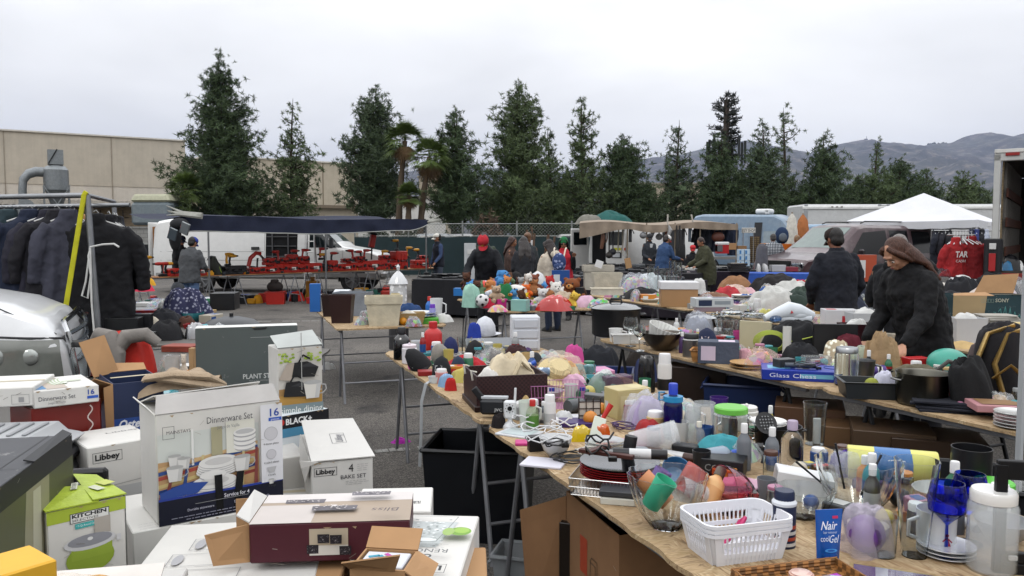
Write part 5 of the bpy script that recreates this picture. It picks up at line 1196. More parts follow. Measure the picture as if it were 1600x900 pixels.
for i in range(4):
 a0=math.radians(45+90*i);b=MB().box(.05,.05,2.05,math.cos(a0)*hw*1.38,math.sin(a0)*hw*1.38,0);b.obj('pole',pla('#d4d5d8',.4),t)
b=MB().box(.42,.015,.1,0,-hw-.012,ez-.14);b.obj('white_tag',pla('#e8e8ea'),t)
# clothes under the tent
t=thing('clothes_rail','clothes rail packed with garments under the white tent','clothes rail',gp(1470,19.6));b=MB();b.tube([(-.2,0,1.78),(1.7,.2,1.78)],.018,8);b.obj('rail',met('#999'),t)
for x in(-.2,1.7):b=MB();b.tube([(x,.1,0),(x,.1,1.78)],.018,8);b.obj('post',met('#999'),t)
for i,(px,c_,lab)in enumerate([(1462,'#1c1f2a','dark navy shirt at the pole end of the tent rail'),(1472,'#22222a','black blouse next along the tent rail'),(1483,'#191a20','black dress on the tent rail'),(1518,'#1e2438','navy top on the tent rail behind the red jackets'),(1526,'#2a3566','bright blue shirt high on the tent rail'),(1534,'#17181d','black coat near the far end of the tent rail'),(1541,'#9aa0ae','pale grey blue shirt at the far end of the tent rail')]):
 jacket(lab,at(px,357,19.7),62,c_,.75,.22,.5,70+i,group='garments on the tent rail')
 # red jackets on a short stand
t=thing('garment_stand','short metal stand holding bunched red jackets','clothes stand',gp(1500,14));b=MB();b.tube([(0,0,0),(0,0,1.66)],.016,8);b.tube([(-.25,0,1.66),(.25,0,1.66)],.014,8);b.tube([(-.3,-.2,.02),(.3,.2,.02)],.014,6);b.tube([(-.3,.2,.02),(.3,-.2,.02)],.014,6);b.obj('stand',met('#999'),t)
def tar(t,h0):
 A=Art((-.17,-.135,h0-.24),(1,0,.0),(0,-.1,1));A.text('TAR',.04,0,.1,'#d8d2d0',.26,.03);A.text('CASH',.06,-.09,.045,'#d0c4c2',.2,.01);A.done(t,'lettering')
jacket('red jacket with white block letters on the short stand',(gp(1500,14).x-.14,13.9,1.64),14,'#921c20',.58,.2,.46,91,group=None,extra=tar,flare=1.75)
jacket('plain darker red jacket bunched on the short stand',(gp(1500,14).x+.16,13.95,1.66),-28,'#7c181d',.64,.2,.46,92,group=None,flare=1.75)
for i in range(7):b=MB();b.tube([(0,0,-.12),(0,0,0),(.02,0,.02),(-.01,0,.03)],.005,5);b.tube([(-.16,0,-.2),(0,0,-.11),(.16,0,-.2)],.009,5);one(b,'coat_hanger',pla('#d2d2d4'),'white plastic hanger bunched above the red jackets','coat hanger',(gp(1500,14).x-.16+i*.05,13.92,1.7),20+i*22,'white hangers above the red jackets')
# ------------------------------------------------------------ open box truck on the edge
t=thing('open_box_truck','white box truck with its open back showing plywood and slatted walls','truck',gp(1548,13.6),-35)
WTR=mat('#b9b9b6',rough=.5,kind='worn',nz=.06)
b=MB();b.box(.1,.14,1.92,.05,0,1.1,c=.01).box(3,.14,.13,1.5,0,2.9,c=.01);b.obj('rear_frame',WTR,t)
b=MB().box(3,.16,.06,1.5,0,3.035);b.obj('roof_edge',mat('#c9c8c4'),t)
b=MB().box(.2,.04,.05,.26,-.075,2.98);b.obj('red_marker',pla('#8c1f1c',.3),t)
b=MB().box(.26,.3,1.1,.03,.02,.5,c=.02);b.obj('corner_column',mat('#1c1c20',rough=.6),t)
for z,h,c_ in((1.42,.1,'#c9c9c7'),(1.05,.3,'#a22a2c'),(.8,.14,'#b9b9b9'),(.52,.24,'#8a1f22')):b=MB().box(.1,.04,h,.03,-.145,z);b.obj('rear_lamp' if c_!='#c9c9c7' else 'paper_sticker',pla(c_,.25),t)
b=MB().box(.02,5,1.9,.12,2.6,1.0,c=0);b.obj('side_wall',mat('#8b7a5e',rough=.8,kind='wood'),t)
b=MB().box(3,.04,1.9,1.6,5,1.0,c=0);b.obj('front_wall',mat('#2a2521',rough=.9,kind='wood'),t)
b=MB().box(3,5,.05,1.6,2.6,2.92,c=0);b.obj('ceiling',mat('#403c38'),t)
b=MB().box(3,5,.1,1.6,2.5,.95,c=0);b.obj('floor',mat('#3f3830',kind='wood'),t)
b=MB()
for y in np.arange(.35,5,.38):b.box(.05,.09,1.9,.15,y,1.02,c=.004)
b.obj('wall_rib',mat('#6d6a66',rough=.6,metal=.2),t)
for z in(1.3,1.8,2.3):b=MB().box(.03,4.8,.16,.19,2.6,z);b.obj('wood_slat',mat('#4b2a1e',rough=.7,kind='wood'),t)
for x in(.75,.95,1.2):b=MB();b.tube([(x,1.2,1.05),(x+.06,1.2,2.7)],.02,6);b.obj('cargo_pole',met('#a4a4a6'),t)
b=MB()
for i in range(5):b.tube([(.72,1.15,1.15+.28*i),(1.25,1.15,1.15+.28*i)],.012,5)
b.obj('wire_rack',met('#9a9a9a'),t)
for x in(1.0,2.4):wheel(t,x,2.2,.42,-1)
b=MB().box(3,.1,.12,1.6,-.05,.9,c=.01);b.obj('tail_ledge',mat('#7c2a26',rough=.6,metal=.2),t)
for px,c_,lab,w,h in((1583,'#1d6fa0','bright blue plastic bag on the truck tail',.35,.2),(1592,'#16161a','black bundle on the truck tail beside the blue bag',.5,.25),(1572,'#a9b0b8','clear plastic bag sagging on the truck tail',.35,.18),(1598,'#dcdcda','white bag at the very end of the truck tail',.3,.2)):
 one(MB().heap(w,.3,h,px,12,.5),'plastic_bag',mat(c_,rough=.3,nz=.2),lab,'bag',(gp(px,13.6).x,13.85,1.05))
t=thing('security_camera','grey gooseneck lamp fixed inside the open truck','lamp',at(1567,272,14.2));b=MB();b.tube([(0,0,-.3),(0,0,0),(.03,0,.1)],.02,6);b.ell(.04,0,.1,.05);b.obj('lamp_arm',met('#9a9a9a'),t)
# ------------------------------------------------------------ people
DN=(.12,.08,-1)
person('man in a black jacket and dark cap behind the tool tables',gp(281,18.3),-25,1.66,4,(4,0,0),[(DN,(-.3,.8,-.3))]*2,'m','#17181c','jacket','#1d2026',('#14110f','short'),('#141a2c','#141a2c','A','#d8d8dc'))
person('broad man in a grey fleece, blue cap and jeans at the tool tables',gp(296,15.6),75,1.64,8,(14,0,0),[((.25,.1,-1),(-.4,.9,-.2))]*2,'m','#45474a','jacket','#50678a',('#14110f','short'),('#2a3a8c','#2a3a8c'),build=1.22)
person('man in a white cap and dark vest at the far end of the tool tables',gp(685,22.4),215,1.72,2,(2,-20,0),[(DN,(.0,.7,-.7)),(DN,(.1,.3,-1))],'m','#161a26','vest','#3c4350',('#15110f','short'),('#d6d4cc','#d6d4cc'),inner='#3c4d70')
person('seller in a red and white cap leaning over the soft toys',gp(762,12.9)+Vector((0,.1,0)),-100,1.76,26,(26,0,0),[((.35,.35,-1),(.25,.7,-.9)),((.3,.4,-.9),(-.2,.8,-.6))],'d','#191b20','jacket','#1c1c20',('#15110f','short'),('#a3202c','#b22632','b','#d8b83c'),build=1.12)
person('man in a green hooded jacket and dark cap turned away behind the seller',gp(757,16.2),95,1.72,8,(10,0,0),None,'m','#3a4238','hoodie','#2c3440',('#15110f','short'),('#1b1d26','#1b1d26','','#fff'),build=1.2,hood=1)
person('woman with long wavy brown hair looking sideways behind the toys',gp(798,17.0),-15,1.64,2,(6,0,0),None,'m','#4c3a34','jacket','#2c3440',('#3b211a','long'))
person('person with greying dark hair in a black top seen from behind',gp(819,14.8),100,1.64,3,(8,0,0),[(DN,(-.2,.7,-.5))]*2,'m','#25262b','jacket','#23252e',('#3a3534','long'),build=1.05)
person('shopper with light brown hair tied up in a dark coat',gp(824,16.6),70,1.72,3,(0,0,0),None,'m','#2f3335','coat','#2b2f38',('#6d4c33','bun'))
pb=person('woman in a cream hooded sweater and jeans shopping with her back turned',gp(864,13.7),125,1.6,8,(14,10,0),[((.15,.2,-1),(.1,.7,-.5))]*2,'m','#c0b5a5','hoodie','#232c40',('#241816','long'),hood=1,build=1.12)
t=thing('small_backpack','small blue and white patterned backpack on the woman in cream','backpack',pb.location+Vector((.09,-.27,1.2)),-12);b=MB().ell(0,0,0,.12,.08,.16);b.box(.2,.08,.2,0,0,-.15,c=.04);b.obj('bag_body',mat('#1e3464',rough=.7,kind='floral',bs=16),t);b=MB().ell(0,-.07,-.07,.085,.035,.06);b.obj('pocket',mat('#283c68',rough=.7,kind='floral',bs=22),t)
for sx in(-.08,.08):b=MB();b.tube([(sx,0,.1),(sx*1.2,.07,.22),(sx*1.25,.14,.24)],.014,6);b.obj('strap',fab('#d0c6b6'),t)
person('person in a green knit cap, sunglasses and red vest facing the camera',gp(881,15.6),-105,1.62,3,(4,10,0),[((.2,.1,-1),(.1,.5,.8)),(DN,(-.2,.8,.3))],'m','#a81e2c','vest','#22242c',('#201512','long'),('#1c6a3c','#1c6a3c','beanie'),inner='#16161a',glasses=True)
person('man in a charcoal jacket over a white collar under the canvas awning',gp(1014,23.4),-75,1.72,2,(8,-15,0),[(DN,(-.2,.7,-.3))]*2,'m','#2b2e34','jacket','#22242a',('#5c5855','short'),('#2c2d30','#2c2d30'),inner='#cfd0d2')
person('man in a blue jacket and white and red cap under the canvas awning',gp(1035,20.8),35,1.7,12,(12,0,0),[((.15,.3,-1),(.0,1,-.15))]*2,'m','#2c4468','jacket','#262a34',('#2c2522','short'),('#d8d6d2','#b02c30'),build=1.12)
person('crouching seller in a red cap and black shirt under the awning end',gp(1082,22.8)-Vector((0,0,.2)),-100,1.6,6,(6,0,0),None,'m','#151519','jacket','#1d1f26',('#15110f','short'),('#b22a2e','#b22a2e'),sit=True)
person('person wrapped in an olive green shawl bending over the stall',gp(1104,19.3),195,1.64,12,(18,0,0),[((.2,.25,-1),(-.1,.8,-.4))]*2,'m','#3b3c2a','poncho','#2a2a26',('#3a2c28','short'))
t=None
person('person in a black and white plaid shirt with back turned',gp(1208,21.6),80,1.72,6,(12,0,0),[((.3,.1,-1),(-.2,.8,-.3))]*2,'m','#333','jacket','#2a2c34',('#3c3836','short'),build=1.2,topkind=mat('#8a8c90',rough=.9,kind='plaid',bs=2.0))
person('fair haired person in a dark grey cardigan near the closed umbrellas',gp(1247,22.2),110,1.68,4,(12,0,0),[((.3,.1,-1),(-.2,.8,-.3))]*2,'m','#3a3b40','coat','#2a2c34',('#8a6a4c','short'),build=1.1)
person('man in a navy quilted jacket and brown cap seen from behind',gp(1308,8.55),93,1.73,2,(14,8,0),[((.3,.0,-1),(-.25,.55,-.8))]*2,'d','#12151f','jacket','#15161c',('#171210','short'),('#2c201c','#2c201c','','#fff'),vox=.011,build=1.16)
person('grey haired person in a black hooded sweater behind the woman',gp(1402,7.1),60,1.66,10,(10,0,0),[((.22,.25,-1),(-.1,.8,-.5))]*2,'m','#101116','hoodie','#14151a',('#77726e','short'),vox=.011,hood=1,build=1.08)
person('woman with long auburn hair in a black hoodie looking down at the tables',gp(1447,5.75),196,1.69,19,(28,0,0),[((.12,.25,-1),(.05,.8,-.8)),((.15,.1,-1),(-.1,.7,-.9))],'l','#0e0e11','hoodie','#15151b',('#4a2a1c','long'),vox=.009,hood=1,build=1.18)
# ------------------------------------------------------------ the market tables
AX=lambda y:.457-(y-2.07)*.36
BX=lambda y:.72-(y-6.85)*.468
CX=lambda y:1.13+(12.05-y)*.396
osb('nearest long particle board table carrying the glassware and white basket',(AX(1.15),1.15),(AX(3.72),3.72),1.22,.75,seed=1)
osb('second particle board table carrying the caps and woven chest',(AX(3.725),3.725),(AX(6.1),6.1),1.22,.75,seed=2)
osb('particle board table carrying the pots and the gold trimmed bag',(BX(2.3),2.3),(BX(4.6),4.6),1.2,.75,seed=3,legm=DARKSTEEL)
osb('particle board table carrying the slow cooker and steel bowl',(BX(4.61),4.61),(BX(6.85),6.85),1.2,.75,seed=4,legm=DARKSTEEL)
osb('far particle board table with stacked canvas bins and white carton',(CX(9.56),9.56),(CX(12.05),12.05),1.1,.75,seed=5)
osb('particle board table behind the jars and steam iron',(CX(7.2),7.2),(CX(9.54),9.54),1.1,.75,seed=6)
osb('particle board table behind the woman in black',(CX(4.9),4.9),(CX(7.18),7.18),1.1,.75,seed=7)
osb('particle board table buried in clothes',(4.2,10.3),(3.0,12.6),1.5,.75,seed=8)
osb('particle board table with the torn television carton',(5.35,8.1),(4.22,10.28),1.5,.75,seed=9)
osb('particle board table heaped with soft toys',(-.07,9.3),(-.8,11.3),1.15,.75,seed=10)
osb('particle board table with cream fabric bins and lampshades',(-1.67,7.56),(-2.5,9.97),1.1,.75,seed=11)
PT=pla('#55524e',.6)
osb('grey table under the stacked kitchenware cartons',(-2.3,1.05),(-2.3,3.0),2.0,.62,seed=12,m=PT,group='tables on the left side')
osb('grey table under the plant stand carton and light strings',(-2.6,3.15),(-2.78,6.2),1.35,.75,seed=13,m=PT,group='tables on the left side')
osb('grey table with black cases and the grill lid',(-3.05,6.35),(-4.9,10.4),1.0,.75,seed=14,m=PT,group='tables on the left side')
draped('long black draped table behind the toys',(-.5,15.7),(-2.05,16.3),1.7,.76,'#15151a',clabel='black cloth draped over the long table before the man in a white cap',seed=1)
draped('front black draped table near the cream hooded shopper',(3.4,15.2),(1.15,16.7),.95,.76,'#1c161f',clabel='purplish black cloth on the front table by the canvas bins',seed=2)
draped('middle black draped table near the cargo van',(4.3,18.6),(1.6,20.0),.95,.76,'#18161b',clabel='black cloth on the middle table near the cargo van',seed=3)
draped('rear black draped table under the canvas awning edge',(4.6,22.0),(2.0,22.9),.9,.76,'#17151a',clabel='black cloth on the rear table under the canvas awning',seed=4)
draped('purple black draped table behind the shawled person',(7.2,19.0),(4.2,20.1),.85,.76,'#221826',clabel='dark purple cloth on the table behind the shawled person',seed=5)
draped('blue draped table before the maroon car',(7.3,17.5),(5.4,18.1),.8,.8,'#2a4fa0',clabel='bright blue sheet over the table before the maroon car',seed=6,drop=.4)
osb('low table with radios and cool box under the awning end',(6.4,21.9),(4.6,22.6),.7,.8,seed=15,m=pla('#8a8a86',.5),group=None)
# ------------------------------------------------------------ cartons
def fb(xl,xr,Dl,Dr,yt,yb=None,z0=None):
 """front face from picture columns and distances of its two edges -> centre of front bottom, rot, w, h"""
 a=Vector(((xl-800)/FPX*Dl,Dl,0));b=Vector(((xr-800)/FPX*Dr,Dr,0));zt=CAMH-(yt-HZ)*Dl/FPX
 z0=z0 if z0 is not None else CAMH-(yb-HZ)*Dl/FPX
 c=(a+b)/2;c.z=z0;return c,math.degrees(math.atan2(b.y-a.y,b.x-a.x)),(b-a).length,zt-z0
class Carton:
 def __init__(s,name,label,cat,spec,d,m,group=None,sides=None,open_top=False,dents=0,c=.003):
  pos,rot,w,h=spec;s.w,s.d,s.h=w,d,h
  s.t=thing(name,label,cat,pos,rot,group);m=m if not isinstance(m,str)else mat(m,rough=.6,nz=.06,kind='')
  b=MB()
  if open_top:
   for args in((w,.004,h,0,.002,0),(w,.004,h,0,d-.002,0),(.004,d-.008,h,-w/2+.002,d/2,0),(.004,d-.008,h,w/2-.002,d/2,0),(w-.01,d-.01,.004,0,d/2,0)):b.box(*args,c=0)
  else:
   nu=7  # slightly bulged, worn sides
   b.box(w,d,h,0,d/2,0,c=c)
  b.obj('carton_body',m,s.t)
  s.F=Art((-w/2,0,0),(1,0,0),(0,0,1));s.T=Art((-w/2,0,h),(1,0,0),(0,1,0));s.Rt=Art((w/2,0,0),(0,1,0),(0,0,1));s.Lf=Art((-w/2,d,0),(0,-1,0),(0,0,1))
 def done(s):
  if s.w>.12 and s.h>.04:  # parcel tape and scuffs
   s.T.rect(s.w*.1,s.d*.47,s.w*.9,.022,'#b3a98f')if s.d>.19 and not s.T.mb.F else 0
   for _ in range(5):x,y=R(.02,s.w-.04),R(.01,s.h-.01);s.F.line([(x,y),(x+R(.008,.03),y+R(-.012,.012))],.0011,R(0,1)<.5 and '#a8a39a' or '#77726a')
   for _ in range(3):x=R(0,s.w-.02);s.F.poly([(x,s.h-.0005),(x+R(.008,.02),s.h-.0005),(x+.007,s.h-R(.003,.007))],'#a08a6c')
  for a,n in((s.F,'front_print'),(s.T,'top_print'),(s.Rt,'side_print'),(s.Lf,'side_print')):
   if a.mb.F:a.done(s.t,n)
  return s
 def flap(s,a,b,c_,d_,m=None,name='flap',t=.003):q=MB().panel(a,b,c_,d_,t);return q.obj(name,m or mat(CARD,rough=.8,nz=.1),s.t,smooth=False)
WBX=mat('#d2d0cb',rough=.55,nz=.05,kind='worn');WB2=mat('#c2c0bc',rough=.6,kind='worn',nz=.05);KR=mat(CARD,rough=.85,nz=.12,ns=3);INK='#1c1c20';GRY='#8d8d8f'
def mug(A,x,y,s,c='#d3d2cf',sh='#a9a9a8'):
 A.line([(x+.4*s,y+.62*s),(x+.62*s,y+.6*s),(x+.66*s,y+.38*s),(x+.5*s,y+.22*s),(x+.35*s,y+.2*s)],.05*s,sh)
 A.poly([(x-.3*s,y),(x+.3*s,y),(x+.42*s,y+.75*s),(x-.42*s,y+.75*s)],c);A.poly([(x+.1*s,y),(x+.3*s,y),(x+.42*s,y+.75*s),(x+.2*s,y+.75*s)],'#bdbcba');A.ell(x,y+.75*s,.42*s,.1*s,sh)
def plates(A,x,y,a,n=4):
 for i in range(n):A.ell(x,y+i*.1*a,a*(1-.03*i),a*.3,'#a7a7a8');A.ell(x,y+i*.1*a+.03*a,a*(1-.03*i),a*.3,'#dcdbd8')
 A.ell(x,y+(n-1)*.1*a+.05*a,a*.62,a*.17,'#c6c5c3')
 # big dinnerware carton
d=Carton('dinnerware_carton','large white dinnerware carton printed with plates and mugs on a chequered cloth','carton',fb(235,433,2.1,2.3,652,830),.2,WBX);w,h=d.w,d.h;F=d.F
F.rect(.004,.07,w*.8,h*.58,'#c9cdc8');F.rect(.004,.07,w*.8,h*.33,'#b89368')
for i,(c_,y0)in enumerate([('#8e3e36',.075),('#28417e',.093),('#c7b27a',.108),('#a6493d',.13),('#32508f',.143),('#c9a97c',.155)]):
 F.poly([(.004,y0-.01),(w*.8,y0+.028),(w*.8,y0+.037),(.004,y0+.0)],c_)
for i in range(7):F.poly([(.02+i*.04,.07),(.03+i*.04,.07),(.05+i*.037,h*.58),(.043+i*.037,h*.58)],('#8a4a44','#3a5288','#c8b888')[i%3])
F.rect(.09,h*.5,.006,.1,'#e3e3e0');F.rect(w*.42,h*.56,.03,.08,'#a5a082');F.rect(w*.54,h*.56,.08,.09,'#d9d8cc')
for i in range(4):F.ell(w*.69,h*.6+i*.013,.032-.001*(3-i),.012,'#a2a2a4');F.ell(w*.69,h*.6+i*.013+.004,.032,.012,'#dfdedb')
F.ell(w*.69,h*.6+.045,.026,.007,'#b7b7b7')
plates(F,w*.47,.125,.06,5);mug(F,w*.13,.155,.04);mug(F,w*.2,.145,.04);mug(F,w*.13,.115,.052);mug(F,w*.66,.115,.055);plates(F,w*.43,.083,.065,3);F.ell(w*.42,.115,.036,.012,'#9fa0a4');F.poly([(w*.33,.115),(w*.53,.115),(w*.48,.095),(w*.38,.095)],'#cfcecb');F.ell(w*.42,.118,.036,.012,'#dddcd9')
F.poly([(.004,.072),(.1,.074),(.13,.1),(.07,.108),(.004,.09)],'#2c4a94')
F.rect(0,0,w,.068,'#14172a');F.rect(0,.067,w,.006,'#2a3f98')
F.text('Dinnerware Set',w*.38,h-.038,.018,'#33343a',w*.37);F.text('Juego de Vajilla',w*.46,h-.056,.009,'#77787c',w*.18)
F.frame(.014,h-.066,.03,.034,.0012,'#555');F.text('MAINSTAYS',.024,h-.053,.009,'#444',.062)
F.rect(w*.815,.07,w*.185,h-.075,'#d9d9dd');F.text('16',w-.036,h-.04,.022,'#23479c',.027,.02);F.rect(w-.04,h-.054,.038,.01,'#2a56b4');F.text('pieces',w-.033,h-.052,.006,'#e8e8f0',.024)
for i,(yy,rr,tx)in enumerate(((h-.09,.02,'4 dinner plates'),(h-.15,.0145,'4 salad plates'))):F.ell(w-.034,yy,rr,rr,'#a9a9ad');F.ell(w-.034,yy,rr-.0015,rr-.0015,'#c3c2c6');F.text(tx,w-.056,yy-rr-.012,.006,'#444',.044)
F.poly([(w-.048,h-.187),(w-.02,h-.187),(w-.027,h-.203),(w-.041,h-.203)],'#b4b4b6');F.text('4 bowls',w-.045,h-.213,.006,'#444',.022);mug(F,w-.036,h-.236,.018);F.text('4 mugs',w-.045,h-.244,.006,'#444',.022)
F.text('Service for 4',w*.5,.05,.011,'#dcdce4',.07,.01);F.line([(w*.27,.047),(w*.7,.047)],.001,'#aaa');F.text('Durable stoneware',w*.3-.03,.03,.007,'#ccd',.07);F.text('Dishwasher & microwave safe',w*.58,.03,.007,'#ccd',.1);F.lines(w*.2,.016,.2,2,.008,'#99a',.002);F.lines(.03,.016,.05,1,.008,'#99a',.002)
d.done();Z=h
d.flap((-w/2,.0,h),(w/2,.0,h),(w/2-.01,.03,h+.045),(-w/2+.01,.03,h+.045),mat('#b3b0ad',rough=.7));d.flap((-w/2,.2,h),(-w/2+.003,0.03,h+.045),(w/2-.04,.05,h+.05),(w/2,.2,h+.012),WBX,'open_lid');T=Art(Vector((-w/2+.03,.07,h+.047)),(1,0,0.02),(0,1,-.22));T.ell(.12,.05,.035,.014,'#b9b9bb')
for i in range(4):T.ell(.05+i*.012,.05,.007,.018,'#8f8f92')
T.lines(.17,.07,.08,4,.012,'#777');T.done(d.t,'lid_print')
d.flap((-w/2,.0,h-.002),(-w/2,.2,h-.002),(-w/2-.02,.18,h+.022),(-w/2-.02,.02,h+.022),WBX)
for dx,lean_ in((-.02,-.004),(.025,.012)):  # two black carrying straps standing in front
 b=MB().panel((dx,-.012,.0),(dx+.02,-.012,.0),(dx+.02+lean_,-.016,.115),(dx+lean_,-.016,.115),.003);o=b.obj('carrying_strap',fab('#0f0f11'),d.t)
 # anchor carton below it, and other lower layer cartons
spec=(d.t.location-Vector((.0,.0,.235))+Vector((-.01,-.03,0)),34,.42,.233)
a=Carton('glassware_carton','white glassware carton lying under the big dinnerware carton, lettering on its side turned upright','carton',spec,.34,WBX);F=a.F
F.text('anchor',.05,.06,.028,'#23305e',.1,.02,rot=90);F.text('hocking',.075,.06,.01,'#555',.06,rot=90);F.ell(.13,.1,.03,.03,'#b4b4b8');F.ell(.13,.1,.024,.024,'#cfcfd2');F.lines(.2,.16,.12,7,.014,'#77777c');a.Lf.text('anchor',.12,.15,.03,INK,.09,.02);a.Lf.line([(.1,.12),(.24,.12)],.002,INK);a.T.lines(.02,.05,.2,3,.02,'#999');a.done()
b_=Carton('bakeware_carton','white carton with line drawings and printed orange slices below the burgundy box','carton',((-.62,1.62,.62),8,.4,.27),.42,WBX);T=b_.T
T.ell(.15,.33,.035,.02,'#c98a1c');T.ell(.19,.34,.038,.022,'#d9a828');T.ell(.19,.34,.03,.016,'#e5c34a');T.ell(.23,.33,.03,.018,'#c9861c')
for i in range(3):T.frame(.03+i*.03,.05+.09*i,.2,.07,.0014,'#77777a');T.ell(.05+.03*i,.085+.09*i,.012,.03,'#aaaaad')
b_.done()
c3=Carton('dinnerware_carton','white carton filling the gap under the Libbey boxes'.replace('Libbey','bake set'),'carton',((-.75,2.28,.62),12,.5,.2),.4,WB2);c3. done()
c3=Carton('plain_carton','plain brown carton at the bottom of the left stack','carton',((-1.35,1.55,.62),5,.5,.22),.4,KR);c3. done()
# white box with serif name at left
SER=dict(bold=.018)
def libbey(A,x,y,wd,hh=None,c=INK,mirror=False,rot=0):
 hh=hh or wd*.38
 if rot==180:
  A.frame(x,y,wd,hh,.0012,c);A.text('Libbey',x+wd*.92,y+hh*.78,hh*.55,c,wd*.84,.03,rot=180)
 else:A.frame(x,y,wd,hh,.0012,c);A.text('Libbey',x+wd*.08,y+hh*.27,hh*.55,c,wd*.84,.03,rot=0)
l1=Carton('glass_carton','white glass carton with a boxed name and amber tumbler picture','carton',fb(126,236,2.38,2.52,705,None,.62),.24,WBX);w,h=l1. w,l1. h
libbey(l1. F,.014,h-.052,.085);l1. F.line([(.045,h-.13),(.2,h-.12)],.0015,'#8a8a8a');l1. F.rect(.05,h-.3,.145,.165,'#b7b8b8');l1. F.rect(.055,h-.3,.135,.12,'#8a3c1c');l1. F.ell(.1,h-.22,.03,.03,'#a6521c');l1. F.ell(.15,h-.25,.03,.04,'#5b2212');l1. T.text('Libbey',.1,.15,.014,'#777',.1);l1. done()
# bake set
l2=Carton('bake_set_carton','scuffed white bake set carton with a torn lifted lid','carton',fb(481,579,2.3,2.36,729,None,.62),.36,WB2);w,h=l2. w,l2. h
libbey(l2. F,.008,h-.042,.066);l2. F.text('4',w*.6,h-.036,.024,INK,.014,.0);l2. F.text('BAKE SET',w*.47,h-.056,.012,'#33333a',.075);l2. F.lines(w*.74,h-.016,.03,4,.006,'#888',.001);l2. F.lines(w*.55,h-.064,.06,3,.005,'#888',.001);l2. F.lines(.014,h-.13,.055,4,.008,'#888',.001);l2. F.lines(w*.55,h-.13,.06,4,.008,'#888',.001);l2. done()
q=l2. flap((-w/2,-.005,h+.004),(w/2+.006,-.005,h+.004),(w/2-.01,.34,h+.045),(-w/2+.0,.34,h+.05),WB2,'lifted_lid')
A=Art(Vector((-.01,.1,h+.0195)),Vector((0,.98,.12)),Vector((-1,0,0)));
A=Art(Vector((.03,.12,h+.0215)),Vector((0,1,.122)),Vector((-1,0,.005)));A.frame(0,0,.085,.045,.0015,'#555');A.text('Libbey',.01,.01,.022,'#77777a',.065,.02);A.done(l2. t,'lid_print')
l2. flap((-w/2,.0,h+.001),(-w/2,.36,h+.001),(-w/2-.012,.3,h-.06),(-w/2-.012,.04,h-.07),WB2,'torn_side_flap')
l2. flap((-w/2,-.006,h-.004),(-w/2+.02,-.008,h+.004),(-w/2-.03,-.006,h+.012),(-w/2-.03,-.003,h-.012),WB2,'torn_corner')
l3=Carton('glass_carton','greyish white carton standing upside down between the bake set and the dinnerware carton','carton',fb(425,476,2.5,2.55,722,None,.62),.2,WB2);libbey(l3. F,.0,.09,.1,.04,rot=180);l3. done()
# toaster carton: black band, blue sides
l4=Carton('toaster_carton','light blue and black small appliance carton under the mug set carton','carton',fb(428,510,2.66,2.8,655,None,.62),.3,mat('#cfd6da',rough=.45));w,h=l4. w,l4. h
l4. F.rect(0,h-.045,w,.045,'#17171c');l4. F.rect(0,h-.075,w,.03,'#4a87a8');l4. F.ell(.016,h-.022,.011,.011,'#b8261c');l4. F.text('BLACK+',.032,h-.032,.02,'#e4e4e4',.1,.03);l4. F.line([(.01,h-.11),(.05,h-.1),(.07,h-.12),(.05,h-.14),(.1,h-.13)],.003,'#777');l4. F.ell(.04,h-.15,.035,.014,'#c9a25a');l4. done()
l5=Carton('appliance_carton','flat blue appliance carton poking out behind the bake set carton','carton',(Vector((-.69,2.86,.86)),22,.2,.045),.26,mat('#5f97b4',rough=.4));l5. T.rect(.11,.06,.06,.15,'#2a2d33');l5. T.rect(.12,.08,.028,.1,'#c9c9cc');l5. T.text('NINE',.02,.2,.018,'#d8e2e8',.06);l5. T.ell(.15,.2,.008,.008,'#b8261c');l5. F.rect(0,0,.2,.02,'#17171c');l5. done()
# mug rack carton
l6=Carton('mug_set_carton','tall narrow carton pictured with black mugs and green leaves, lid torn open','carton',fb(431,501,2.72,2.8,546,655),.13,mat('#c9c7c2',rough=.5));w,h=l6. w,l6. h;F=l6. F
F.rect(.002,.03,w-.004,h-.032,'#c3bfb8');F.rect(.002,.03,w-.004,h*.22,'#b98f48');F.poly([(.002,h*.3),(w-.002,h*.36),(w-.002,h*.42),(.002,h*.4)],'#a07c4c')
rr=random.Random(3)
for cx in(.03,.12):
 for i in range(16):F.ell(cx+rr.uniform(-.028,.028),h-.02-rr.uniform(0,.03),.006,.004,rr.choice(('#8ea83a','#a9bd55','#7d9a2c')),8)
F.poly([(.0,h*.55),(.03,h*.78),(.06,h*.78),(.045,h*.52)],'#a89c90')
for cx,cy,s_ in((.09,h*.7,.055),(.06,h*.42,.05)):F.line([(cx-.02,cy+.02),(cx-.005,cy+.045),(cx+.02,cy+.03)],.006,'#141417');F.poly([(cx-.045,cy-.03),(cx+.035,cy-.035),(cx+.05,cy+.0),(cx+.01,cy+.022),(cx-.035,cy+.02)],'#1b1b1e');F.poly([(cx-.02,cy+.005),(cx+.045,cy+.0),(cx+.02,cy+.018)],'#343438')
F.rect(w*.5,.09,.003,.2,'#9a9a98');mug(F,w*.75,h*.24,.075,'#d2cfc8');F.rect(.002,0,w-.004,.042,'#7c8c90');F.text('simple dining',.004,.012,.022,'#e6e6e2',w*.94);l6. done()
l6. flap((-w/2,.0,h),(w/2,.0,h+.004),(w/2-.004,.1,h+.045),(-w/2,.1,h+.032),mat('#a9adaa',rough=.5),'lifted_lid');l6. flap((w/2,.0,h),(w/2,.1,h),(w/2+.008,.1,h+.025),(w/2+.003,.02,h+.02),mat('#8f8f8c'),'torn_flap')
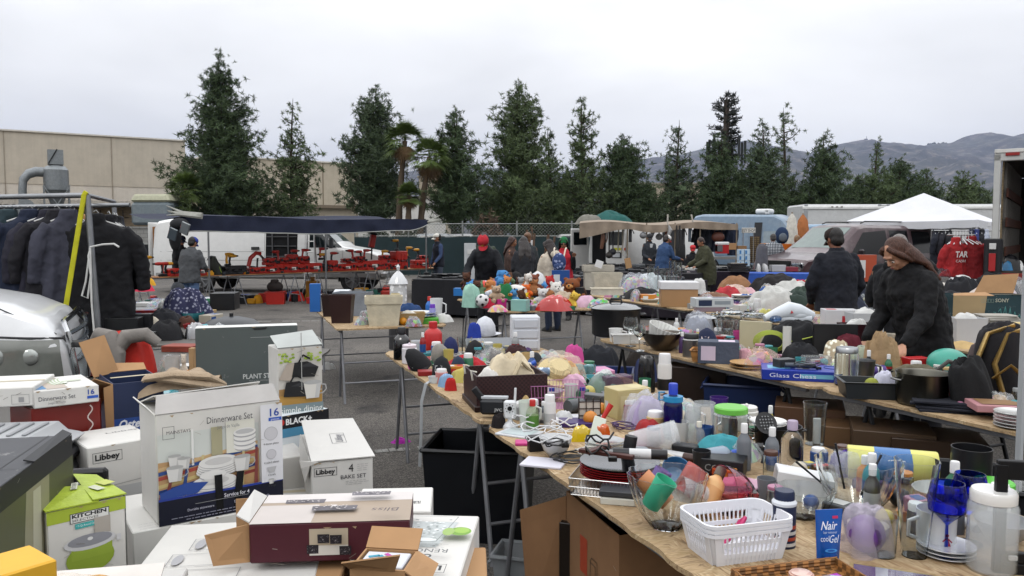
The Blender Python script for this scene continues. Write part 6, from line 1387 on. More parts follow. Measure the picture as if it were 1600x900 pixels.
# plant stand carton
l7=Carton('plant_stand_carton','wide dark grey plant stand carton standing on edge behind the cartons','carton',fb(302,463,3.2,3.32,514,None,.75),.09,mat('#4f5655',rough=.5,kind='worn',nz=.06));w,h=l7. w,l7. h
l7. F.text('PLANT STAND',w*.45,h*.52+.03,.02,'#c9cbc8',.16,.012);l7. F.text('NOT A TOY. NOT FOR FOODSTUFF',w*.51,h*.52+.018,.006,'#a4a6a3',.115);l7. F.rect(w*.53,h-.045,.075,.002,'#9a9d9a');l7. F.poly([(w*.55,h-.006),(w*.7,h-.003),(w*.68,h-.012),(w*.57,h-.014)],'#1c1e1e');l7. T.rect(0,0,w,.09,'#d6d6d2');l7. done()
# appliance carton, open, with cardigan
l8=Carton('blender_carton','open navy blue kitchen appliance carton with brown flaps raised','carton',fb(170,250,2.75,2.85,602,None,.75),.26,mat('#1f2b4c',rough=.5),open_top=True);w,h=l8. w,l8. h
l8. F.rect(0,0,w,h*.66,'#23468a');l8. F.text('Oster',.012,h*.66-.036,.03,'#e2e4ea',.085,.03,slant=.25);l8. F.rect(w*.62,h*.4,.05,.09,'#a99c72');l8. done()
l8. flap((-w/2,.26,h-.12),(-w/2,.0,h),(-w/2-.06,-.02,h+.03),(-w/2-.1,.18,h-.06));l8. flap((-w/2-.02,.24,h-.01),(-w/2+.07,.27,h),(-w/2+.03,.3,h+.14),(-w/2-.06,.28,h+.12));l8. flap((-w/2,.26,h),(w/2,.26,h),(w/2,.3,h+.02),(-w/2+.02,.31,h+.03))
l8. flap((-w/2-.02,0,0),(-w/2,0,0),(-w/2,0,h),(-w/2-.03,.0,h-.01),KR,'torn_corner')
t=thing('cardigan','folded beige knitted cardigan tucked into the open navy carton','cardigan',l8. t.location+Vector((.1,.13,h-.05)),14);KM=fab('#a08d76',bs=70,bump=.6)
b=MB().grid(26,16,lambda u,v:((u-.5)*.26,(v-.5)*.24,.07-.1*abs(u-.5)**1.7+.012*math.sin(u*17+3*v)*math.sin(math.pi*v)-.05*abs(2*v-1)**3));b.obj('knitted_body',KM,t)
for i in range(2):MB().tube([(-.1+.04*i,-.1,.06),(0,-.125,.075-.02*i),(.1,-.11,.06-.03*i),(.14,-.04,.02)],[(.03,.014),(.034,.016),(.032,.016),(.028,.012)],12).obj('sleeve',KM,t)
# far left cartons
l9=Carton('dinnerware_carton','flat white dinnerware carton lying on top of the dark red box','carton',fb(44,148,2.5,2.62,614,642),.26,WBX);w,h=l9. w,l9. h
l9. F.text('Dinnerware Set',.014,.022,.014,'#55565c',.105);l9. F.text('Juego de Vajilla',.04,.01,.007,'#888',.05);l9. F.text('16',w-.034,.028,.016,'#23479c',.02,.02);l9. F.rect(w-.036,.014,.033,.009,'#2a56b4');l9. T.rect(.0,.02,.05,.22,'#4a7fae');l9. T.rect(.04,.01,.06,.24,'#b3a698')
for i in range(4):l9. T.ell(.075+i*.01,.14,.012,.06,'#9fb08a');l9. T.ell(.077+i*.01,.14,.01,.055,'#cfd0c8')
l9. T.rect(.1,.12,.06,.012,'#9fb08a');l9. T.lines(.13,.2,.07,5,.012,'#999');l9. done()
l10=Carton('white_carton','white carton with a small printed diagram at the picture edge above the cool box'.replace('at the picture edge ',''),'carton',fb(-60,44,2.45,2.5,611,642),.25,WBX);l10. F.frame(.12,.008,.05,.03,.001,'#888');l10. F.rect(.14,.014,.015,.016,'#999');l10. done()
l11=Carton('glass_bowl_carton','dark red glossy carton with looping white script on its side','carton',fb(40,150,2.5,2.66,642,None,.62),.2,mat('#6f1c16',rough=.3,nz=.15));w,h=l11. w,l11. h
l11. F.line([(w-.035+.008*math.sin(i*.9),h-.015-i*.0075)for i in range(20)],.004,'#cfc2be');l11. F.rect(w*.3,h*.3,w*.3,h*.4,'#43100d');l11. Rt.rect(0,0,.2,h,'#7c241b');l11. T.rect(0,0,w,.2,'#9a8480');l11. done()
# grey cool box
ic=thing('cool_box','grey plastic cool box with black latch handles and a ribbed lid','cool box',(-1.62,2.12,.62),8);GP=pla('#a4a6a8',.5)
b=MB().box(.62,.36,.33,0,.18,0,c=.03);b.obj('body',pla('#6a6d70',.5),ic);b=MB().box(.64,.38,.03,0,.18,.33,c=.01);b.obj('gasket',BLKP,ic)
b=MB().box(.63,.37,.075,0,.18,.36,c=.03,taper=.88);b.obj('lid',GP,ic)
b=MB()
for i in range(5):b.box(.012,.16,.006,.06+i*.042,.2,.435,c=.002)
b.obj('lid_rib',pla('#8f9194',.5),ic)
for x in(.02,.4):b=MB().box(.14,.03,.055,.05+x-.02,-.012,.315,c=.008);b.obj('latch',BLKP,ic)
for x in(-.1,-.06):b=MB().box(.05,.02,.012,-.07,-.006,.35+(x+.1)*.6);b.obj('vent_slot',pla('#5b5d60'),ic)
# dark glassware carton front left
l12=Carton('stemware_carton','big black carton printed with a glass lamp, before the grey cool box','carton',fb(-60,102,1.42,1.95,800,None,.62),.42,mat('#3b3c40',rough=.5,kind='worn',nz=.1));w,h=l12. w,l12. h
F=l12. F;F.rect(0,h-.05,w,.05,'#1d1e22');F.rect(w*.1,.0,w*.9,h-.05,'#55583c');F.poly([(w*.3,0),(w*.45,h-.05),(w*.7,h-.05),(w*.62,0)],'#8f8c72');F.poly([(w*.44,0),(w*.52,h-.06),(w*.6,h-.06),(w*.56,0)],'#b5b29c');F.ell(w*.3,h*.5,.05,.1,'#3d5428');F.poly([(w*.5,0),(w*.8,0),(w*.95,h*.5),(w*.8,h*.45)],'#4a2416');F.rect(w*.85,h*.45,w*.13,h*.3,'#a9aaa8');F.text('Glass Table',w*.86,h*.66,.014,'#333',w*.11);F.lines(w*.86,h*.6,w*.11,5,.014,'#555');F.rect(w*.78,.0,.004,h*.8,'#77776a');l12. T.rect(0,.05,w,.002,'#222');l12. T.rect(w*.45,0,.002,.42,'#25262a');l12. done()
l12. flap((w/2-.25,-.002,h),(w/2,0,h+.001),(w/2,.02,h+.012),(w/2-.25,.02,h+.005),mat('#2a2b2e'),'lid_edge')
# green slow cooker box
l13=Carton('slow_cooker_carton','lime green and white slow cooker carton with a creased lid','carton',fb(57,184,1.74,1.86,810,None,.62),.2,WBX);w,h=l13. w,l13. h
GR=mat('#a3b636',rough=.45,nz=.12,ns=30,bump=.2,bs=60);F=l13. F;F.rect(0,h-.03,w,.03,'#a3b636');l13. Rt.rect(0,0,.2,h,'#9aa09c');l13. Rt.rect(0,h-.03,.2,.03,'#93a733');l13. Rt.ell(.06,h-.04,.014,.014,'#5a5f52')
F.frame(w*.28,h-.038,.084,.023,.0015,INK);F.rect(w*.28+.0015,h-.0365,.081,.02,'#dcdcd8');F.text('KITCHEN',w*.28+.004,h-.026,.0085,INK,.074,.04);F.text('SELECTIVES',w*.28+.004,h-.034,.005,INK,.056);F.rect(w*.34,h-.052,.058,.012,'#3aa6a4');F.text('1.5 Qt Round Cooker',w*.36,h-.048,.005,'#e8f4f4',.048)
F.rect(w*.58,h-.075,.035,.04,'#aaa39a');F.ell(w*.52,h-.125,.052,.035,'#8ea438');F.rect(w*.28,h-.125,.088,.04,'#93a93c');F.ell(w*.52,h-.087,.056,.018,'#c9c9cb');F.ell(w*.52,h-.083,.048,.014,'#8e8f96');F.ell(w*.52,h-.08,.006,.004,'#dedede');F.rect(w*.86,h-.1,.01,.015,'#c9c9cb');l13. done()
l13. flap((-w/2-.003,-.004,h+.003),(.025,-.004,h+.001),(.03,.1,h+.014),(-w/2-.003,.2,h+.004),GR,'green_lid_flap');l13. flap((.012,-.003,h+.006),(w/2+.002,-.003,h+.004),(w/2+.002,.2,h+.006),(.03,.2,h+.02),GR,'green_lid_flap')
A=Art(Vector((.004,.08,h+.0165)),(.35,1,.03),(-1,.35,0));A.rect(0,0,.05,.014,'#c9ccb8');A.text('KITCHEN',.002,.003,.009,INK,.044);A.done(l13. t,'lid_label')
A=Art(Vector((.04,.05,h+.012)),(1,.3,.0),(-.3,1,.04));A.rect(0,0,.02,.04,'#c2c6ae');A.rect(.03,.02,.03,.035,'#b8c05a');A.done(l13. t,'lid_label')
l14=Carton('yellow_carton','plain yellow carton at the bottom corner of the left pile','carton',fb(-60,72,1.15,1.24,925,None,.62),.1,mat('#d8a52c',rough=.5,nz=.06));l14. done()
# noodle bag on the white card
b=MB().panel((-.17,-.08,.0),(.17,-.08,0),(.17,.1,.06),(-.17,.1,.06),.004);t=one(b,'bagged_craft',mat('#cfcac4',rough=.3),'pale card with a bag of yellow crinkled paper on it','bag',(-.82,1.38,.935),12)
b=MB().at(.03,.02,.03,18).heap(.17,.12,.04,33,22,.6);b.obj('yellow_shreds',mat('#d39a1e',rough=.7,nz=.4,ns=60,bump=1,bs=80),t);b=MB().at(.02,.02,.028,18).heap(.21,.15,.052,34,14,.4);b.obj('clear_wrap',clr('#f2e8d8',.22),t)
c3=Carton('plain_carton','worn white carton under the crinkled paper bag','carton',((-.85,1.28,.62),10,.44,.3),.36,WB2);c3. done()
# burgundy candle holder box
l15=Carton('candle_holder_carton','long burgundy and grey carton with pictures of patterned tins, flaps open at both ends','carton',fb(380,637,1.72,1.75,829,893),.2,mat('#4a1a26',rough=.5,nz=.1));w,h=l15. w,l15. h
T=l15. T;T.rect(0,0,w,.2,'#a0907f');T.rect(0,.14,w,.06,'#c9c3c0');T.rect(0,0,w*.38,.12,'#bdb5b0')
rr=random.Random(9)
def tin(A,x,y,a,c_,c2='#cfc9c6',hh=.3):
 A.poly([(x-a,y-a*hh),(x+a,y-a*hh),(x+a*1.04,y+a*hh),(x-a*1.04,y+a*hh)],c_)
 for i in range(26):A.ell(x+rr.uniform(-.9,.9)*a,y+rr.uniform(-.8,.8)*a*hh,a*.05,a*.035,c2,7)
 A.ell(x,y,a*.14,a*.1,c2)
tin(T,w*.28,.145,.045,'#5e5a60');tin(T,w*.5,.075,.05,'#5a565c');tin(T,w*.72,.155,.045,'#6a666c')
T.text('Bliss',w*.93,.03,.022,'#4f4448',.06,rot=180,slant=.2)
F=l15. F;F.rect(w*.37,h*.17,.085,h*.68,'#b5a893');F.rect(w*.37,h*.17,.085,h*.25,'#cfcdc6')
for i,(x,y)in enumerate(((.39,.33),(.46,.62),(.54,.62),(.6,.36))):tin(F,w*x,h*y,.0125,'#232026','#8a858a',.8)
l15. done()
l15. flap((-w/2,.01,h*.98),(-w/2,.01,.0),(-w/2-.07,-.03,.01),(-w/2-.09,-.02,h*.85));l15. flap((-w/2,.19,0),(-w/2,.19,h),(-w/2-.08,.21,h*.9),(-w/2-.08,.21,0));l15. flap((-w/2-.002,.01,h),(-w/2-.002,.19,h),(-w/2-.03,.18,h+.02),(-w/2-.035,.03,h+.01),WB2)
# small opened kraft box in front of it
l16=Carton('small_open_carton','small open brown carton with a purple and blue printed packet inside','carton',(Vector((-.26,1.5,.9)),-8,.11,.09),.1,KR,open_top=True);w2,h2=l16. w,l16. h
l16. flap((-w2/2,.0,h2),(w2/2-.02,0,h2),(w2/2+.0,-.03,h2+.045),(-w2/2,-.045,h2+.03));l16. flap((w2/2,0,h2),(w2/2,.1,h2),(w2/2+.045,.09,h2-.02),(w2/2+.045,.0,h2-.03));l16. flap((-w2/2,.1,h2),(w2/2,.1,h2),(w2/2,.14,h2+.03),(-w2/2,.14,h2+.03))
b=MB().box(.09,.07,.08,0,.05,.01,c=.002);o=b.obj('packet',mat('#c9ccd4',rough=.4),l16. t);A=Art((-.045,.015,.09),(1,0,0),(0,1,0))
for c_,pts in(('#5a2c8e',[(.02,.01),(.04,.03),(.07,.05)]),('#2a8ea8',[(.01,.04),(.03,.05),(.06,.02)]),('#b0389a',[(.04,.06),(.07,.03)])):A.line(pts,.009,c_)
A.done(l16. t,'packet_print')
for(x,y,lab)in((-.52,1.6,'brown carton hidden beneath the burgundy box'),(-.2,1.62,'brown carton beneath the small open carton')):Carton('plain_carton',lab,'carton',((x,y,.62 if x>-.4 else.62),3,.3,.268),.24,KR)
# lime tumbler carton
l17=Carton('tumbler_carton','white tumbler carton with a pebbled glass and lime on its lid','carton',((-.2,1.5,.62),-4,.17,.31),.47,WBX);T=l17. T
T.poly([(.035,.26),(.095,.26),(.125,.42),(.005,.42)],'#bfc5c4')
for i in range(60):T.ell(.02+rr.uniform(0,.09),.265+rr.uniform(0,.15),.004,.003,rr.choice(('#e6e9e8','#8f9694')),6)
T.line([(.005,.42),(.035,.26),(.095,.26),(.125,.42),(.005,.42)],.002,'#7d8483');T.ell(.065,.27,.03,.01,'#d9dedd')
T.ell(.142,.325,.026,.026,'#6f9a35');T.ell(.145,.33,.018,.018,'#8fb54a');T.ell(.115,.32,.014,.024,'#93b060')
T.text('RENO',.13,.215,.02,'#55585a',.075,rot=180);T.text('8',.1,.185,.035,'#3f4244',.022,rot=180);T.lines(.03,.24,.1,3,.009,'#9a9a9a');libbey(T,.03,.09,.11,.042,rot=180);l17. done()
l18=Carton('glass_carton','white carton behind the tumbler carton with a rounded worn corner','carton',((-.31,2.02,.62),4,.2,.3),.2,WBX);libbey(l18. T,.12,.06,.05,.02,c='#444',rot=180);l18. T.lines(.05,.14,.1,1,.01,'#888');l18. done()
# ------------------------------------------------------------ small goods; sizes are given in photo pixels at the spot where they stand
CM={}
def pm(c):  # colour code -> material
 if not isinstance(c,str):return c
 if c[0]=='#':return pla(c)
 k,q=c[0],c[1:]
 if(k,q)not in CM:CM[(k,q)]={'g':lambda:gla(q or '#f4f8f8'),'f':lambda:fab(q),'m':lambda:met(q or '#8f8f90',.3),'c':lambda:clr(q or '#e8edf0',.28),'x':lambda:clr(q,.62,.2),'t':lambda:mat(q,rough=.12,coat=.6,nz=.04),'w':lambda:mat(q,rough=.6,kind='wood'),'n':lambda:mat(q,rough=.8,kind='weave',bs=170,bump=.4),'M':lambda:mat(q,rough=.5,kind='multi',bs=26),'F':lambda:mat(q,rough=.8,kind='floral',bs=30),'p':lambda:mat(q,rough=.7)}[k]()
 return CM[(k,q)]
KN={}
def kind(f):KN[f.__name__]=f;return f
def lay(prof,w,h):return[(r*w/2,z*h)for r,z in prof]
@kind
def bottle(t,w,h,c,cap='#d8d8d8',lab=None):
 MB().lathe(lay([(0,0),(.95,0),(1,.03),(1,.58),(.85,.68),(.42,.78),(.4,.84),(0,.84)],w,h),22).obj('bottle_body',pm(c),t);MB().lathe(lay([(0,.8),(.48,.8),(.48,.98),(.42,1),(0,1)],w,h),18).obj('cap',pm(cap),t)
 if lab:MB().lathe(lay([(1.02,.15),(1.02,.5)],w,h),22).obj('label_band',pm(lab),t)
@kind
def can(t,w,h,c,cap='#d8d8d8',lab=None):
 MB().lathe(lay([(0,0),(1,0),(1,.74),(.9,.78),(0,.78)],w,h),22).obj('can_body',pm(c),t);MB().lathe(lay([(0,.77),(.86,.77),(.86,.95),(.78,1),(0,1)],w,h),20).obj('cap',pm(cap),t)
 if lab:MB().lathe(lay([(1.02,.2),(1.02,.45)],w,h),22).obj('label_band',pm(lab),t)
@kind
def cup(t,w,h,c,handle=None,top=1.0,bot=.8,fl=0):
 b=MB().cup(lay([(bot,0),(bot*.5+top*.5,.5),(top,1)],w,h),max(.0016,w*.02),26 if not fl else 96,flute=fl,nf=24);b.obj('vessel',pm(c),t)
 if handle:MB().tube([(w*.45,0,h*.8),(w*.75,0,h*.72),(w*.75,0,h*.35),(w*.42,0,h*.22)],w*.06,8).obj('handle',pm(handle),t)
@kind
def bowl(t,w,h,c,fl=0,nf=12):MB().cup(lay([(.4,0),(.45,.05),(.75,.35),(.93,.75),(1,1)],w,h),max(.002,w*.012),72 if fl else 36,flute=fl,nf=nf).obj('bowl_shell',pm(c),t)
@kind
def wine(t,w,h,c='g'):MB().lathe(lay([(0,0),(.8,0),(.78,.02),(.1,.05),(.07,.42),(.35,.5),(.9,.62),(1,.78),(.8,1),(.77,1),(.96,.78),(.85,.63),(.3,.52),(0,.5)],w,h),28).obj('goblet',pm(c),t)
@kind
def jar(t,w,h,c='g',lid='#9a9a9a',fill=None,knob=0):
 MB().cup(lay([(.9,0),(1,.05),(1,.8),(.85,.87)],w,h),w*.025,26).obj('jar_glass',pm(c),t);b=MB().lathe(lay([(0,.86),(.92,.86),(.92,.97),(.85,1),(0,1)],w,h),24)
 if knob:b.ell(0,0,h*1.04,w*.08,n=10,m=6)
 b.obj('lid',pm(lid),t)
 if fill:MB().lathe(lay([(0,.04),(.9,.05),(.9,.55),(0,.6)],w,h),20).obj('contents',pm(fill),t)
@kind
def pot(t,w,h,c,lid=None,hc='#17171a',deep=None):
 MB().cup(lay([(.88,0),(.97,.06),(1,.95),(1.03,1)],w,h),max(.0025,w*.015),36).obj('pot_body',pm(c),t)
 for s in(-1,1):MB().tube([(s*w*.49,-w*.1,h*.78),(s*w*.6,-w*.08,h*.8),(s*w*.6,w*.08,h*.8),(s*w*.49,w*.1,h*.78)],w*.022,8).obj('handle',pm(hc),t)
 if lid:MB().lathe([(0,h*1.02),(w*.5,h*1.0),(w*.52,h*1.03),(w*.4,h*1.14),(w*.12,h*1.22),(0,h*1.23)],32).obj('lid',pm(lid),t);MB().tube([(-w*.12,0,h*1.2),(-w*.1,0,h*1.36),(w*.1,0,h*1.36),(w*.12,0,h*1.2)],w*.025,8).obj('lid_handle',pm(hc),t)
@kind
def box(t,w,h,c,d=None,p=None,p2=None,lid=None,txt=None,tc='#ddd'):
 d=d or w*.6;b=MB().box(w,d,h,c=min(.003,h*.15));b.obj('box_body',pm(c),t)
 F=Art((-w/2,-d/2,0),(1,0,0),(0,0,1));T=Art((-w/2,-d/2,h),(1,0,0),(0,1,0))
 if p:F.rect(w*.08,h*.15,w*.35,h*.65,p);T.rect(w*.5,d*.15,w*.4,d*.6,p)
 if p2:F.rect(w*.5,h*.3,w*.42,h*.4,p2);T.rect(w*.08,d*.2,w*.3,d*.5,p2)
 if txt:F.text(txt,w*.1,h*.3,h*.4,tc,w*.6)
 if p or p2 or txt:F.done(t);T.done(t)if T.mb.F else 0
 if lid:MB().box(w*1.06,d*1.06,h*.3,0,0,h*.72).obj('lid',pm(lid),t)
@kind
def bin_(t,w,h,c,d=None,fill=None,tp=.8,fold=1):
 d=d or w*.7;r=lambda s,z,e=0:[(sx*(w/2*s-e),sy*(d/2*s-e),z)for sx,sy in((-1,-1),(0,-1.02),(1,-1),(1.02,0),(1,1),(0,1.02),(-1,1),(-1.02,0))]
 MB().loft([r(tp,0),r(.93,h*.7),r(1,h),r(1,h,.006),r(.92,h*.6,.006),r(tp,h*.04,.006)]).obj('bin_body',pm(c),t,sharp=60)
 if fold:MB().loft([r(1.01,h*.74),r(1.03,h*.78),r(1.03,h),r(1.0,h,-.001)],cap=False).obj('folded_cuff',pm(c),t,sharp=60)
 if fill:MB().at(0,0,h*.6).heap(w*.85,d*.85,h*.55,int(w*1e4)%99,14,.5).obj('contents',pm(fill),t)
@kind
def heap(t,w,h,c,d=None,sd=1,fo=.5,n=22):MB().heap(w,d or w*.7,h,sd,n,fo).obj('cloth',pm(c),t)
@kind
def bag(t,w,h,c,fill=None,sd=3):
 MB().heap(w,w*.7,h,sd,18,.6,3).obj('bag_film',pm(c),t)
 if fill:MB().heap(w*.86,w*.58,h*.82,sd+1,16,.5).obj('contents',pm(fill),t)
@kind
def hat(t,w,h,c,brim=None,txt=None,tc='#ddd'):
 MB().lathe([(w*.34,0),(w*.36,h*.15),(w*.34,h*.5),(w*.22,h*.85),(w*.04,h),(0,h*1.01)],26,sy=1.15).obj('crown',pm(c),t)
 MB().grid(16,4,lambda u,v:(w*.33*math.cos(math.pi*u),-(.2*w+math.sin(math.pi*u)*(.17*w+.3*w*v)),.006+h*.14*(math.sin(math.pi*u))*(1-v*.6))).obj('brim',pm(brim or c),t)
 if txt:A=Art((-w*.14,-w*.385,h*.35),(1,0,0),(0,.25,1));A.text(txt,0,0,h*.3,tc,w*.26,.02);A.done(t,'emblem')
@kind
def straw(t,w,h,c):MB().lathe([(w*.5,.01),(w*.49,.016),(w*.3,h*.2),(w*.28,h*.75),(w*.2,h),(0,h)],30).obj('hat_body',pm(c),t)
@kind
def plush(t,w,h,c,c2=None,ear='round'):
 b=MB().ell(0,0,h*.32,w*.36,w*.3,h*.34).ell(0,-w*.05,h*.74,w*.3,w*.27,h*.25)
 for s in(-1,1):
  b.tube([(s*w*.28,0,h*.45),(s*w*.5,-w*.15,h*.3)],[w*.12,w*.1],8);b.tube([(s*w*.2,0,h*.12),(s*w*.32,-w*.4,h*.08)],[w*.14,w*.12],8)
  if ear=='round':b.ell(s*w*.24,0,h*.94,w*.1,w*.05,h*.09,10,8)
  else:b.tube([(s*w*.18,0,h*.88),(s*w*.34,0,h*.8),(s*w*.38,-w*.02,h*.55)],[w*.07,w*.1,w*.07],8)
 o=b.obj('plush_body',pm(c),t);remesh(o,max(w*.035,.006),2)
 MB().ell(0,-w*.3,h*.69,w*.13,w*.1,h*.09).obj('muzzle',pm(c2 or c),t);b=MB().ell(0,-w*.4,h*.73,w*.035)
 for s in(-1,1):b.ell(s*w*.11,-w*.29,h*.81,w*.03)
 b.obj('eyes_and_nose',pla('#141414',.15),t)
@kind
def ball(t,w,h,c,c2=None):
 b=MB();b.use(pm(c));b.ell(0,0,w/2,w/2,n=24,m=14)
 if c2:
  b.use(pm(c2));b.I=[1 if(i%24)//4%2 else 0 for i in range(len(b.F))]
 b.obj('ball_skin',None,t)
@kind
def soccer(t,w,h,c,c2):
 MB().ell(0,0,w/2,w/2,n=20,m=12).obj('ball_skin',pm(c),t);b=MB()
 for i in range(14):
  a,e=i*2.4,math.asin(1-2*(i+.5)/14);v=Vector((math.cos(a)*math.cos(e),math.sin(a)*math.cos(e),math.sin(e)));b.M=Matrix.Translation(v*w*.49+Vector((0,0,w/2)))@v.to_track_quat('Z','Y').to_matrix().to_4x4();b.lathe([(0,-.001),(w*.13,-.004),(w*.11,w*.012),(0,w*.02)],5)
 b.obj('black_patches',pm(c2),t)
@kind
def slab(t,w,h,c,d=None,p=None,n=1,edge=None):
 d=d or w*.7
 b=MB()
 for i in range(n):b.at(R(-.04,.04)*w*(n>1),R(-.04,.04)*w*(n>1),h/n*i,0,0,R(-9,9)*(n>1)).box(w,d,h/n*.94,c=min(.003,h/n*.2))
 b.obj('layers' if n>1 else 'slab',pm(c),t)
 if p:A=Art((-w/2,-d/2,h),(1,0,0),(0,1,0));A.rect(w*.12,d*.12,w*.76,d*.76,p);A.done(t)
@kind
def plates_(t,w,h,c,n=4,c2=None):
 for i in range(n):MB().lathe([(0,i*h/n),(w*.32,i*h/n),(w*.5,i*h/n+h/n*.75),(w*.5,i*h/n+h/n*.95),(w*.33,i*h/n+h/n*.4),(0,i*h/n+h/n*.4)],36).obj('plate',pm(c if i<n-1 or not c2 else c2),t)
@kind
def cable(t,w,h,c,n=3,r=.003,sd=0,plug=1):
 rr=random.Random(sd);b=MB();P=[]
 for i in range(n*14):a=i*2*math.pi/14;q=1+.25*math.sin(a*.37+sd);P.append((math.cos(a)*w/2*q,math.sin(a)*w*.33*q+rr.uniform(-.004,.004),.004+h*(i/(n*14))+h*.3*math.sin(a*1.7+sd)**2))
 b.tube(P,r,6).obj('cord',pm(c),t)
 if plug:MB().box(.03,.02,.016,w/2,0,.003).obj('plug',pm(c),t)
@kind
def roll(t,w,h,c,c2=None,r=None,ax=1):
 r=r or h/2;b=MB().at(0,0,r,0,90,0);b.lathe([(0,-w/2),(r*.96,-w/2),(r,-w/2+.004),(r,w/2-.004),(r*.96,w/2),(0,w/2)],20).obj('roll_body',pm(c),t)
 if c2:MB().at(0,0,r,0,90,0).lathe([(r*1.012,-w*.2),(r*1.012,w*.2)],20).obj('band',pm(c2),t)
@kind
def wire(t,w,h,c,d=None,n=12,r=.0012):
 d=d or w*.6;b=MB()
 for z in(0,h*.5,h):
  e=1 if z else.94;b.tube([(-w/2*e,-d/2*e,z),(w/2*e,-d/2*e,z),(w/2*e,d/2*e,z),(-w/2*e,d/2*e,z),(-w/2*e,-d/2*e,z)],r*1.5,5)
 for i in range(n+1):
  x=-w/2+w*i/n;b.tube([(x,-d/2,h),(x*.94,-d/2*.94,0),(x*.94,d/2*.94,0),(x,d/2,h)],r,4)
  y=-d/2+d*i/n;b.tube([(-w/2,y,h),(-w/2*.94,y*.94,0),(w/2*.94,y*.94,0),(w/2,y,h)],r,4)
 b.obj('wirework',pm(c),t)
@kind
def pan(t,w,h,c,hl=1.0):
 MB().cup(lay([(.75,0),(.85,.1),(1,1)],w,h),.003,32).obj('pan_body',pm(c),t);MB().tube([(w*.48,0,h*.85),(w*.7,0,h*1.1),(w*(.5+hl),0,h*1.3)],[.009,.012,.014],8).obj('handle',pm('#17171a'),t)
@kind
def stick(t,w,h,c,c2=None,ang=70,r=.008):
 a=math.radians(ang);e=Vector((math.cos(a),.15,math.sin(a)))*h;MB().tube([(0,0,r),e*.6+Vector((0,0,r)),e+Vector((0,0,r))],[r,r*.9,r*1.2],8).obj('shaft',pm(c),t)
 if c2:MB().tube([e*.8+Vector((0,0,r)),e*1.25+Vector((0,0,r))],r*1.9,8).obj('head',pm(c2),t)
@kind
def shade(t,w,h,c):MB().cup(lay([(1,0),(.72,.4),(.42,1)],w,h),.003,28).obj('shade',pm(c),t)
@kind
def tray(t,w,h,c,d=None):
 d=d or w*.65;r=lambda s,z,e=0:[(sx*(w/2*s-e),sy*(d/2*s-e),z)for sx,sy in((-1,-1),(1,-1),(1,1),(-1,1))]
 MB().loft([r(.88,0),r(.97,h*.9),r(1.04,h),r(.96,h,.004),r(.87,h*.12,.004)]).obj('tray_body',pm(c),t,smooth=False)
@kind
def shoe(t,w,h,c,c2='#c99c62'):
 for s in(-1,1):
  b=MB();b.at(s*w*.22,0,0,0,0,s*8);b.loft([[(a*w*math.cos(j*.524),(.5*w*q)*math.sin(j*.524)+y*w,z*h)for j in range(12)]for z,a,q,y in((0,.13,1,0),(.4,.15,1.02,0),(.8,.1,.8,.03),(1,.06,.35,.2))]);b.obj('shoe_body',pm(c),t)
  b=MB();b.at(s*w*.22,0,-h*.12,0,0,s*8);b.loft([[(.15*w*k*math.cos(j*.524),.53*w*k*math.sin(j*.524),z*h)for j in range(12)]for z,k in((0,.95),(.05,1),(.18,1))]);b.obj('sole',pm(c2),t)
NM=dict(bin_='storage_bin',plates_='plate_stack',wine='wine_glass',heap='garment',hat='baseball_cap',straw='straw_hat',plush='soft_toy',soccer='football',cup='cup',slab='flat_item',can='spray_can',wire='wire_basket',stick='utensil',shade='lampshade',shoe='slippers',roll='roll',cable='cable',box='carton',bag='plastic_bag')
def I(kd,px,py,w,h,c,label,*a,z=.75,rot=0,name=None,cat=None,group=None,tilt=None,**k):
 p,s=on(px,py,z);nm=name or NM.get(kd,kd);t=thing(nm,label,cat or nm.replace('_',' '),p,rot if tilt is None else(tilt[0],tilt[1],rot),group)
 KN[kd](t,w*s,h*s,c,*a,**k);return t
 # ---- second table of the front row
I('bottle',628,561,26,50,'t#101013','tall glossy black carafe at the far tip of the front row',cap='#1b1b1f',name='carafe')
I('cup',652,552,20,20,'#c9ccd0','stack of pale plastic cups beside the black carafe',name='cup_stack',cat='cups')
I('jar',640,568,24,30,'t#d8d4d8','small white china pot with a pink flower pattern',lid='#d8ccd4',knob=1,name='china_pot')
I('roll',650,577,22,20,'f#b8488c','rolled pink and black striped scarf','f#2a2228',rot=25,name='scarf')
I('hat',663,578,44,42,'f#19191c','black cap with a round white patch lying on its side',txt='O',tilt=(18,-35),rot=-20)
I('hat',692,566,40,34,'f#8a8680','grey cap with a dark inside beside the black caps',rot=150,tilt=(-30,0))
I('bottle',677,548,28,46,'#b8282a','red plastic flagon near the dark blue cap',cap='#b8282a',name='flagon')
I('hat',704,556,34,30,'f#1c2450','dark blue cap behind the red flagon',rot=160)
I('cup',726,553,24,26,'g','clear glass beside the wire utensil holder',name='tumbler')
I('stick',722,556,8,58,'m#333','tall black wire handle standing among the caps',ang=88,r=.004)
t=I('box',762,545,72,16,'#85888c','long grey carton with a yellow oval on its lid',p2='#c9b13a',z=.78,rot=12,d=.1,tilt=(50,0))
I('hat',758,524,42,30,'f#d0d2d8','white cap on top of the pile by the white drawers',rot=120)
I('heap',741,528,24,22,'f#243c9a','bright blue cloth beside the white cap',sd=4,name='cloth')
I('hat',742,565,40,34,'f#1a1a1d','plain black cap next to the long grey carton',rot=60)
I('heap',728,572,64,16,'f#a5202a','red cloth draped over the caps',sd=5,z=.78,name='cloth')
I('hat',690,592,42,36,'f#17191e','dark cap with a square grey patch in front of the red cloth',txt='UTAH',rot=-12)
I('hat',716,586,34,30,'f#232f42','slate blue cap touching the woven chest',rot=30)
I('slab',668,583,16,3,'#d8d8da','small white card in front of the scarf',name='card')
I('slab',668,586,30,8,'#8e1f22','red wallet lying near the table edge',rot=10,name='wallet')
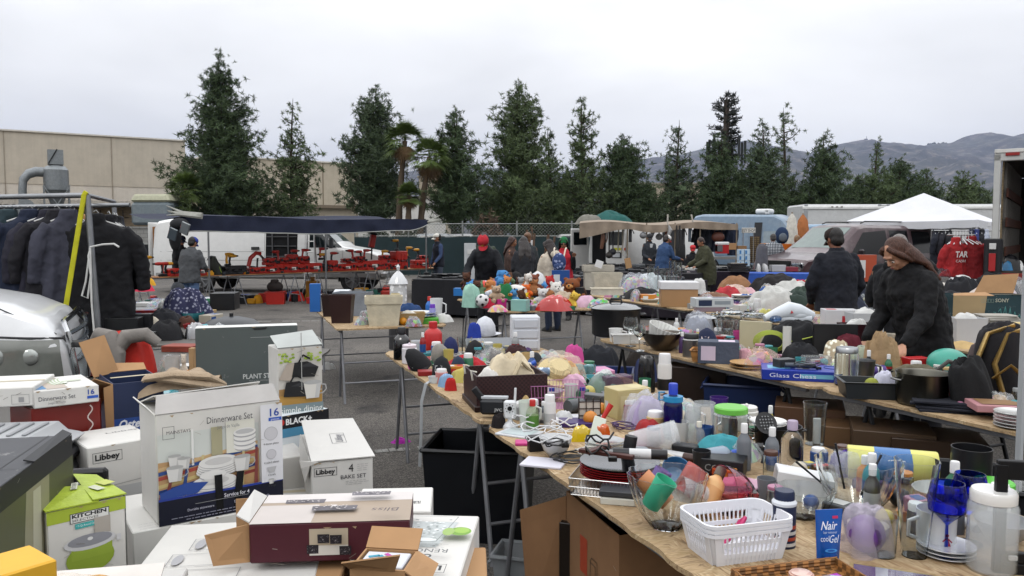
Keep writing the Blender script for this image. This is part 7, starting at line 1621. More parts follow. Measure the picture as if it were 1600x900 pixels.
I('can',690,598,19,22,'#c0807c','pink labelled cream jar with a white lid',cap='#dad8d8',name='cream_jar')
I('cup',679,598,20,10,'#cfd4d6','small white ring of tape with its end hanging down',name='tape_roll')
I('bag',698,604,26,18,'#7fa2c4','pale blue packet by the corner of the woven chest',name='packet')
I('heap',704,610,20,18,'f#b0201e','small red pouch at the foot of the woven chest',sd=6,name='pouch')
b=MB();p,s=on(672,598);b.tube([(0,0,.01),(-.02,-.05,.004),(-.045,-.06,-.1),(-.05,-.06,-.3),(-.06,-.055,-.5)],[(.012,.002)]*5,6);one(b,'hanging_strap',pla('#9ea1a3',.4),'pale grey strap hanging from the table edge to the ground','strap',p)
# woven chest with canvas
p,s=on(784,638);t=thing('woven_chest','dark brown woven storage chest full of cream canvas and white cloth','chest',(-.04,4.17,.75),14)
BRW=mat('#30181a',rough=.45,kind='weave',bs=90,bump=.5)
b=MB()
for a_ in((.37,.012,.18,0,-.17,0),(.37,.012,.18,0,.17,0),(.012,.33,.18,-.179,0,0),(.012,.33,.18,.179,0,0),(.35,.33,.01,0,0,.0)):b.box(*a_,c=.001)
b.obj('chest_body',BRW,t);b=MB()
b.box(.39,.36,.03,0,0,-.0);b.obj('base_trim',mat('#25110f',rough=.4),t)
for y in(-.1,.1):b=MB();b.tube([(-.19,y,.15),(-.2,y,.2),(-.17,y,.19)],.006,6);b.obj('rope_handle',fab('#c9c5ba'),t)
q=one(MB().heap(.3,.24,.16,61,26,.5),'canvas_bag',fab('#cdbfa4'),'cream canvas bag crumpled in the woven chest','bag',(-.02,4.17,.85),20);b=MB();b.tube([(-.02,-.12,.05),(.03,-.11,.14),(.1,-.08,.08),(.12,-.1,.02)],(.011),6);b.obj('bag_handle',fab('#c5b698'),q)
one(MB().heap(.15,.12,.09,62,18,.6),'white_cloth',fab('#d6d3ce'),'white crumpled cloth in the near corner of the woven chest','cloth',(-.12,4.08,.86))
t=thing('camcorder','black camcorder with a raised eyepiece before the woven chest','camcorder',on(770,653)[0],-6)
b=MB().box(.12,.06,.075,0,0,.02,c=.012);b.at(.075,0,.06,0,90,0).cyl(.028,.04);b.obj('camera_body',pla('#24262a',.4),t);b=MB().at(-.05,0,.09,0,-38,0).box(.03,.03,.07,c=.004);b.obj('eyepiece',BLKP,t);b=MB().box(.13,.035,.012,.01,0,.096);b.obj('top_trim',pla('#b9bcc0'),t);A=Art((.01,-.031,.04),(1,0,0),(0,0,1));A.text('JVC',0,0,.014,'#b8babc',.04,.02);A.done(t,'lettering')
t=thing('baby_monitor','white baby monitor camera with an aerial and round base','monitor',on(797,668)[0],-5)
b=MB().lathe([(0,0),(.038,0),(.036,.012),(.012,.03),(.01,.045),(0,.045)],24);b.obj('base',pla('#d2d4d6'),t);b=MB().box(.058,.03,.085,0,0,.042,c=.008);b.obj('camera_head',pla('#d8dadc'),t);b=MB();b.tube([(.022,0,.12),(.025,0,.185)],.0055,8);b.obj('aerial',pla('#d8dadc'),t)
b=MB().at(0,-.016,.092,90,0,0).cyl(.011,.004);b.obj('lens',pla('#18181a',.1),t);b=MB()
for i in range(8):b.at(.019*math.cos(i*.785),-.016,.092+.019*math.sin(i*.785),90,0,0).cyl(.0025,.002,n=8)
b.obj('led_ring',BLKP,t)
I('cup',824,668,28,42,'#cfd6cc','white mug with green leaf print behind the red capped bottle',handle='#d6dad4',name='mug')
I('bottle',832,672,20,48,'c#b8c8a0','clear bottle with a red cap and green label',cap='#b32420',lab='#4d7a35')
I('can',859,668,19,52,'#cfcfd0','tall white spray can with small grey print',cap='#dcdcde',lab='#b5b7ba')
t=I('wire',868,634,84,36,pla('#b878a8'),'pink wire basket with blue clips',n=16,rot=6);
for x in(-.03,.13):MB().box(.03,.01,.018,x,-.07,.09).obj('blue_clip',pla('#2c3c9a'),t)
t=I('bag',877,598,84,44,'c#ece2d2','clear bag of orange and yellow shredded paper',fill=mat('#c98a16',rough=.7,nz=.5,ns=50,bump=1,bs=70),rot=-15)
I('straw',872,584,66,20,'n#cbb98e','pale straw hat lying behind the yellow bag',z=.82,tilt=(35,10))
I('roll',826,588,66,13,'F#6f8198','rolled pale blue magazine',z=.86,rot=12,name='magazine')
I('heap',824,574,50,24,'f#2e3033','dark grey felt hat shape behind the rolled magazine',sd=8,name='felt_hat',cat='hat')
I('bottle',806,583,14,36,'m#bbb','silver and blue tube poking from the woven chest',cap='#2a56b4',z=.86,tilt=(0,60),name='tube')
t=thing('drawer_tower','small white plastic tower of three drawers','drawers',on(820,545)[0],4);s_=on(820,545)[1]
MB().box(44*s_,.2,52*s_,c=.006).obj('frame',pla('#cfd2d8'),t)
for i in range(3):MB().box(37*s_,.02,13*s_,0,-.102,(3+i*16)*s_,c=.004).obj('drawer',pla('#c0c4cc',.25),t)
I('heap',808,565,40,24,'f#3a2224','dark red and grey things in clear wrap',sd=9,name='wrapped_goods',cat='goods')
I('bag',776,568,36,24,'c#cfd0d2','clear bag of dark metal pieces',fill='m#55504c',sd=10)
I('heap',897,566,30,26,'f#c04a8e','bright pink folded cloth at the rear edge',sd=11,name='cloth')
I('slab',925,582,60,6,'#c98ab0','pink plastic folder behind the purple box',rot=15,name='folder')
I('box',962,612,46,26,'x#6a4668','smoky purple clear plastic box',rot=20,name='plastic_box')
I('heap',898,606,40,20,'f#cfa6bc','pale pink doll clothes heap',sd=12,name='doll_clothes',cat='cloth')
I('heap',1008,596,34,34,'f#232c50','navy cloth pouch pointing upwards',sd=13,name='pouch',fo=.2)
t=I('heap',1010,612,30,52,'t#1a1a1c','shiny black figurine head behind the plastic bag',sd=14,name='figurine',cat='figurine',fo=.3);t.location.z+=.0
I('box',980,650,60,46,'#b9aa78','pale yellow carton with faint embossed leaves',d=.13,rot=24,p='#c4b78a')
I('bag',945,612,60,26,'x#7f9690','grey green plastic bottle bag with a bright label',fill='#6b8a3c',sd=15)
I('slab',934,640,36,30,'#5c5f62','grey ribbed plastic panel',d=.03,rot=-30,name='panel',tilt=(20,0))
t=thing('lattice_lantern','small black square lattice frame with pale panes','ornament',on(921,661)[0],5);b=MB().box(.1,.006,.1,0,0,.0);b.obj('pane',pla('#b9b6ae'),t);b=MB()
for i in range(4):b.box(.004,.012,.12,-.051+.034*i,0,0,c=0);b.box(.106,.012,.004,0,0,.002+.033*i,c=0)
b.obj('lattice',pla('#2a1e18'),t);b=MB().at(0,-.007,.05,90,0,0).cyl(.013,.004);b.obj('medallion',pla('#7d5232'),t)
I('slab',905,656,74,4,'#d2d2d6','flat white sheet of card under the lattice ornament',name='card')
I('slab',902,664,56,8,'#3a2660','thin dark purple case among the cables',name='case')
I('roll',898,645,30,22,'#4a4d50','grey rolled mouse mat',rot=40,name='mat_roll')
I('stick',931,676,10,46,'#b3221e','red plastic handle leaning to the rear',ang=58,r=.012,name='handle_grip',cat='handle')
I('heap',908,688,36,22,'t#c9ac1c','yellow plastic toy lump with holes',sd=16,name='toy',fo=.4)
I('heap',940,688,26,24,'t#c4581e','orange plastic toy part by the red handle',sd=17,name='toy',fo=.3)
I('slab',928,692,20,46,'#c9cfc2','card of small bottles leaning among the cables',d=.01,tilt=(-30,20),name='bottle_card',cat='card')
I('bag',1010,662,84,48,'c#dfe3e8','large clear plastic bag holding purple cups',fill='x#b6a6d0',sd=18,rot=30)
I('cup',985,694,46,74,'c#e6eaec','big clear ribbed plastic tumbler lying on its side',tilt=(0,78),z=.78,name='tumbler')
t=I('bottle',1051,684,30,86,'g#1a2ca8','bright blue drinks bottle with a carrying loop',cap='#2a44b8',name='drinks_bottle');s_=on(1051,684)[1]
MB().lathe([(15.4*s_,58*s_),(15.4*s_,66*s_)],22).obj('blue_band',pla('#2a86b8'),t);MB().tube([(-13*s_,0,72*s_),(-22*s_,0,72*s_),(-22*s_,0,60*s_),(-14*s_,0,60*s_)],.004,6).obj('carrying_loop',pla('#2a86b8'),t);MB().lathe([(0,4*s_),(12*s_,5*s_),(12*s_,52*s_),(0,52*s_)],16).obj('inner_core',pla('#1c2f9c'),t)
for i,(x,y,w,h,lab,kw)in enumerate(((1082,690,26,58,'clear jug directly right of the blue drinks bottle'.replace('right of','beside'),dict(handle='g')),(1100,676,34,48,'wide clear plastic jug behind the green lidded jar',dict(handle='g')),(1128,672,28,34,'clear square plastic tub near the purple beaker',{}))):I('cup',x,y,w,h,'c#dfe3e4',lab,name='jug',**kw)
I('cup',1123,660,28,40,'#3a1a6a','dark purple beaker at the rear edge',name='beaker')
I('bottle',1092,702,18,44,'c#c9c6bc','squat clear funnel shaped bottle in front of the jugs',cap='#cfc9bc')
t=I('jar',1141,700,56,66,'g','round glass jar with a lime green lid and handle',lid='#6cb84a');s_=on(1141,700)[1];MB().tube([(28*s_,0,50*s_),(38*s_,0,46*s_),(38*s_,0,16*s_),(28*s_,0,12*s_)],.005,8).obj('handle',gla(),t)
I('heap',1128,704,30,22,'M#c9b34a','colourful cards seen through the green lidded jar',sd=19,name='cards',cat='cards')
I('jar',1166,672,36,38,'t#cfcdc8','white lidded sugar bowl with a round knob',lid='t#d6d4d0',knob=1,name='sugar_bowl')
t=I('pot',1215,700,70,36,'#19191b','black saucepan with white plates on top',name='saucepan');I('plates_',1200,664,56,8,'t#dad8d4','two white oval plates resting on the black saucepan',n=2,z=.86)
t=I('stick',1190,726,10,48,'#161618','black skimmer spoon lying across the saucepan',ang=70,r=.005,name='skimmer');s_=on(1190,726)[1]
b=MB().at(.02,.03,62*s_,60,0,10);b.lathe([(0,0),(17*s_,.004),(18*s_,.01),(0,.006)],20);b.obj('blade',BLKP,t);b=MB().at(.02,.026,63*s_,60,0,10)
for i in range(-2,3):
 for j in range(-2,3):
  if abs(i)+abs(j)<4:b.cyl(.0032,.003,i*.012,j*.012,.008,n=8)
b.obj('drain_holes',pla('#77797a'),t)
I('bottle',1237,728,34,72,'g#e8eaec','tall clear glass bottle with a pale stopper',cap='x#c9b8d0',name='glass_bottle')
I('cup',1272,694,36,66,'g','tall clear tumbler with papers inside',name='tumbler');I('slab',1276,694,12,44,'#c9cbcc','folded paper strips standing in the tall tumbler',d=.01,name='paper_strips',cat='paper')
I('bowl',868,712,52,30,'t#d8d9da','white bowl filled with tangled cables');I('cable',866,700,34,10,'#1b1b1d','black cable coiled in the white bowl',z=.8,sd=3);I('cable',850,700,60,34,'#cfd0d2','white cable arching out of the white bowl',n=2,z=.79,sd=5)
I('box',838,704,26,24,'#1c1c20','black power adapter block',rot=15,name='power_adapter');I('cable',900,722,66,10,'#1a1a1c','thick black cable loops before the white bowl',n=4,sd=8);I('cable',926,716,46,12,'#cbc8c2','cream cable tangle beside the red plates',n=3,sd=9)
I('slab',850,725,66,4,'#d0ced8','white plastic chopping board at the table edge',d=.12,rot=-18,name='chopping_board')
I('slab',812,678,62,3,'#c9ccd0','printed white placemat at the table edge',d=.14,rot=-30,p='#b4bfc0',name='placemat');I('slab',822,694,34,5,'#c03a80','small magenta case near the adapter',name='case')
I('cable',818,672,34,22,'#d2d2d4','white lead curling round the baby monitor',n=2,sd=12);I('cable',878,684,44,26,'#d4d4d6','white lead looping beside the spray can',n=2,sd=13);I('heap',780,668,22,20,'f#1a1416','black and red wrist strap of the camcorder',sd=20,name='strap')
I('wire',946,764,96,26,'m#a8a8a8','low chrome wire basket under the red plates',n=18,rot=-18,d=.2)
t=I('plates_',968,740,124,22,'t#8e1c20','stack of red plates topped by a black plate',n=6,c2='t#1c1d20',z=.79)
t=thing('wooden_cross','brown wooden cross lying on the black plate','cross',on(947,712,.87)[0],-28);MB().box(.2,.024,.014).obj('long_bar',mat('#4a2620',rough=.5),t);MB().at(-.03,0,.012,0,0,75).box(.12,.024,.014).obj('short_bar',mat('#4a2620',rough=.5),t)
I('roll',992,705,46,20,'#17171a','coiled black leather belt',z=.86,rot=10,tilt=(0,-80),name='belt');t=I('roll',1000,717,84,16,'#1e1e21','black curling iron with a white barrel',c2='#c9c9c9',z=.86,rot=-8,name='curling_iron')
A=Art((-.05,-.017,.012),(1,0,0),(0,0,1));A.text('REVLON',0,0,.009,'#8a8a8c',.05);A.done(t,'lettering');I('cable',935,722,44,40,'#141416','black lead standing up in a loop over the cross',n=2,z=.86,sd=15,r=.0035)
t=I('roll',1052,720,90,16,'#3a2018','brown and steel hair straightener',c2='m#aaa',rot=-36,name='hair_straightener')
I('box',1072,712,40,18,'#1c1d20','black soft case behind the hair straightener',rot=-30);t=I('box',1132,738,64,26,'#1d1f23','black zipped case with small grey marks',rot=-24,d=.13,txt='COBY',tc='#8a8a8a',name='zipped_case')
I('bottle',1104,718,34,50,'x#a9b4c4','pale blue plastic bottle on its side with a blue cap',cap='#2a52b0',tilt=(0,80),z=.78)
t=I('slab',968,782,54,12,'#c9c7bc','cream and dark grey computer drive',d=.11,rot=-14,name='computer_drive');MB().box(.125,.11,.018,0,0,.028).obj('dark_top',pla('#3c3e42'),t);I('can',997,790,14,20,'#cfcdca','small white dropper with dark bristles',cap='#cfcdca',name='dropper')
# glass bowl of cups
I('bowl',1042,822,124,84,'g','large fluted glass bowl piled with plastic cups',fl=.03)
for x,y,w,h,c,rz,ty,lab in((1016,790,36,50,'#3fb08a',-20,30,'green plastic cup in the fluted glass bowl'),(1044,786,34,56,'#c9845a',-25,-50,'tan ribbed cup tilted in the fluted glass bowl'),(1066,770,40,46,'x#d0706a',20,40,'coral and orange clear cup in the fluted glass bowl'),(1100,775,40,44,'c#cfd3d6',10,-70,'clear plastic cup behind the tan bottle'),(1022,760,30,30,'x#8a6ab8',0,30,'small purple cup at the rim of the glass bowl')):I('cup',x,y,w,h,c,lab,z=.82,rot=rz,tilt=(0,ty))
t=I('bottle',1096,800,36,84,'#cfa26c','tan lotion bottle leaning on the fluted glass bowl',cap='#55483c',rot=60,tilt=(10,48),z=.77,lab='#c48f58');I('cup',1054,745,46,22,'t#3a6f9c','round blue rimmed dish with a purple inside',z=.79,tilt=(40,0),name='dish');I('ball',942,740,12,12,'#1f4fb0','small blue plastic ring on the wire basket',name='ring')
I('bowl',1170,770,84,52,'g#f0a0b8','pink glass bowl tipped on its side',z=.80,rot=20,tilt=(0,-82))
I('box',1150,800,60,36,'g#f4c8cc','faceted pink glass dish under the pink bowl',name='glass_dish')
# white basket
t=thing('plastic_basket','white slotted plastic basket nearest the camera'.replace('nearest the camera','in front, stacked three deep'),'basket',on(1146,876)[0]+Vector((.02,.06,0)),16);WP2=pla('#dcdde2',.4)
def rr_(w,d,z,r=.035,n=5):
 o=[]
 for cx,cy,a0 in((1,1,0),(-1,1,90),(-1,-1,180),(1,-1,270)):
  for i in range(n+1):a=math.radians(a0+90*i/n);o.append((cx*(w/2-r)+r*math.cos(a),cy*(d/2-r)+r*math.sin(a),z))
 return o
bw,bd,bh=.265,.185,.115;b=MB();b.loft([rr_(bw*.82,bd*.8,0),rr_(bw*.82,bd*.8,.004)]);b.loft([rr_(bw*.82,bd*.8,.0),rr_(bw*.84,bd*.82,.02),rr_(bw*.825,bd*.805,.02),rr_(bw*.8,bd*.78,.004)],cap=False);b.obj('base',WP2,t)
for j in range(3):b=MB();z0=bh-.012*j;b.loft([rr_(bw*(1-.004*j),bd*(1-.004*j),z0-.01),rr_(bw*1.02,bd*1.02,z0-.009),rr_(bw*1.02,bd*1.02,z0),rr_(bw*.97,bd*.96,z0),rr_(bw*.965,bd*.955,z0-.03+.012*j),rr_(bw*.985,bd*.975,z0-.03+.012*j),rr_(bw*(1-.004*j),bd*(1-.004*j),z0-.01)],cap=False);b.obj('rim',WP2,t)
b=MB()
for q in range(4):
 n=(15,10)[q%2];ln=(bw,bd)[q%2];of=(bd,bw)[q%2]
 for i in range(n+1):
  u=(i/n-.5)*(ln-.05);b.M=X(0,0,0,0,0,90*q);wdt=.0045 if 0<i<n else.02
  b.loft([[(u*.84-wdt/2,-of/2*.82,.0),(u*.84+wdt/2,-of/2*.82,.0),(u*.84+wdt/2,-of/2*.82+.003,0),(u*.84-wdt/2,-of/2*.82+.003,0)],[(u-wdt/2,-of/2*.985,bh-.02),(u+wdt/2,-of/2*.985,bh-.02),(u+wdt/2,-of/2*.985+.003,bh-.02),(u-wdt/2,-of/2*.985+.003,bh-.02)]])
 b.M=X(0,0,0,0,0,90*q)
 for zz,kk in((.018,.84),(.05,.895)):b.box(ln*kk-.03,.004,.012,0,-of/2*kk+.002,zz,c=0)
for sx in(-1,1):
 for sy in(-1,1):
  pts=lambda f,z:[(sx*(bw/2*f-.0305+.0305*math.sin(a)),sy*(bd/2*f-.0305+.0305*math.cos(a)),z)for a in np.linspace(0,math.pi/2,6)]
  lo,hi=pts(.82,0),pts(.985,bh-.02);b.M=None;b.add(lo+hi,[(i,i+1,i+7,i+6)for i in range(5)])
b.obj('slotted_wall',WP2,t);p=t.location
q=thing('vegetable_peeler','magenta and white handled peeler lying in the white basket','peeler',(p.x-.01,p.y,.765),40);MB().tube([(-.05,0,.01),(0,0,.03),(.05,0,.055),(.08,.01,.06),(.07,.02,.05),(.02,.01,.03)],.0065,8).obj('handle',pla('#b01c5c'),q);MB().tube([(-.05,-.02,.01),(.06,-.02,.03)],.007,8).obj('white_grip',pla('#dcdce0'),q)
for i in range(4):MB().tube([(-.1,-.015+.01*i,.012),(-.05,-.01+.005*i,.02)],.0015,5).obj('steel_prong',met('#bbb',.2),q)
t=I('can',1224,852,36,88,'#1c2440','dark blue striped shaving foam can behind the white basket',cap='#1e2844',name='foam_can')
s_=on(1224,852)[1]
for i,c_ in enumerate(('#c9c6c2','#a8402c','#c9c6c2','#a8402c')):MB().lathe([(18.4*s_,(4+9*i)*s_),(18.4*s_,(9+9*i)*s_)],22).obj('stripe',pla(c_),t)
MB().lathe([(18.6*s_,66*s_),(19*s_,70*s_),(14*s_,76*s_)],22).obj('white_collar',pla('#cfd2d8'),t)
I('box',1250,778,84,42,'t#d8d8d8','white square ceramic jar lying on its side with a fine rope pattern',rot=-12,d=.1,name='ceramic_jar',tilt=(0,8));I('bowl',1256,808,90,46,'g','cut glass fruit bowl under the white ceramic jar',fl=.04,nf=10);I('bowl',1338,800,124,84,'g','big pressed glass punch bowl with a wavy rim',fl=.035,nf=9)
for i,(x,y)in enumerate(((1300,740),(1345,745),(1320,735))):I('stick',x,y+30,8,70,'m#3a3a3c',('long grey ladle handle curving out of the punch bowl','thin steel tongs standing in the punch bowl','dark handled spoon leaning in the punch bowl')[i],ang=(140,60,100)[i],r=.0035,z=.8,name=('ladle','tongs','spoon')[i])
I('cup',1290,770,40,30,'c#d8dadc','small clear scoop beside the punch bowl',name='scoop')
t=I('roll',1392,752,128,52,'#cfcb6a','plastic wrapped pack of pale yellow paper towels',c2='#3f6fa6',rot=-20,name='paper_towels');A=Art((-.02,-.056,.07),(1,0,0),(0,.2,1));A.text('SIZE',0,0,.022,'#d8e0ea',.05,.02);A.done(t,'lettering')
I('heap',1325,740,60,34,'f#4a2a8c','purple cloth corner under the yellow paper towels',sd=22,name='cloth');I('bag',1318,752,70,44,'c#d0d4dc','clear wrap heap beside the paper towels',sd=23)
I('cup',1428,868,66,152,'g','very tall thick clear glass vase with a fluted rim',bot=.55,top=1.0,name='glass_vase',fl=.0)
t=I('ball',1352,862,58,58,'x#6a2f94','purple tissue ball wrapped in clear film',name='tissue_ball');MB().heap(.13,.13,.125,71,20,.5).obj('clear_film',clr('#e4dcec',.3,.1),t);I('cup',1376,866,48,62,'g','clear tumbler printed with white flowers',name='tumbler',bot=.9)
t=I('cup',1462,856,58,62,'t#d4d6d8','white mug painted with a dancing red figure',handle='t#d4d6d8',name='mug',rot=180,bot=.95);I('plates_',1478,866,84,18,'t#cfd0d2','shallow white saucers with grey rings under the blue goblet',n=3)
s_=on(1462,856)[1];A=Art((0,30.5*s_,8*s_),(-1,0,0),(0,0,1));A.line([(0,0),(.006,.02),(0,.035),(-.012,.025)],.004,'#a01c3c');A.line([(.006,.02),(.012,0)],.004,'#a01c3c');A.line([(0,.035),(.014,.022)],.004,'#a01c3c');A.ell(0,.042,.005,.005,'#a01c3c');A.done(t,'painted_figure')
I('wine',1478,868,58,116,'g#3a58e8','big cobalt blue wine goblet in front');I('wine',1512,850,54,112,'g#3a58e8','second cobalt blue goblet tucked behind the clear canister')
t=thing('hair_gel_tube','blue squeeze tube of hair gel standing on its cap','tube',on(1293,882)[0],6);s_=on(1293,882)[1]
b=MB().loft([[(a*s_*math.cos(j*.393),c_*s_*math.sin(j*.393),z_*s_)for j in range(16)]for z_,a,c_ in((0,15,9),(8,16,10),(9,18,10),(60,21,5),(88,22.5,.8))]);b.obj('tube_body',mat('#1a55a8',rough=.25,coat=.4),t);MB().cyl(15*s_,8*s_,sy=1)if 0 else None
A=Art((-16*s_,-10.5*s_,12*s_),(1,0,0),(0,.12,1));A.text('Nair',1*s_,46*s_,13*s_,'#dfe6f4',25*s_,.01,slant=.25);A.text('hair remover',5*s_,40*s_,4*s_,'#b8cbe8',22*s_);A.text('cool',0,28*s_,9*s_,'#d8e4f6',14*s_);A.text('Gel',13*s_,26*s_,12*s_,'#d8e4f6',14*s_,slant=.25);A.rect(20*s_,63*s_,9*s_,4*s_,'#c02a5c');A.ell(16*s_,14*s_,10*s_,3*s_,'#3f8ad0');A.ell(16*s_,14*s_,6*s_,1.6*s_,'#1a4f9c');A.done(t,'lettering')
I('jar',1548,890,72,128,'c#dfe4e6','tall clear canister with a flat pale lid near the black metal stand',lid='t#d8d6d2');I('can',1552,800,66,50,'c#cfe0cc','clear tub with a bright green lid behind the canister',cap='#58b83a',name='tub')
t=thing('metal_stand','black angled metal bracket stand at the picture edge'.replace('at the picture edge','beside the clear canister'),'stand',on(1560,895)[0]+Vector((.02,.0,0)),-12);BM=mat('#101013',rough=.5,metal=.3)
MB().box(.028,.02,.29,-.02,0,0).obj('upright',BM,t);MB().box(.2,.02,.028,.08,-.001,.03).obj('cross_bar',BM,t);MB().box(.2,.02,.028,.08,-.001,.0).obj('foot',BM,t);MB().box(.2,.02,.05,.07,.001,.25).obj('head_plate',BM,t);MB().box(.02,.012,.012,.01,-.012,.04).obj('white_sticker',pla('#c9c9c9'),t)
I('cup',1516,768,58,70,'#141417','large matt black round container in the dark crate',name='container',z=.78,bot=.98)
I('heap',1590,760,60,30,'c#d6d8d8','clear plastic packaging beside the black bracket',sd=24,name='packaging')
# wicker tray and picture at the bottom
t=thing('wicker_tray','brown wicker tray with make-up at the front table edge','tray',on(1262,925)[0],14);WK=mat('#8a5f33',rough=.6,kind='weave',bs=60,bump=.6);b=MB().box(.3,.2,.008,c=0);b.obj('tray_base',WK,t);b=MB()
for j in range(3):b.tube([(-.15,-.1,.01+j*.009),(.15,-.1,.01+j*.009),(.15,.1,.01+j*.009),(-.15,.1,.01+j*.009),(-.15,-.1,.01+j*.009)],.007,6)
for i in range(40):a=-.15+.3*i/39;b.tube([(a,.108,.0),(a+.004,.1,.034)],.003,4);b.tube([(-.157,-.1+.2*i/39,0),(-.15,-.1+.2*i/39,.034)],.003,4)
b.obj('woven_rim',WK,t)
I('can',1252,905,38,12,'#c9a292','round pale pink powder compact in the wicker tray',cap='t#d0aca0',z=.765,name='powder_compact');I('roll',1222,918,50,12,'m#aaa','silver make-up brush handle in the wicker tray',z=.77,rot=14,name='brush');I('slab',1295,925,84,14,'M#5a1c20','red and black patterned palette in the wicker tray',z=.76,rot=20,name='palette')
t=thing('framed_picture','gilt edged glazed picture lying flat with purple reflections painted in','picture',on(1430,925)[0],-24);MB().box(.3,.2,.012,c=0).obj('frame',mat('#b09a62',rough=.3,metal=.7),t);A=Art((-.15,-.1,.012),(1,0,0),(0,1,0));A.rect(.008,.008,.284,.184,mat('#5a4a68',rough=.04,coat=1));A.rect(.06,.008,.03,.184,mat('#8f8f98',rough=.05,coat=1));A.rect(.12,.05,.1,.05,mat('#7a6ab0',rough=.05,coat=1));A.ell(.15,.13,.03,.02,'#a89c86');A.done(t,'painted_reflection')  # reflections on the glass painted as flat purple and grey patches
b=MB();b.box(.014,.03,1.52,0,0,0);one(b,'tent_pole',pla('#a5a8ab',.4),'pale grey upright pole at the end of the pot table','pole',(1.915,2.965,0))
I('can',1038,622,22,70,'#c9c6c2','white squeeze bottle with a black label and orange base',cap='#dcdcdc',lab='#1c1a1a',name='squeeze_bottle')
# ------------------------------------------------------------ pot and bag tables (second row)
t=I('pot',962,524,76,42,'#1b1c1f','black oval slow cooker with a glass lid',lid='t#5c5f62',name='slow_cooker')
I('wine',985,541,24,46,'g','clear wine glass in front of the slow cooker',name='wine_glass');I('wine',999,548,20,42,'g','slim clear wine glass beside the white dish',name='wine_glass')
I('cup',962,533,22,20,'#d8d8d6','white measuring cup on the white dish',handle='#d8d8d6',name='measuring_cup');I('tray',976,536,42,14,'t#d8d8d6','white rectangular baking dish by the slow cooker',name='baking_dish')
I('bowl',1036,547,68,28,'m#77706a','brushed steel mixing bowl');I('cup',1030,534,50,26,'t#dcdcd8','white fluted souffle dish sitting in the steel bowl',z=.80,tilt=(12,18),fl=.03,name='souffle_dish',bot=.7)
I('bottle',1057,521,9,24,'#cfd2d4','small white pump bottle',cap='#d8d8d8');I('bag',1090,530,50,40,'c#cdd2dc','clear bag lying over glass jars',fill='x#9aa2b4',sd=30);I('heap',1014,524,30,14,'M#8a5a3a','brown and black odds beside the souffle dish',sd=31,name='odds',cat='goods')
I('pot',1098,521,40,24,'m#8a8a8a','steel saucepan with a glass lid and black knob',lid='t#8f9496',name='saucepan')
for x,y,w,h,lab,f in((1143,520,38,34,'wide glass jar of brown beans with a clear lid','p#6b4a3a'),(1176,519,38,30,'low glass jar of dark spices','p#4a3430'),(1120,515,22,26,'small glass jar of rust coloured powder','p#7d3420')):I('jar',x,y,w,h,'g',lab,lid='g',fill=f,knob=1)
I('cup',1136,535,34,36,'g','cut crystal vase with a jagged rim',fl=.06,name='crystal_vase',top=1.1,bot=.6);I('cup',1158,541,26,24,'#a83a78','pink cup with a multicoloured rim',name='cup')
I('hat',1104,546,46,34,'f#1c2440','navy cap with pink and white letters',txt='NY',tc='#d8c8c8',rot=-20);I('can',1080,557,27,36,'m#9a9a98','brushed steel travel mug with a black lid',cap='#1b1b1d',name='travel_mug');I('heap',1072,542,30,26,'M#3a4a8a','red and blue patterned pouch',sd=32,name='pouch')
t=I('box',1122,566,62,34,'f#4a5160','folded slate grey tote bag printed with a pink animal',rot=-14,name='tote_bag',p='#c9b8c8');I('tray',1114,564,66,18,'w#a8743e','shallow honey coloured wooden tray',rot=-20,name='wooden_tray');I('heap',1163,566,28,20,'f#c99aa4','pale pink cloth beside the slate tote',sd=33,name='cloth')
I('plates_',1172,575,62,10,'w#b58f5e','round woven edge wooden plate',n=2,name='wooden_plate');I('bag',1190,577,56,32,'c#e0c0bc','clear bag full of pink make-up sponges',fill='M#c9705f',sd=34)
t=I('box',1248,590,112,16,'#22389a','flat blue glass chess set box',rot=-16,d=.27,txt='Glass Chess',tc='#d8dcf0',p2='#6aa8c8',name='chess_box');I('box',1225,574,30,14,'#34373a','dark grey desk phone handset base',z=.81,rot=20,name='telephone');I('cable',1262,578,34,10,'#222428','black cord bundle on the chess box',z=.81,n=3,sd=21);I('roll',1250,575,46,8,'#3c4450','slate blue handset lying on the chess box',z=.82,rot=-8,name='handset')
t=I('slab',1180,545,50,46,'#b5ae92','cream picture frame standing on edge',d=.02,rot=-35,tilt=None,name='picture_frame',p=None);I('heap',1245,552,108,48,'f#16171a','black padded bag edged in neon yellow',sd=35,name='padded_bag',cat='bag',fo=.3)
p,s_=on(1195,552);b=MB()
for i in range(7):b.tube([(25*s_*(1-.05*i)*math.cos(a),-.02*i*.3,22*s_+17*s_*(1-.05*i)*math.sin(a))for a in np.linspace(0,2*math.pi,22)],.003,5)
one(b,'neon_cable',pla('#9aa83a'),'coil of neon yellow cord on the padded black bag','cord',p-Vector((0,.12,0)),-10)
b=MB();b.tube([(-.12,-.12,.1),(0,-.15,.13),(.15,-.12,.16),(.27,-.06,.2)],.005,5);b.tube([(-.1,-.17,.04),(.05,-.17,.07),(.25,-.1,.12)],.005,5);one(b,'neon_piping',pla('#a4b43a'),'loose neon yellow piping lying across the padded bag','piping',on(1245,552)[0])
t=thing('steam_cleaner','white iron shaped handheld steam cleaner with a blue tank','steam cleaner',on(1232,521)[0]+Vector((0,0,.12)),12);s_=on(1232,521)[1]
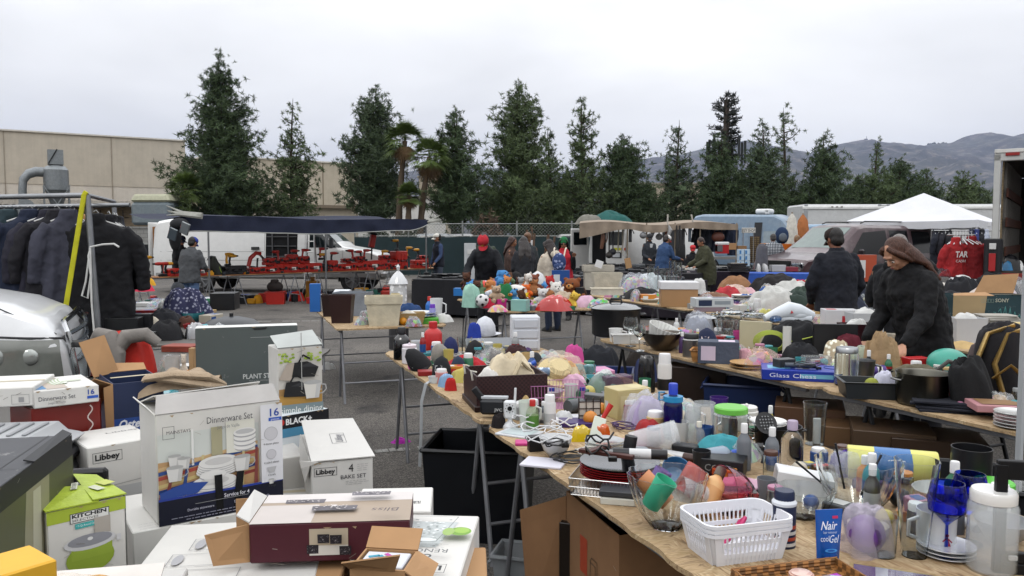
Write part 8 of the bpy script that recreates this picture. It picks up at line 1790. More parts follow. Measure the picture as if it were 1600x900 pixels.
b=MB();b.tube([(-42*s_,0,4*s_),(-20*s_,0,10*s_),(0,0,15*s_),(18*s_,0,13*s_),(42*s_,0,6*s_)],[(.03,.03),(.05,.06),(.055,.085),(.05,.07),(.03,.04)],12);b.tube([(-30*s_,0,4*s_),(36*s_,0,2*s_)],.045,10);b.ell(14*s_,0,8*s_,.13,.05,.05);b.obj('casing',pla('#d0d6dc',.25),t);MB().ell(-26*s_,-.03,4*s_,.06,.045,.03).obj('water_tank',gla('#7fa4dc'),t);A=Art((-.02,-.06,12*s_),(1,0,0),(0,.3,1));A.poly([(0,.0),(.03,.0),(.015,.03)],'#b0242c');A.done(t,'emblem')
I('cup',1229,558,13,48,'#c9cac6','slim white candle shaped post between the bags',bot=1.0,name='candle');t=I('box',1304,560,66,54,'#1a1b1f','upright black laptop sleeve',d=.03,rot=-8,name='laptop_sleeve');I('heap',1250,566,62,28,'f#1c1d21','black camera case heap before the neon bag',sd=36,name='camera_case');I('heap',1325,562,44,36,'f#5c1a28','burgundy leather bag behind the mason jar',sd=37,name='handbag');I('heap',1308,568,40,34,'F#b5a68c','cream cloth purse with a red round stamp',sd=38,name='purse');I('slab',1275,580,42,26,'c#b8bcbc','clear zip bag of grey parts',name='zip_bag',d=.08)
I('jar',1322,602,36,60,'g','large mason jar with a metal screw lid',lid='m#a8aaac',name='mason_jar');I('cup',1348,598,36,36,'m#8a8c8e','steel mug next to the mason jar',handle='m#8a8c8e',name='mug');I('roll',1371,592,20,22,'#452a7a','purple tape roll with a barcode sticker',c2='#c9c9c9',name='tape_roll');I('bag',1352,572,50,32,'x#a8b0a0','clear bag with a green yarn ball inside',fill='f#a8b07a',sd=39)
t=I('heap',1376,586,52,64,mat('#a08664',rough=.8,bump=1,bs=14),'tall crumpled brown packing paper',sd=40,name='packing_paper',cat='paper',fo=1.4,n=34);t.location.z-=.02
I('slab',1403,586,34,30,'w#9c6a3a','plain cork board leaning on the red box',d=.02,rot=-20,tilt=(-25,10),name='cork_board');I('box',1430,586,36,28,'#b02024','bright red cardboard box by the cork board',rot=10);I('cup',1370,590,24,18,'#b8281f','red plastic mug tipped on its side',handle='#b8281f',tilt=(0,60),name='mug')
I('heap',1430,606,120,34,'f#5c5645','olive brown folded jacket spread behind the aluminium pot',sd=41);I('tray',1360,619,92,26,'#2e3133','dark grey roasting tin',d=.22,rot=-10,name='roasting_tin');I('ball',1362,612,22,22,'f#8a8f3a','ball of olive green string in the roasting tin',z=.77,name='string_ball');I('heap',1382,612,34,30,'f#c4c4d4','white lilac cloth in the roasting tin',z=.77,sd=42,name='cloth')
I('pot',1440,631,76,50,'m#77756c','dull aluminium stock pot with riveted handles',hc='m#8a8a88',name='stock_pot');t=I('pot',1494,624,46,34,'t#8c1822','red enamel kettle with a steel lid',lid='m#b0b2b4',name='kettle');s_=on(1494,624)[1];MB().tube([(-30*s_,0,14*s_),(-34*s_,0,44*s_),(-14*s_,0,60*s_),(16*s_,0,52*s_)],.012,8).obj('big_handle',pla('#35322f'),t)
t=I('ball',1480,592,60,58,'#3f9a88','teal skate helmet with pink and green splashes',name='helmet');s_=on(1480,592)[1];t.scale=(1,1,.8)
for i,(x,y,z,c_,r)in enumerate(((-12,-28,28,'#0f1c1c',5),(-8,-28,36,'#0f1c1c',5),(-20,-24,14,'#8a2a5c',10),(4,-31,12,'#8a2a5c',9),(20,-25,12,'#8a9a2c',11),(-4,-31,18,'#8a2a5c',5))):MB().ell(x*s_,y*s_,z*s_,r*s_,3*s_,r*.6*s_,9,6).obj('vent' if i<2 else 'paint_splash',pla(c_),t)
I('heap',1533,600,50,60,'f#544a4a','taupe rounded case behind the black zipped bag',sd=43,name='case',fo=.15);t=I('heap',1526,640,74,78,'f#141416','black oval zipped bag leaning before the gold bag',sd=44,name='zipped_bag',fo=.5,tilt=(0,-14))
t=thing('gold_bag','shiny gold and black duffel bag with curved straps','bag',on(1578,628)[0]+Vector((0,.08,0)),-20);s_=on(1578,628)[1]
MB().at(0,0,0).heap(100*s_,80*s_,112*s_,45,24,.12,3).obj('bag_body',fab('#18161a'),t);GD=mat('#b89a5e',rough=.3,metal=.6,nz=.2,bump=.5,bs=20)
for x in(-30,-4):MB().tube([(x*s_,-44*s_,6*s_),((x-14)*s_,-36*s_,60*s_),((x+4)*s_,-22*s_,104*s_),((x+40)*s_,-10*s_,116*s_)],[(12*s_,4*s_)]*4,8).obj('gold_panel',GD,t)
MB().tube([(-20*s_,-44*s_,40*s_),(0,-56*s_,62*s_),(24*s_,-50*s_,40*s_),(22*s_,-46*s_,10*s_)],[(7*s_,2*s_)]*4,8).obj('strap',GD,t)
t=I('slab',1490,640,112,16,'f#1c1e28','stack of navy felt placemats edged in grey',d=.22,rot=-22,n=4,name='placemats');I('slab',1560,640,80,12,'#b8868a','pink box lid with a brown board on it',rot=-12,p='#8a6a4a',z=.79,name='pink_box');I('plates_',1586,668,60,26,'t#cfd0ce','white plates under a shallow white pan at the end of the pot table',n=5)
# under the front rows
def U(px,D,w,h,c,label,kd='box',rot=0,name=None,**k):t=thing(name or NM.get(kd,kd),label,(name or NM.get(kd,kd)).replace('_',' '),gp(px,D),rot);KN[kd](t,w,h,c,**k);return t
crate(gp(752,4.35),-8,.56,.46,.5,mat('#15171c',rough=.35,nz=.1),'big open black plastic bin on the asphalt beside the front table','bin','plastic_bin');crate(gp(752,5.2),-12,.42,.3,.3,mat('#8d9499',rough=.3,alpha=.8),'grey translucent storage box under the woven chest','storage box','storage_box');crate(gp(812,3.75),-15,.22,.2,.12,mat('#a4a8ab',rough=.3,alpha=.6),'small clear tub on the ground beside the open brown carton','tub','plastic_tub')
q=Carton('brown_carton','open brown carton with a red square and outlined box symbols under the front table','carton',(Vector((.29,2.88,0)),-73,.5,.62),.34,mat('#8a6646',rough=.85,nz=.1),open_top=True);F=q.F;F.rect(.15,.36,.07,.14,'#a8452c');F.frame(.25,.33,.05,.1,.003,'#3a2a1e');F.line([(.25,.43),(.265,.45),(.315,.45),(.315,.35),(.3,.33)],.003,'#3a2a1e');F.frame(.335,.29,.05,.08,.003,'#3a2a1e');F.line([(.335,.37),(.35,.39),(.4,.39),(.4,.31),(.385,.29)],.003,'#3a2a1e');q.done();q.flap((-.25,0,.02),(-.25,0,.6),(-.42,-.14,.5),(-.36,-.12,.05),mat('#8a6646',rough=.85));
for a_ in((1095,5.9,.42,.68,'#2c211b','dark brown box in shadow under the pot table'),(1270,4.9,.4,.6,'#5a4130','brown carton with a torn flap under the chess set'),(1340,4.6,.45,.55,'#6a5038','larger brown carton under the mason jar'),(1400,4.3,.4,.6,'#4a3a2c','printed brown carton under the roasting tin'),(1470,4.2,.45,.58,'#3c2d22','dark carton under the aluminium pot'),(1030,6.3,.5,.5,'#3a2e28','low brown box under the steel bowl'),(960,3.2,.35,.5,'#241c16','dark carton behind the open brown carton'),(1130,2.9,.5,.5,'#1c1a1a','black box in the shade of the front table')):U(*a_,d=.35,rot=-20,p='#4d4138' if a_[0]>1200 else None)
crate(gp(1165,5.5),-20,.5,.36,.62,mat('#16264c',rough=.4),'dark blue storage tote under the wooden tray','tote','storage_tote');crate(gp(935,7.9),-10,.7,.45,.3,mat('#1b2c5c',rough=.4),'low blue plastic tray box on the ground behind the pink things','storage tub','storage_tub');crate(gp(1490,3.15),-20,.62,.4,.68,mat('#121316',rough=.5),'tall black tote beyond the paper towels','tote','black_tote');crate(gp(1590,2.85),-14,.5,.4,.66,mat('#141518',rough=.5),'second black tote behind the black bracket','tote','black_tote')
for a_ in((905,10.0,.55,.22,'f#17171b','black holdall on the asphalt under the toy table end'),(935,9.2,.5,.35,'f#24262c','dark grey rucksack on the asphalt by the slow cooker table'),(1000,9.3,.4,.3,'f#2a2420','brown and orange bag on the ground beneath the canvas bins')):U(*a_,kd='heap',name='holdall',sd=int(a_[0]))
I('heap',626,692,30,8,'f#a82aa0','scrap of purple tinsel on the asphalt',z=0,name='tinsel',fo=.9);I('heap',512,577,22,10,'f#b5b5b3','crumpled white paper litter on the asphalt',z=0,name='litter',fo=.9)
# ------------------------------------------------------------ third row
I('bin_',948,460,46,34,'f#b9b3a3','bottom cream canvas bin of the nested stack',fold=0)
for i in range(4):I('bin_',948,460,50,10,'f#c2bcac','%s cream canvas bin rim up the nested stack'%('second','third','fourth','fifth')[i],z=.75+(30+i*6)*on(946,466)[1],tp=.95,fold=0)
I('bin_',934,452,46,38,'f#b3ada0','cream fabric sack standing behind the nested bins',tp=.9);b=MB().at(0,0,0,0,20,0).box(.12,.01,.12);one(b,'price_card',pla('#d8d8d8'),'blank white card propped behind the canvas bins','card',at(934,418,13));one(MB().at(0,0,0,0,-12,0).box(.12,.02,.2),'kraft_card',pla('#a5825c',.8),'brown kraft card standing on the black table','card',at(983,419,15.6))
I('bag',993,463,62,34,'c#c9cfd8','clear bag of crumpled coloured clothes',fill='M#a89a98',sd=50);I('heap',1004,466,76,16,'f#1a1a1c','flat black handbag before the clear bag',sd=51,name='handbag');I('slab',998,467,26,9,'w#7a3a20','brown wooden shoe brush',name='shoe_brush');I('plates_',1016,472,30,6,'t#d0d0cc','single white plate near the table edge',n=1,name='plate');I('heap',1022,470,40,12,'M#4a4644','little dark trinkets beside the white carton',sd=52,name='trinkets');I('heap',1015,455,60,26,'f#c4c8cc','white plastic sheets and bags behind the black handbag',sd=53,name='plastic_sheets')
for x,y,w,h,lab in((1020,460,18,44,'thick glass vase first in the far glass group'),(1038,458,22,36,'short wide glass vase in the far glass group'),(1058,462,14,52,'tallest square glass vase of the far group'),(1046,466,18,34,'small glass vase in front of the tallest one'),(1050,447,10,40,'thin glass cylinder behind the far glass group')):I('cup',x,y,w,h,'g',lab,name='glass_vase',bot=.85)
t=I('box',1062,479,56,38,CARD,'kraft carton with a big white lid',d=.36,rot=-6,lid='#d2d2d4',name='lidded_carton');t.location.y+=.1
I('box',1112,479,60,14,'#c2c6c8','long pale carton with dark blue end panels',d=.2,rot=4,p='#24304c',p2='#8a9298',z=.86);I('box',1115,486,56,14,'#8a7a84','clear and pink plastic box under the long pale carton',d=.2);I('plates_',1160,480,34,20,'t#cfcac0','cream bowls stacked by the clothes pile',n=4);I('heap',1092,459,20,22,'f#d0d0ce','white paper cone standing behind the long carton',sd=54,name='paper');I('heap',1150,452,60,20,'f#8a6446','brown cardboard flaps behind the red clothes',sd=55,name='cardboard')
I('box',1311,513,50,30,'#cfcfd2','white carton with a red label by the laptop sleeve',d=.2,p2='#b0242c',rot=-8);
for x,y,c_,lab in((1350,528,'#c4c6c8','white plastic tub of papers behind the packing paper'),(1385,522,'#b9bcc0','pale tub of envelopes next to the grey haired person'),(1508,536,'#bdbfc2','pale plastic crate of records beside the woman'),(1338,545,'#3a1a20','dark red carton between the sleeve and the tub')):I('bin_',x,y,50,40,c_,lab,fill='p#c9c9c6',tp=.9,fold=0)
I('slab',1556,513,52,22,'p#a8a49c','tied stack of old magazines',n=8,name='magazines');I('box',1560,533,110,24,'#303238','long grey case lying behind the taupe case',d=.3,name='case');I('slab',1580,508,50,12,'f#2a3a64','blue folder with a pale curved handle',name='folder');I('straw',1590,530,60,26,'n#c4b07a','straw hat at the end of the third row')
# ------------------------------------------------------------ clothes tables (fourth row)
G=[(1118,470,70,20,'#7a5a48','brown'),(1136,466,60,26,'#a83038','crimson'),(1150,462,46,24,'#c9b0a4','dusty pink'),(1168,474,64,22,'#2f5a9a','royal blue'),(1178,476,60,20,'#6a6a74','heather grey'),(1166,460,40,18,'#d0a8b0','baby pink'),(1205,480,90,42,'#bcbcb8','ribbed white'),(1238,462,90,34,'#b8b8b4','chalk white'),(1210,452,100,34,'#191618','jet black'),(1246,455,60,26,'#a01f2c','bright red'),(1235,480,90,34,'#2c3a34','bottle green'),(1255,476,70,36,'#38463e','forest green'),(1295,478,120,46,'#1c2234','dark navy'),(1288,462,90,40,'#23283a','midnight blue'),(1298,448,80,24,'#5c5f60','charcoal'),(1272,450,50,22,'#a49c74','khaki yellow'),(1315,458,60,24,'#4a4d50','slate'),(1340,470,60,30,'#222636','ink blue'),(1186,468,40,20,'#26262c','coal black'),(1148,478,40,14,'#4a2a5c','violet'),(1325,474,50,30,'#2a3040','faded indigo'),(1345,455,50,18,'#7c7e7c','light grey'),(1195,492,30,16,'#b8b46a','pale lime')]
for i,(x,y,w,h,c_,n_)in enumerate(G):I('heap',x,y+4,w*.95,h*.8,'f'+c_,'%s garment crumpled in the big clothes pile'%n_,sd=100+i,rot=R(-40,40),z=.76,fo=.55,n=28)
for i,(x,y,w,h,c_,lab)in enumerate([(1500,470,60,40,'f#1c1d22','black handbag by the red jackets'),(1480,485,90,34,'f#222328','black coat folded beside the woman'),(1540,475,80,30,'f#b8aca4','cream and pink cloth near the truck'),(1530,480,70,22,'F#b9b4ac','cream cushion cover printed with sprigs'),(1565,470,60,26,'f#c4b8bc','white shirt with pink marks'),(1478,464,50,26,'f#c9c4bc','cream bundle behind the dark coat'),(1550,456,70,34,'f#17181c','large black bag beside the truck tail'),(1590,466,60,36,'c#b9bcc0','clear plastic sheet over goods by the truck'),(1468,446,36,30,'c#3a4252','clear packet of dark blue cloth'),(1500,446,50,20,'#c9c8c8','white books and papers before the red jackets'),(1560,488,60,16,'f#8a2030','dark red scarf near the torn television carton')]):I('heap',x,y+6,w,h,c_,lab,sd=140+i,fo=.4)
t=Carton('television_carton','torn teal and tan television carton with scribbled marks','carton',(on(1552,510,.75)[0],-4,.78,.3),.4,mat('#1f3a40',rough=.6,kind='worn'),open_top=True);F=t.F;F.rect(0,0,.26,.3,'#a08a66');F.poly([(.24,.3),(.32,.3),(.3,.1),(.27,.02),(.24,0)],'#a08a66');F.text('SONY',.4,.24,.035,'#a8a898',.13,.02)
for i in range(4):F.frame(.27+i*.03,.235,.024,.036,.003,'#7a8a80')
for k in range(9):F.line([(.34+k*.045,.1+.05*math.sin(k)),(.36+k*.045,.16-.04*math.cos(k)),(.375+k*.045,.08)],.006,'#4f8a88')
t.done();t.flap((.0,.4,.3),(.39,.4,.3),(.47,.46,.5),(.12,.46,.48));t.flap((-.39,0,.3),(.0,0,.3),(-.05,.08,.33),(-.36,.06,.32));A=Art((.1,.38,.34),(1,.03,.05),(.1,.2,1));
# ------------------------------------------------------------ goods on the draped tables
BK=['#1b1b1e','#2a2c30','#45484c','#101013','#5a5d60']
for row,(q0,q1,n)in enumerate((((1.2,17.1),(3.3,15.6),22),((1.7,20.4),(4.2,19.0),22),((2.2,23.3),(4.5,22.4),14),((4.4,20.5),(7.0,19.4),16),((-1.9,16.7),(-.6,16.2),7))):
 for i in range(n):
  u=(i+R(.1,.9))/n;c_=random.choice(BK if row!=3 else BK+['#a8282c','#c9c9c6','#2f5a9a','#b8b0a4']);p=(q0[0]+(q1[0]-q0[0])*u,q0[1]+(q1[1]-q0[1])*u+R(0,.45),.766);b=MB().box(R(.14,.34),R(.12,.25),R(.03,.09),c=.01)
  if i%3==0:b.box(R(.06,.12),.1,R(.03,.06),0,0,.06)
  one(b,'boxed_gadget',pla(c_,.4),'dark flat gadget on the %s'%('front black table','middle black table','rear black table','purple draped table','long black table behind the toys')[row]if c_ in BK else 'coloured small packet on the purple draped table','gadget',p,R(-30,30),'gadgets on the %s'%('front black table','middle black table','rear black table','purple table','long black table')[row]if c_ in BK else 'packets on the purple table')
def V(kd,px,py,D,w,h,c,label,name=None,rot=0,**k):
 """goods standing on something at a known distance; w and h in photo pixels"""
 p=at(px,py,D);t=thing(name or NM.get(kd,kd),label,(name or NM.get(kd,kd)).replace('_',' '),p,rot);KN[kd](t,w*D/FPX,h*D/FPX,c,**k);return t
t=V('box',1128,396,21.9,18,14,'#a82024','red and white cool box under the awning end','cool_box',d=.25);s_=21.9/FPX;MB().box(19*s_,.27,5*s_,0,0,13*s_,c=.02).obj('white_lid',pla('#cfcfcf'),t);MB().box(8*s_,.28,10*s_,-5*s_,0,3*s_).obj('grey_side',pla('#5c5d60'),t)
for i in range(6):V('box',1157+9*(i%2),410-9*(i//2)+6,20.2,8,8.5,'#b5cbdc','%s bottled water pack of the shrink-wrapped pile'%ordn[i],'water_pack',d=.2,p='#3f7ab5')
V('slab',1152,424,19.6,26,13,'#2c2a28','stack of black and cream books behind the shawled person','book_stack',n=4,p='#b8b0a0');V('heap',1190,421,19.4,20,36,'f#5a5a60','grey clothes bunch hanging over the table by the maroon car',fo=.3);V('shoe',1190,428,19.2,22,16,'#b8b8b8','pale grey shoes hanging before the maroon car',c2='#d0d0d0');V('box',1128,405,22,44,4,'#7a7a78','grey tabletop radio behind the cool box','radio')
for i,(x,y,w,h,c_,lab)in enumerate([(1110,428,16,9,'f#c9b8b8','pale heap of cloth by the glass vases'),(1075,432,18,7,'f#b0a0a4','small grey pink cloth beyond the vases'),(1215,424,22,10,'#b8b8bc','silver boxes on the blue sheet'),(1235,424,20,7,'#8a3a44','purple red toy pack on the blue sheet'),(1195,392,12,12,'#c0762a','orange toy by the plaid shirt'),(1226,393,18,12,'#c4641c','orange red toys near the fair haired person'),(1143,390,12,10,CARD,'kraft box below the key sign'),(1158,392,14,8,'#8a6a4a','brown box beside the water packs')]):V('heap' if 'f'==c_[0]else 'box',x,y,19.5 if y>400 else 22.5,w,h,c_,lab,**({}if c_[0]=='f' else dict(d=.2)))
V('box',1352,440,14.5,30,42,'#a84a30','orange and white striped folding chair back behind the navy jacketed man','chair_back' if 0 else 'deck_chair',d=.1,p='#c9c9c9')
t=V('cup',700,431,17,42,3,'#1c1c1e','round black turntable dish on the long black table','turntable',top=1);t=V('box',735,436,16.2,18,56,'#b5b8ba','white wire display stand on the long black table','display_stand',d=.25);V('can',732,392,16.2,6,8,'#c9c9c6','small white jar on the display stand');V('box',735,397,16.1,10,7,'#c4c4c2','little white box on the display stand')
# glass street lantern jar on the ground stall and small things by it
t=thing('ginger_jar','tall white lidded china jar painted with figures behind the lampshade','jar',gp(622,11.2)+Vector((0,0,.05)),0);k=11.2/FPX;b=MB();b.use(mat('#c9c9c9',rough=.2,kind='floral',bs=14));b.lathe([(0,.4),(11*k,.42),(14*k,.7),(13*k,.92),(0,.93)],24);b.obj('jar_body',None,t);MB().lathe([(16*k,.92),(14*k,.97),(7*k,1.06),(2*k,1.1),(3*k,1.16),(0,1.2)],24).obj('lid',pm('t#c9cacc'),t);MB().cyl(.14,.36).obj('plinth',pla('#3a3a3c'),t)
# ------------------------------------------------------------ soft toys
TOY=[('plush',806,478,46,34,'f#d2d0cc','big white dog toy lying in a green and red coat',dict(ear='long',c2='f#d8d6d2')),('heap',788,479,34,34,'f#1f6a3c','green felt coat of the big white toy',{}),('plush',868,478,30,38,'f#cfccc6','cream lamb toy sitting upright',{}),('plush',832,462,34,34,'f#6a3624','dark brown monkey toy lying on the pile',{}),('plush',894,476,44,42,'f#75401f','large brown bear toy at the slipper end',dict(c2='f#b8834a')),('plush',850,480,34,30,'f#b9b8b6','grey mouse toy among the white toys',{}),('plush',800,479,30,28,'f#3f7aa8','blue shirted little bear toy',dict(c2='f#c9843c')),('plush',818,479,26,22,'f#c9a81c','yellow and black bee like toy',dict(c2='f#2a2418')),('plush',822,466,24,22,'f#c45a1c','orange fox toy on the pile',{}),('plush',775,472,26,26,'f#a89078','speckled giraffe coloured toy',{}),('plush',768,478,24,26,'f#c9c9cc','small white puppy toy with a black nose',dict(ear='long')),('ball',757,470,32,32,'#c93020','striped red and white beach ball',dict(c2='#c9bcd4')),('heap',775,462,26,22,'f#6a7ab0','periwinkle blue soft toy',{}),('hat',840,450,36,26,'f#c9cacc','white cap with a green front at the back of the toys',dict(brim='f#1f7a3c')),('hat',806,446,34,22,'f#121214','black felt hat shape above the toys',{}),('straw',790,446,50,20,'f#5a3a24','brown fur trapper hat held by the seller',{}),('soccer',754,481,22,22,'#d4d4d4','black and white football on the toy table',dict(c2='#151515')),('box',748,479,26,16,'#3a66b8','blue toy box behind the football',{}),('box',722,462,24,12,'#2a72b8','bright blue toy van like box',{}),('can',727,466,8,24,'#a8b0b4','slim tube with a magenta cap',dict(cap='#b82a8c')),('heap',735,480,30,34,'f#9ac4b4','pale mint soft blanket hanging over the edge',{}),('heap',740,462,26,20,'f#c9a8b8','pale pink doll cloth',{}),('box',783,485,18,18,'#b82a7c','magenta little box among the toys',{}),('heap',766,481,22,14,'f#b8203c','red plush heart among the toys',{}),('box',797,485,14,16,'#1c1c1f','old black camera among the toys',dict(p='#8a8a8c')),('box',813,486,26,18,'#8ab8b0','pale turquoise box of cards',{}),('slab',845,483,46,8,'#c4c4cc','white picture book tilted on the toys',{}),('heap',868,485,56,22,'t#b32420','shiny red plastic tray on the toy table',{}),('heap',882,483,44,26,'f#b0a08c','beige cushion by the red tray',{}),('shoe',890,460,40,16,'f#5c3a22','tan soled slippers on the brown bear',{}),('box',876,456,28,34,'#1f4a8c','blue boxed game with a white label behind the slippers',dict(p='#c9ccd0',d=.05)),('heap',915,479,44,16,'f#c9a4b8','pink and white baby clothes',{}),('heap',935,481,40,14,'M#6a9a4a','green and blue swimming things',{}),('box',905,477,14,28,'#161618','small black stuffed frame',dict(d=.05)),('heap',905,474,30,24,'f#3a2418','dark brown fur scrap behind the bear',{}),('heap',778,487,30,10,'M#c97a3a','tiny plastic figures at the table edge',{}),('heap',830,483,24,14,'M#a83a6a','bright little toys beside the turquoise box',{}),('heap',860,477,30,18,'f#c4c2be','white fur ball toy',{}),('heap',762,477,30,14,'M#c0508c','pink doll accessories before the beach ball',{})]
for i,(kd,x,y,w,h,c_,lab,kw)in enumerate(TOY):
 if kd=='heap':kw=dict(kw,sd=200+i,n=14)
 I(kd,x,y,w,h,c_,lab,rot=R(-30,30),z=.75+(.1 if y<476 and kd in('plush','hat','straw','shoe')else 0),**kw)
 # ------------------------------------------------------------ cream bin table
for a_ in(('bin_',600,508,56,46,'f#c4bba4','cream cloth bin in front on the lampshade table',{}),('bin_',535,504,36,44,'#33201e','dark brown leatherette bin',dict(fold=0)),('bin_',518,494,30,34,'#2c1e1c','second dark brown bin behind the first',dict(fold=0)),('bin_',552,492,54,36,'f#7e848c','grey fabric storage cube standing high at the back',dict(fold=0,tp=1)),('bin_',640,506,48,18,'n#a58a5e','low wicker basket lined with white cloth',dict(fill='f#cfcabf',fold=0)),('shade',618,492,32,34,'f#c9bb96','tall cream bell lampshade standing upright',{}),('box',493,487,16,44,'#2a66b0','tall bright blue carton at the back corner',{}),('box',507,486,26,26,'#c9cbc8','white packet with a dark blue label by the blue carton',dict(p2='#2a3a5c')),('roll',536,486,24,34,'#c9ccd0','white round plastic tub lying beside the grey cube',{}),('heap',640,496,44,20,'f#24406c','denim blue shorts on the white dishes',{}),('heap',600,498,24,12,'f#cfcfcd','small white cloth beside the lampshades',{}),('plates_',655,503,56,16,'t#c4c6c6','white dishes behind the green folder',{}),('slab',665,505,38,9,'#4f9a34','bright green plastic folder',dict(n=2)),('ball',630,508,12,12,'#d08a1c','orange ball beside the wicker basket',{}),('can',676,503,10,28,'#8a8cc0','spray can with a violet cap',dict(cap='#6a3ab0')),('bottle',671,497,12,34,'#2a6ab8','blue spray bottle with a red trigger',dict(cap='#b8281f')),('cup',682,500,20,34,'#d0d2d2','white plastic jug with a sloping rim',dict(handle='#d0d2d2')),('heap',692,503,30,12,'f#c4c4c0','white tissue at the corner of the lampshade table',{}),('slab',655,500,40,3,'#cfd2d4','white paper booklet on the green folder',{})):
 kd,x,y,w,h,c_,lab,kw=a_;I(kd,x,y,w,h,c_,lab,rot=R(-12,12),**kw)
I('shade',592,500,28,30,'f#c4b690','cream lampshade lying on its side',tilt=(0,75),z=.8);s_=1
# ------------------------------------------------------------ left middle tables
for a_ in(('box',352,483,36,26,'#1f2022','black square subwoofer speaker',dict(d=.34)),('box',195,522,48,26,'#17181a','black hard tool case on the left table',{}),('box',222,518,30,28,'#1c1d20','second black hard case with a round latch',{}),('heap',290,502,76,46,'F#2a2c4c','navy and white patterned baby seat cover',dict(fo=.6,n=34)),('heap',262,500,34,28,'f#b9b9b6','white quilted cloth beside the patterned cover',{}),('heap',315,500,34,30,'f#6a1c24','dark red and white checked cloth behind the patterned cover',{}),('heap',255,510,60,26,'f#26272c','dark grey baby seat shell',{}),('slab',210,488,60,6,'#6c6e70','flat black and grey trays at the far end',dict(n=3)),('slab',235,478,40,6,'#b0b0ae','white flat dish at the far end',{}),('box',230,534,26,16,'m#9a9a98','small chrome box with black stripes',{}),('heap',260,530,60,28,'f#1a1a1d','black rubber baby carrier handle',{}),('slab',285,548,50,10,'w#8a3c2c','red brown clay tray',{}),('heap',305,528,40,22,'m#9a9a9c','grey metal odds near the grill lid',{}),('slab',330,470,56,5,'#b8bcc0','white boards lying over the speaker',{}),('heap',278,470,26,26,'f#3a3d42','grey desk fan head',{}),('heap',225,455,30,12,'f#c4304c','pink plastic toy at the far table end',{}),('heap',232,446,22,10,'f#c9952a','yellow orange toy at the far table end',{})):kd,x,y,w,h,c_,lab,kw=a_;I(kd,x,y,w,h,c_,lab,rot=R(-15,15),**dict(kw,**({'sd':x}if kd=='heap' else{})))
t=thing('grill_lid','wide black cast grill pan with a domed lid','grill lid',on(362,512)[0],0);k=on(362,512)[1];MB().lathe([(0,2*k),(36*k,2*k),(42*k,6*k),(34*k,12*k),(14*k,17*k),(0,18*k)],36).obj('dome',mat('#34363a',rough=.4),t);MB().lathe([(0,0),(40*k,0),(44*k,5*k),(0,5*k)],36).obj('base_pan',BLKP,t);MB().cyl(3*k,6*k,0,0,17*k).obj('knob',BLKP,t)
for s in(-1,1):MB().box(14*k,12*k,4*k,s*48*k,0,2*k).obj('handle',BLKP,t)
I('heap',200,585,96,62,'f#b0281e','bright red quilted cushion behind the light strings',sd=300,fo=.2,name='cushion',cat='cushion');
for x,lab,rz in((222,'grey curved neck pillow leaning on the red cushion',20),(172,'grey curved pillow at the outer end of the red cushion',150)):t=thing('neck_pillow',lab,'pillow',on(x,588)[0]+Vector((0,-.05,.14)),rz);MB().tube([(-.12,0,-.11),(-.13,0,.02),(-.06,0,.12),(.05,0,.13),(.12,0,.07)],[.035,.045,.05,.045,.03],12).obj('pillow_body',fab('#7a7570'),t)
t=I('cup',270,592,22,36,'f#b5b1ac','pale grey upholstered paddle shape',name='paddle',bot=1);I('heap',178,600,56,26,'f#1c2422','tangle of dark green light strings',sd=301,name='light_strings',fo=.9)
for i in range(3):I('cable',172+14*i,602,44,22,'#1f3a30','%s loop of green wire on the light strings'%ordn[i],n=3,sd=40+i,r=.0025,z=.8)
t=I('box',262,606,66,12,'#b8babb','white and black louvred plastic strip',d=.05);b=MB();k=on(262,606)[1]
for i in range(6):b.at((-27+11*i)*k,-.027,2*k).box(6*k,.004,8*k)
b.obj('black_louvres',BLKP,t);I('jar',128,590,34,58,'g','square glass lantern with a black lid by the silver car',lid='#1b1b1d',name='glass_lantern');I('bottle',168,548,8,18,'g','small cut glass stopper bottle',cap='g');t=I('plush',288,592,14,40,'f#c4b8a8','small statuette in a green skirt',name='statuette');I('slab',302,605,8,66,'p#a5835c','narrow brown board standing beside the plant stand carton',d=.04,name='board');I('plates_',295,575,30,6,'t#c9c9c6','white plate edge behind the statuette',n=1,name='plate');I('box',165,566,40,20,'#19191c','black leather box before the red cushion',d=.12);one(MB().box(.5,.3,.08),'orange_sheet',pla('#b8501c'),'orange plastic edge showing below the silver car','sheet',(-1.95,2.9,.80),5)
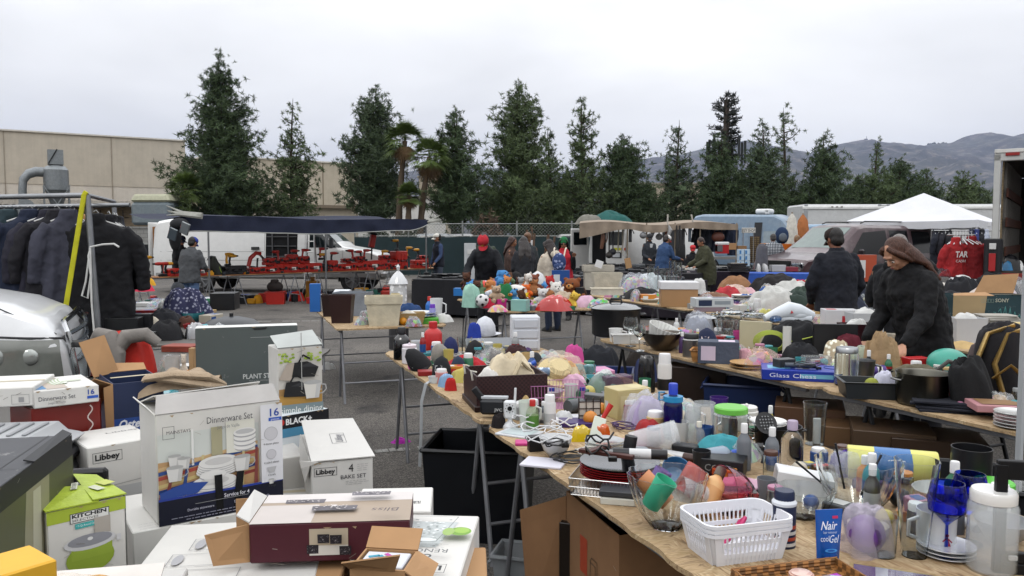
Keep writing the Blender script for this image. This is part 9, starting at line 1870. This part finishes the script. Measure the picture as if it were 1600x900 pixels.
# ------------------------------------------------------------ the small change of the stalls, packed into the gaps
bpy.context.view_layer.update()
OCC=[(o.location.x,o.location.y,o['label'])for o in bpy.data.objects if o.get('label')and.6<o.location.z<1.2 and o.parent is None]
USED={o['label']for o in bpy.data.objects if o.get('label')}
CN=[('#c9c9c6','white'),('#bfc0c0','white'),('#1d1e22','black'),('#2b2c30','black'),('#8d8f90','grey'),('#8e1f22','dark red'),('#2a4f8c','blue'),('#6c7076','grey'),('#b59a6a','tan'),('#2f6a4c','green'),('#c07a2a','orange'),('#a8708a','pink'),('#4b3560','purple'),('#b3a65a','yellow'),('#4a2c20','brown'),('#3a8a94','teal'),('#b8b0a0','cream')]
FK=[('box','small {} box',(.06,.16),(.02,.08),''),('bottle','{} plastic bottle',(.035,.06),(.1,.19),''),('cup','{} plastic cup',(.06,.09),(.06,.12),''),('heap','small {} cloth',(.12,.24),(.03,.09),'f'),('slab','thin {} booklet',(.1,.18),(.008,.03),''),('cable','{} tangled lead',(.08,.16),(.01,.04),''),('can','{} lidded canister',(.05,.09),(.06,.14),''),('roll','{} rolled tube',(.1,.2),(.025,.05),''),('bowl','{} shallow bowl',(.1,.18),(.03,.07),'t'),('plates_','short stack of {} saucers',(.1,.17),(.02,.05),'t'),('bag','clear bag of {} oddments',(.12,.22),(.05,.11),'c'),('jar','little glass jar with a {} lid',(.05,.08),(.07,.12),'j'),('ball','small {} ball',(.05,.07),(.05,.07),''),('tray','shallow {} tray',(.14,.22),(.02,.04),'')]
def neighbour(x,y):
 l=min(OCC,key=lambda q:(q[0]-x)**2+(q[1]-y)**2)[2]
 for w_ in(' with ',' beside ',' behind ',' under ',' lying ',' in ',' on ',' by ',' at ',' of the ',' next ',' between ',' before ',' full ',' leaning',' standing ',' among ',' first ',' first',' over ',' spread',' crumpled',' sitting',' seen ',' to '):
  if w_ in l and l.index(w_)>8:l=l[:l.index(w_)]
 return l
PR=['beside','just behind','in front of','touching','close to']
def fill(f,y0,y1,a0,a1,n,gap,kinds,sd,z=.75,big=1):
 rn=random.Random(sd);k_=0
 for i in range(n*12):
  if k_>=n:break
  y=rn.uniform(y0,y1);x=f(y)+rn.uniform(a0,a1);kd,lab,wr,hr,pf=FK[rn.choice(kinds)];w,h=rn.uniform(*wr)*big,rn.uniform(*hr)*big
  if any((x-q[0])**2+(y-q[1])**2<(gap+w*.25)**2 for q in OCC):continue
  c_,n_=rn.choice(CN);lb=None
  for p_ in rn.sample(PR,5):
   lb='%s %s the %s'%(lab.format(n_),p_,neighbour(x,y));lb=' '.join(lb.split()[:15])
   if lb not in USED:break
  else:continue
  USED.add(lb);nm=NM.get(kd,kd);t=thing(nm,lb,nm.replace('_',' '),(x,y,z),rn.uniform(0,180));OCC.append((x,y,neighbour(x,y)+' '));OCC[-1]=(x,y,lb.split(' '+p_+' ')[0]+'')if 0 else OCC[-1]
  if pf=='c':KN[kd](t,w,h,'c#d4d8dc',fill='M'+c_,sd=i)
  elif pf=='j':KN[kd](t,w,h,'g',lid=c_)
  elif kd=='heap':KN[kd](t,w,h,'f'+c_,sd=i,n=12)
  elif kd=='cable':KN[kd](t,w,h,c_,n=3,sd=i)
  elif kd=='bottle':KN[kd](t,w,h,c_,lab=rn.choice(['#c9c9c9','#2a4f8c','#8e1f22',None]))
  elif kd=='box':KN[kd](t,w,h,c_,p=rn.choice(['#c9c9c6','#2a4f8c','#b8282a','#c4b23c']),p2=rn.choice([None,'#1d1e22','#c9c9c6']))
  else:KN[kd](t,w,h,pf+c_)
  k_+=1
ALLK=[0,0,1,2,3,3,4,5,6,7,8,9,10,10,11,12,13]
fill(AX,3.0,6.0,.2,1.12,125,.03,ALLK,1)
fill(AX,2.25,3.0,.55,1.14,34,.05,ALLK,2)
fill(BX,3.5,6.75,.14,1.1,90,.045,ALLK,3)
fill(BX,5.6,6.8,.05,1.1,16,.05,[2,10,11,11,8,9],13)
fill(CX,5.2,11.8,.12,1.0,90,.06,[0,0,3,3,4,6,8,10,10,13],4,big=1.4)
fill(lambda y:4.2-(y-10.3)*.52,8.3,12.5,.1,1.3,60,.06,[3,3,3,10,4],5,big=1.8)
fill(lambda y:-.07-(y-9.3)*.365,9.5,11.2,.08,1.05,34,.06,[0,3,3,12,2,10,4],6)
fill(lambda y:-1.67-(y-7.56)*.344,7.7,9.8,.3,1.0,16,.09,[3,9,0,2,1,10],7)
fill(lambda y:-3.1-(y-6.35)*.457,6.6,10.2,.1,.9,34,.09,[0,3,4,7,10,8,13,5],8,big=1.5)
fill(lambda y:-2.55,3.7,6.0,.3,1.1,22,.07,ALLK,9)
rn=random.Random(77);k_=0
while k_<26:
 y=rn.uniform(9.6,11.2);x=-.07-(y-9.3)*.365+rn.uniform(.1,1.05);c_,n_=rn.choice([('#cfccc6','cream'),('#8a5a34','light brown'),('#c4a23c','golden'),('#a8708a','pink'),('#3f7ab0','blue'),('#a82a2a','red'),('#8a8a8a','grey'),('#4a2c1c','chocolate'),('#b0703e','orange'),('#5c7a5a','green')])
 an=rn.choice(('bear','dog','cat'));lb='small %s toy %s sitting %s the %s'%(n_,an,rn.choice(('beside','behind','against')),neighbour(x,y));lb=' '.join(lb.split()[:15])
 if lb in USED:continue
 USED.add(lb);t=thing('soft_toy',lb,'soft toy',(x,y,.76+rn.uniform(0,.2)*(y>9.8)),(rn.uniform(-25,25),rn.uniform(-25,25),rn.uniform(-60,60)));KN['plush'](t,rn.uniform(.16,.26),rn.uniform(.18,.28),'f'+c_,ear='long' if an in('dog',)else 'round');k_+=1
fill(BX,2.45,3.45,.1,1.1,16,.09,ALLK,21,big=1.3)
fill(lambda y:5.4-(y-8.1)*.52,8.2,10.2,.1,1.3,24,.12,[3,3,0,10,4],22,big=1.7)
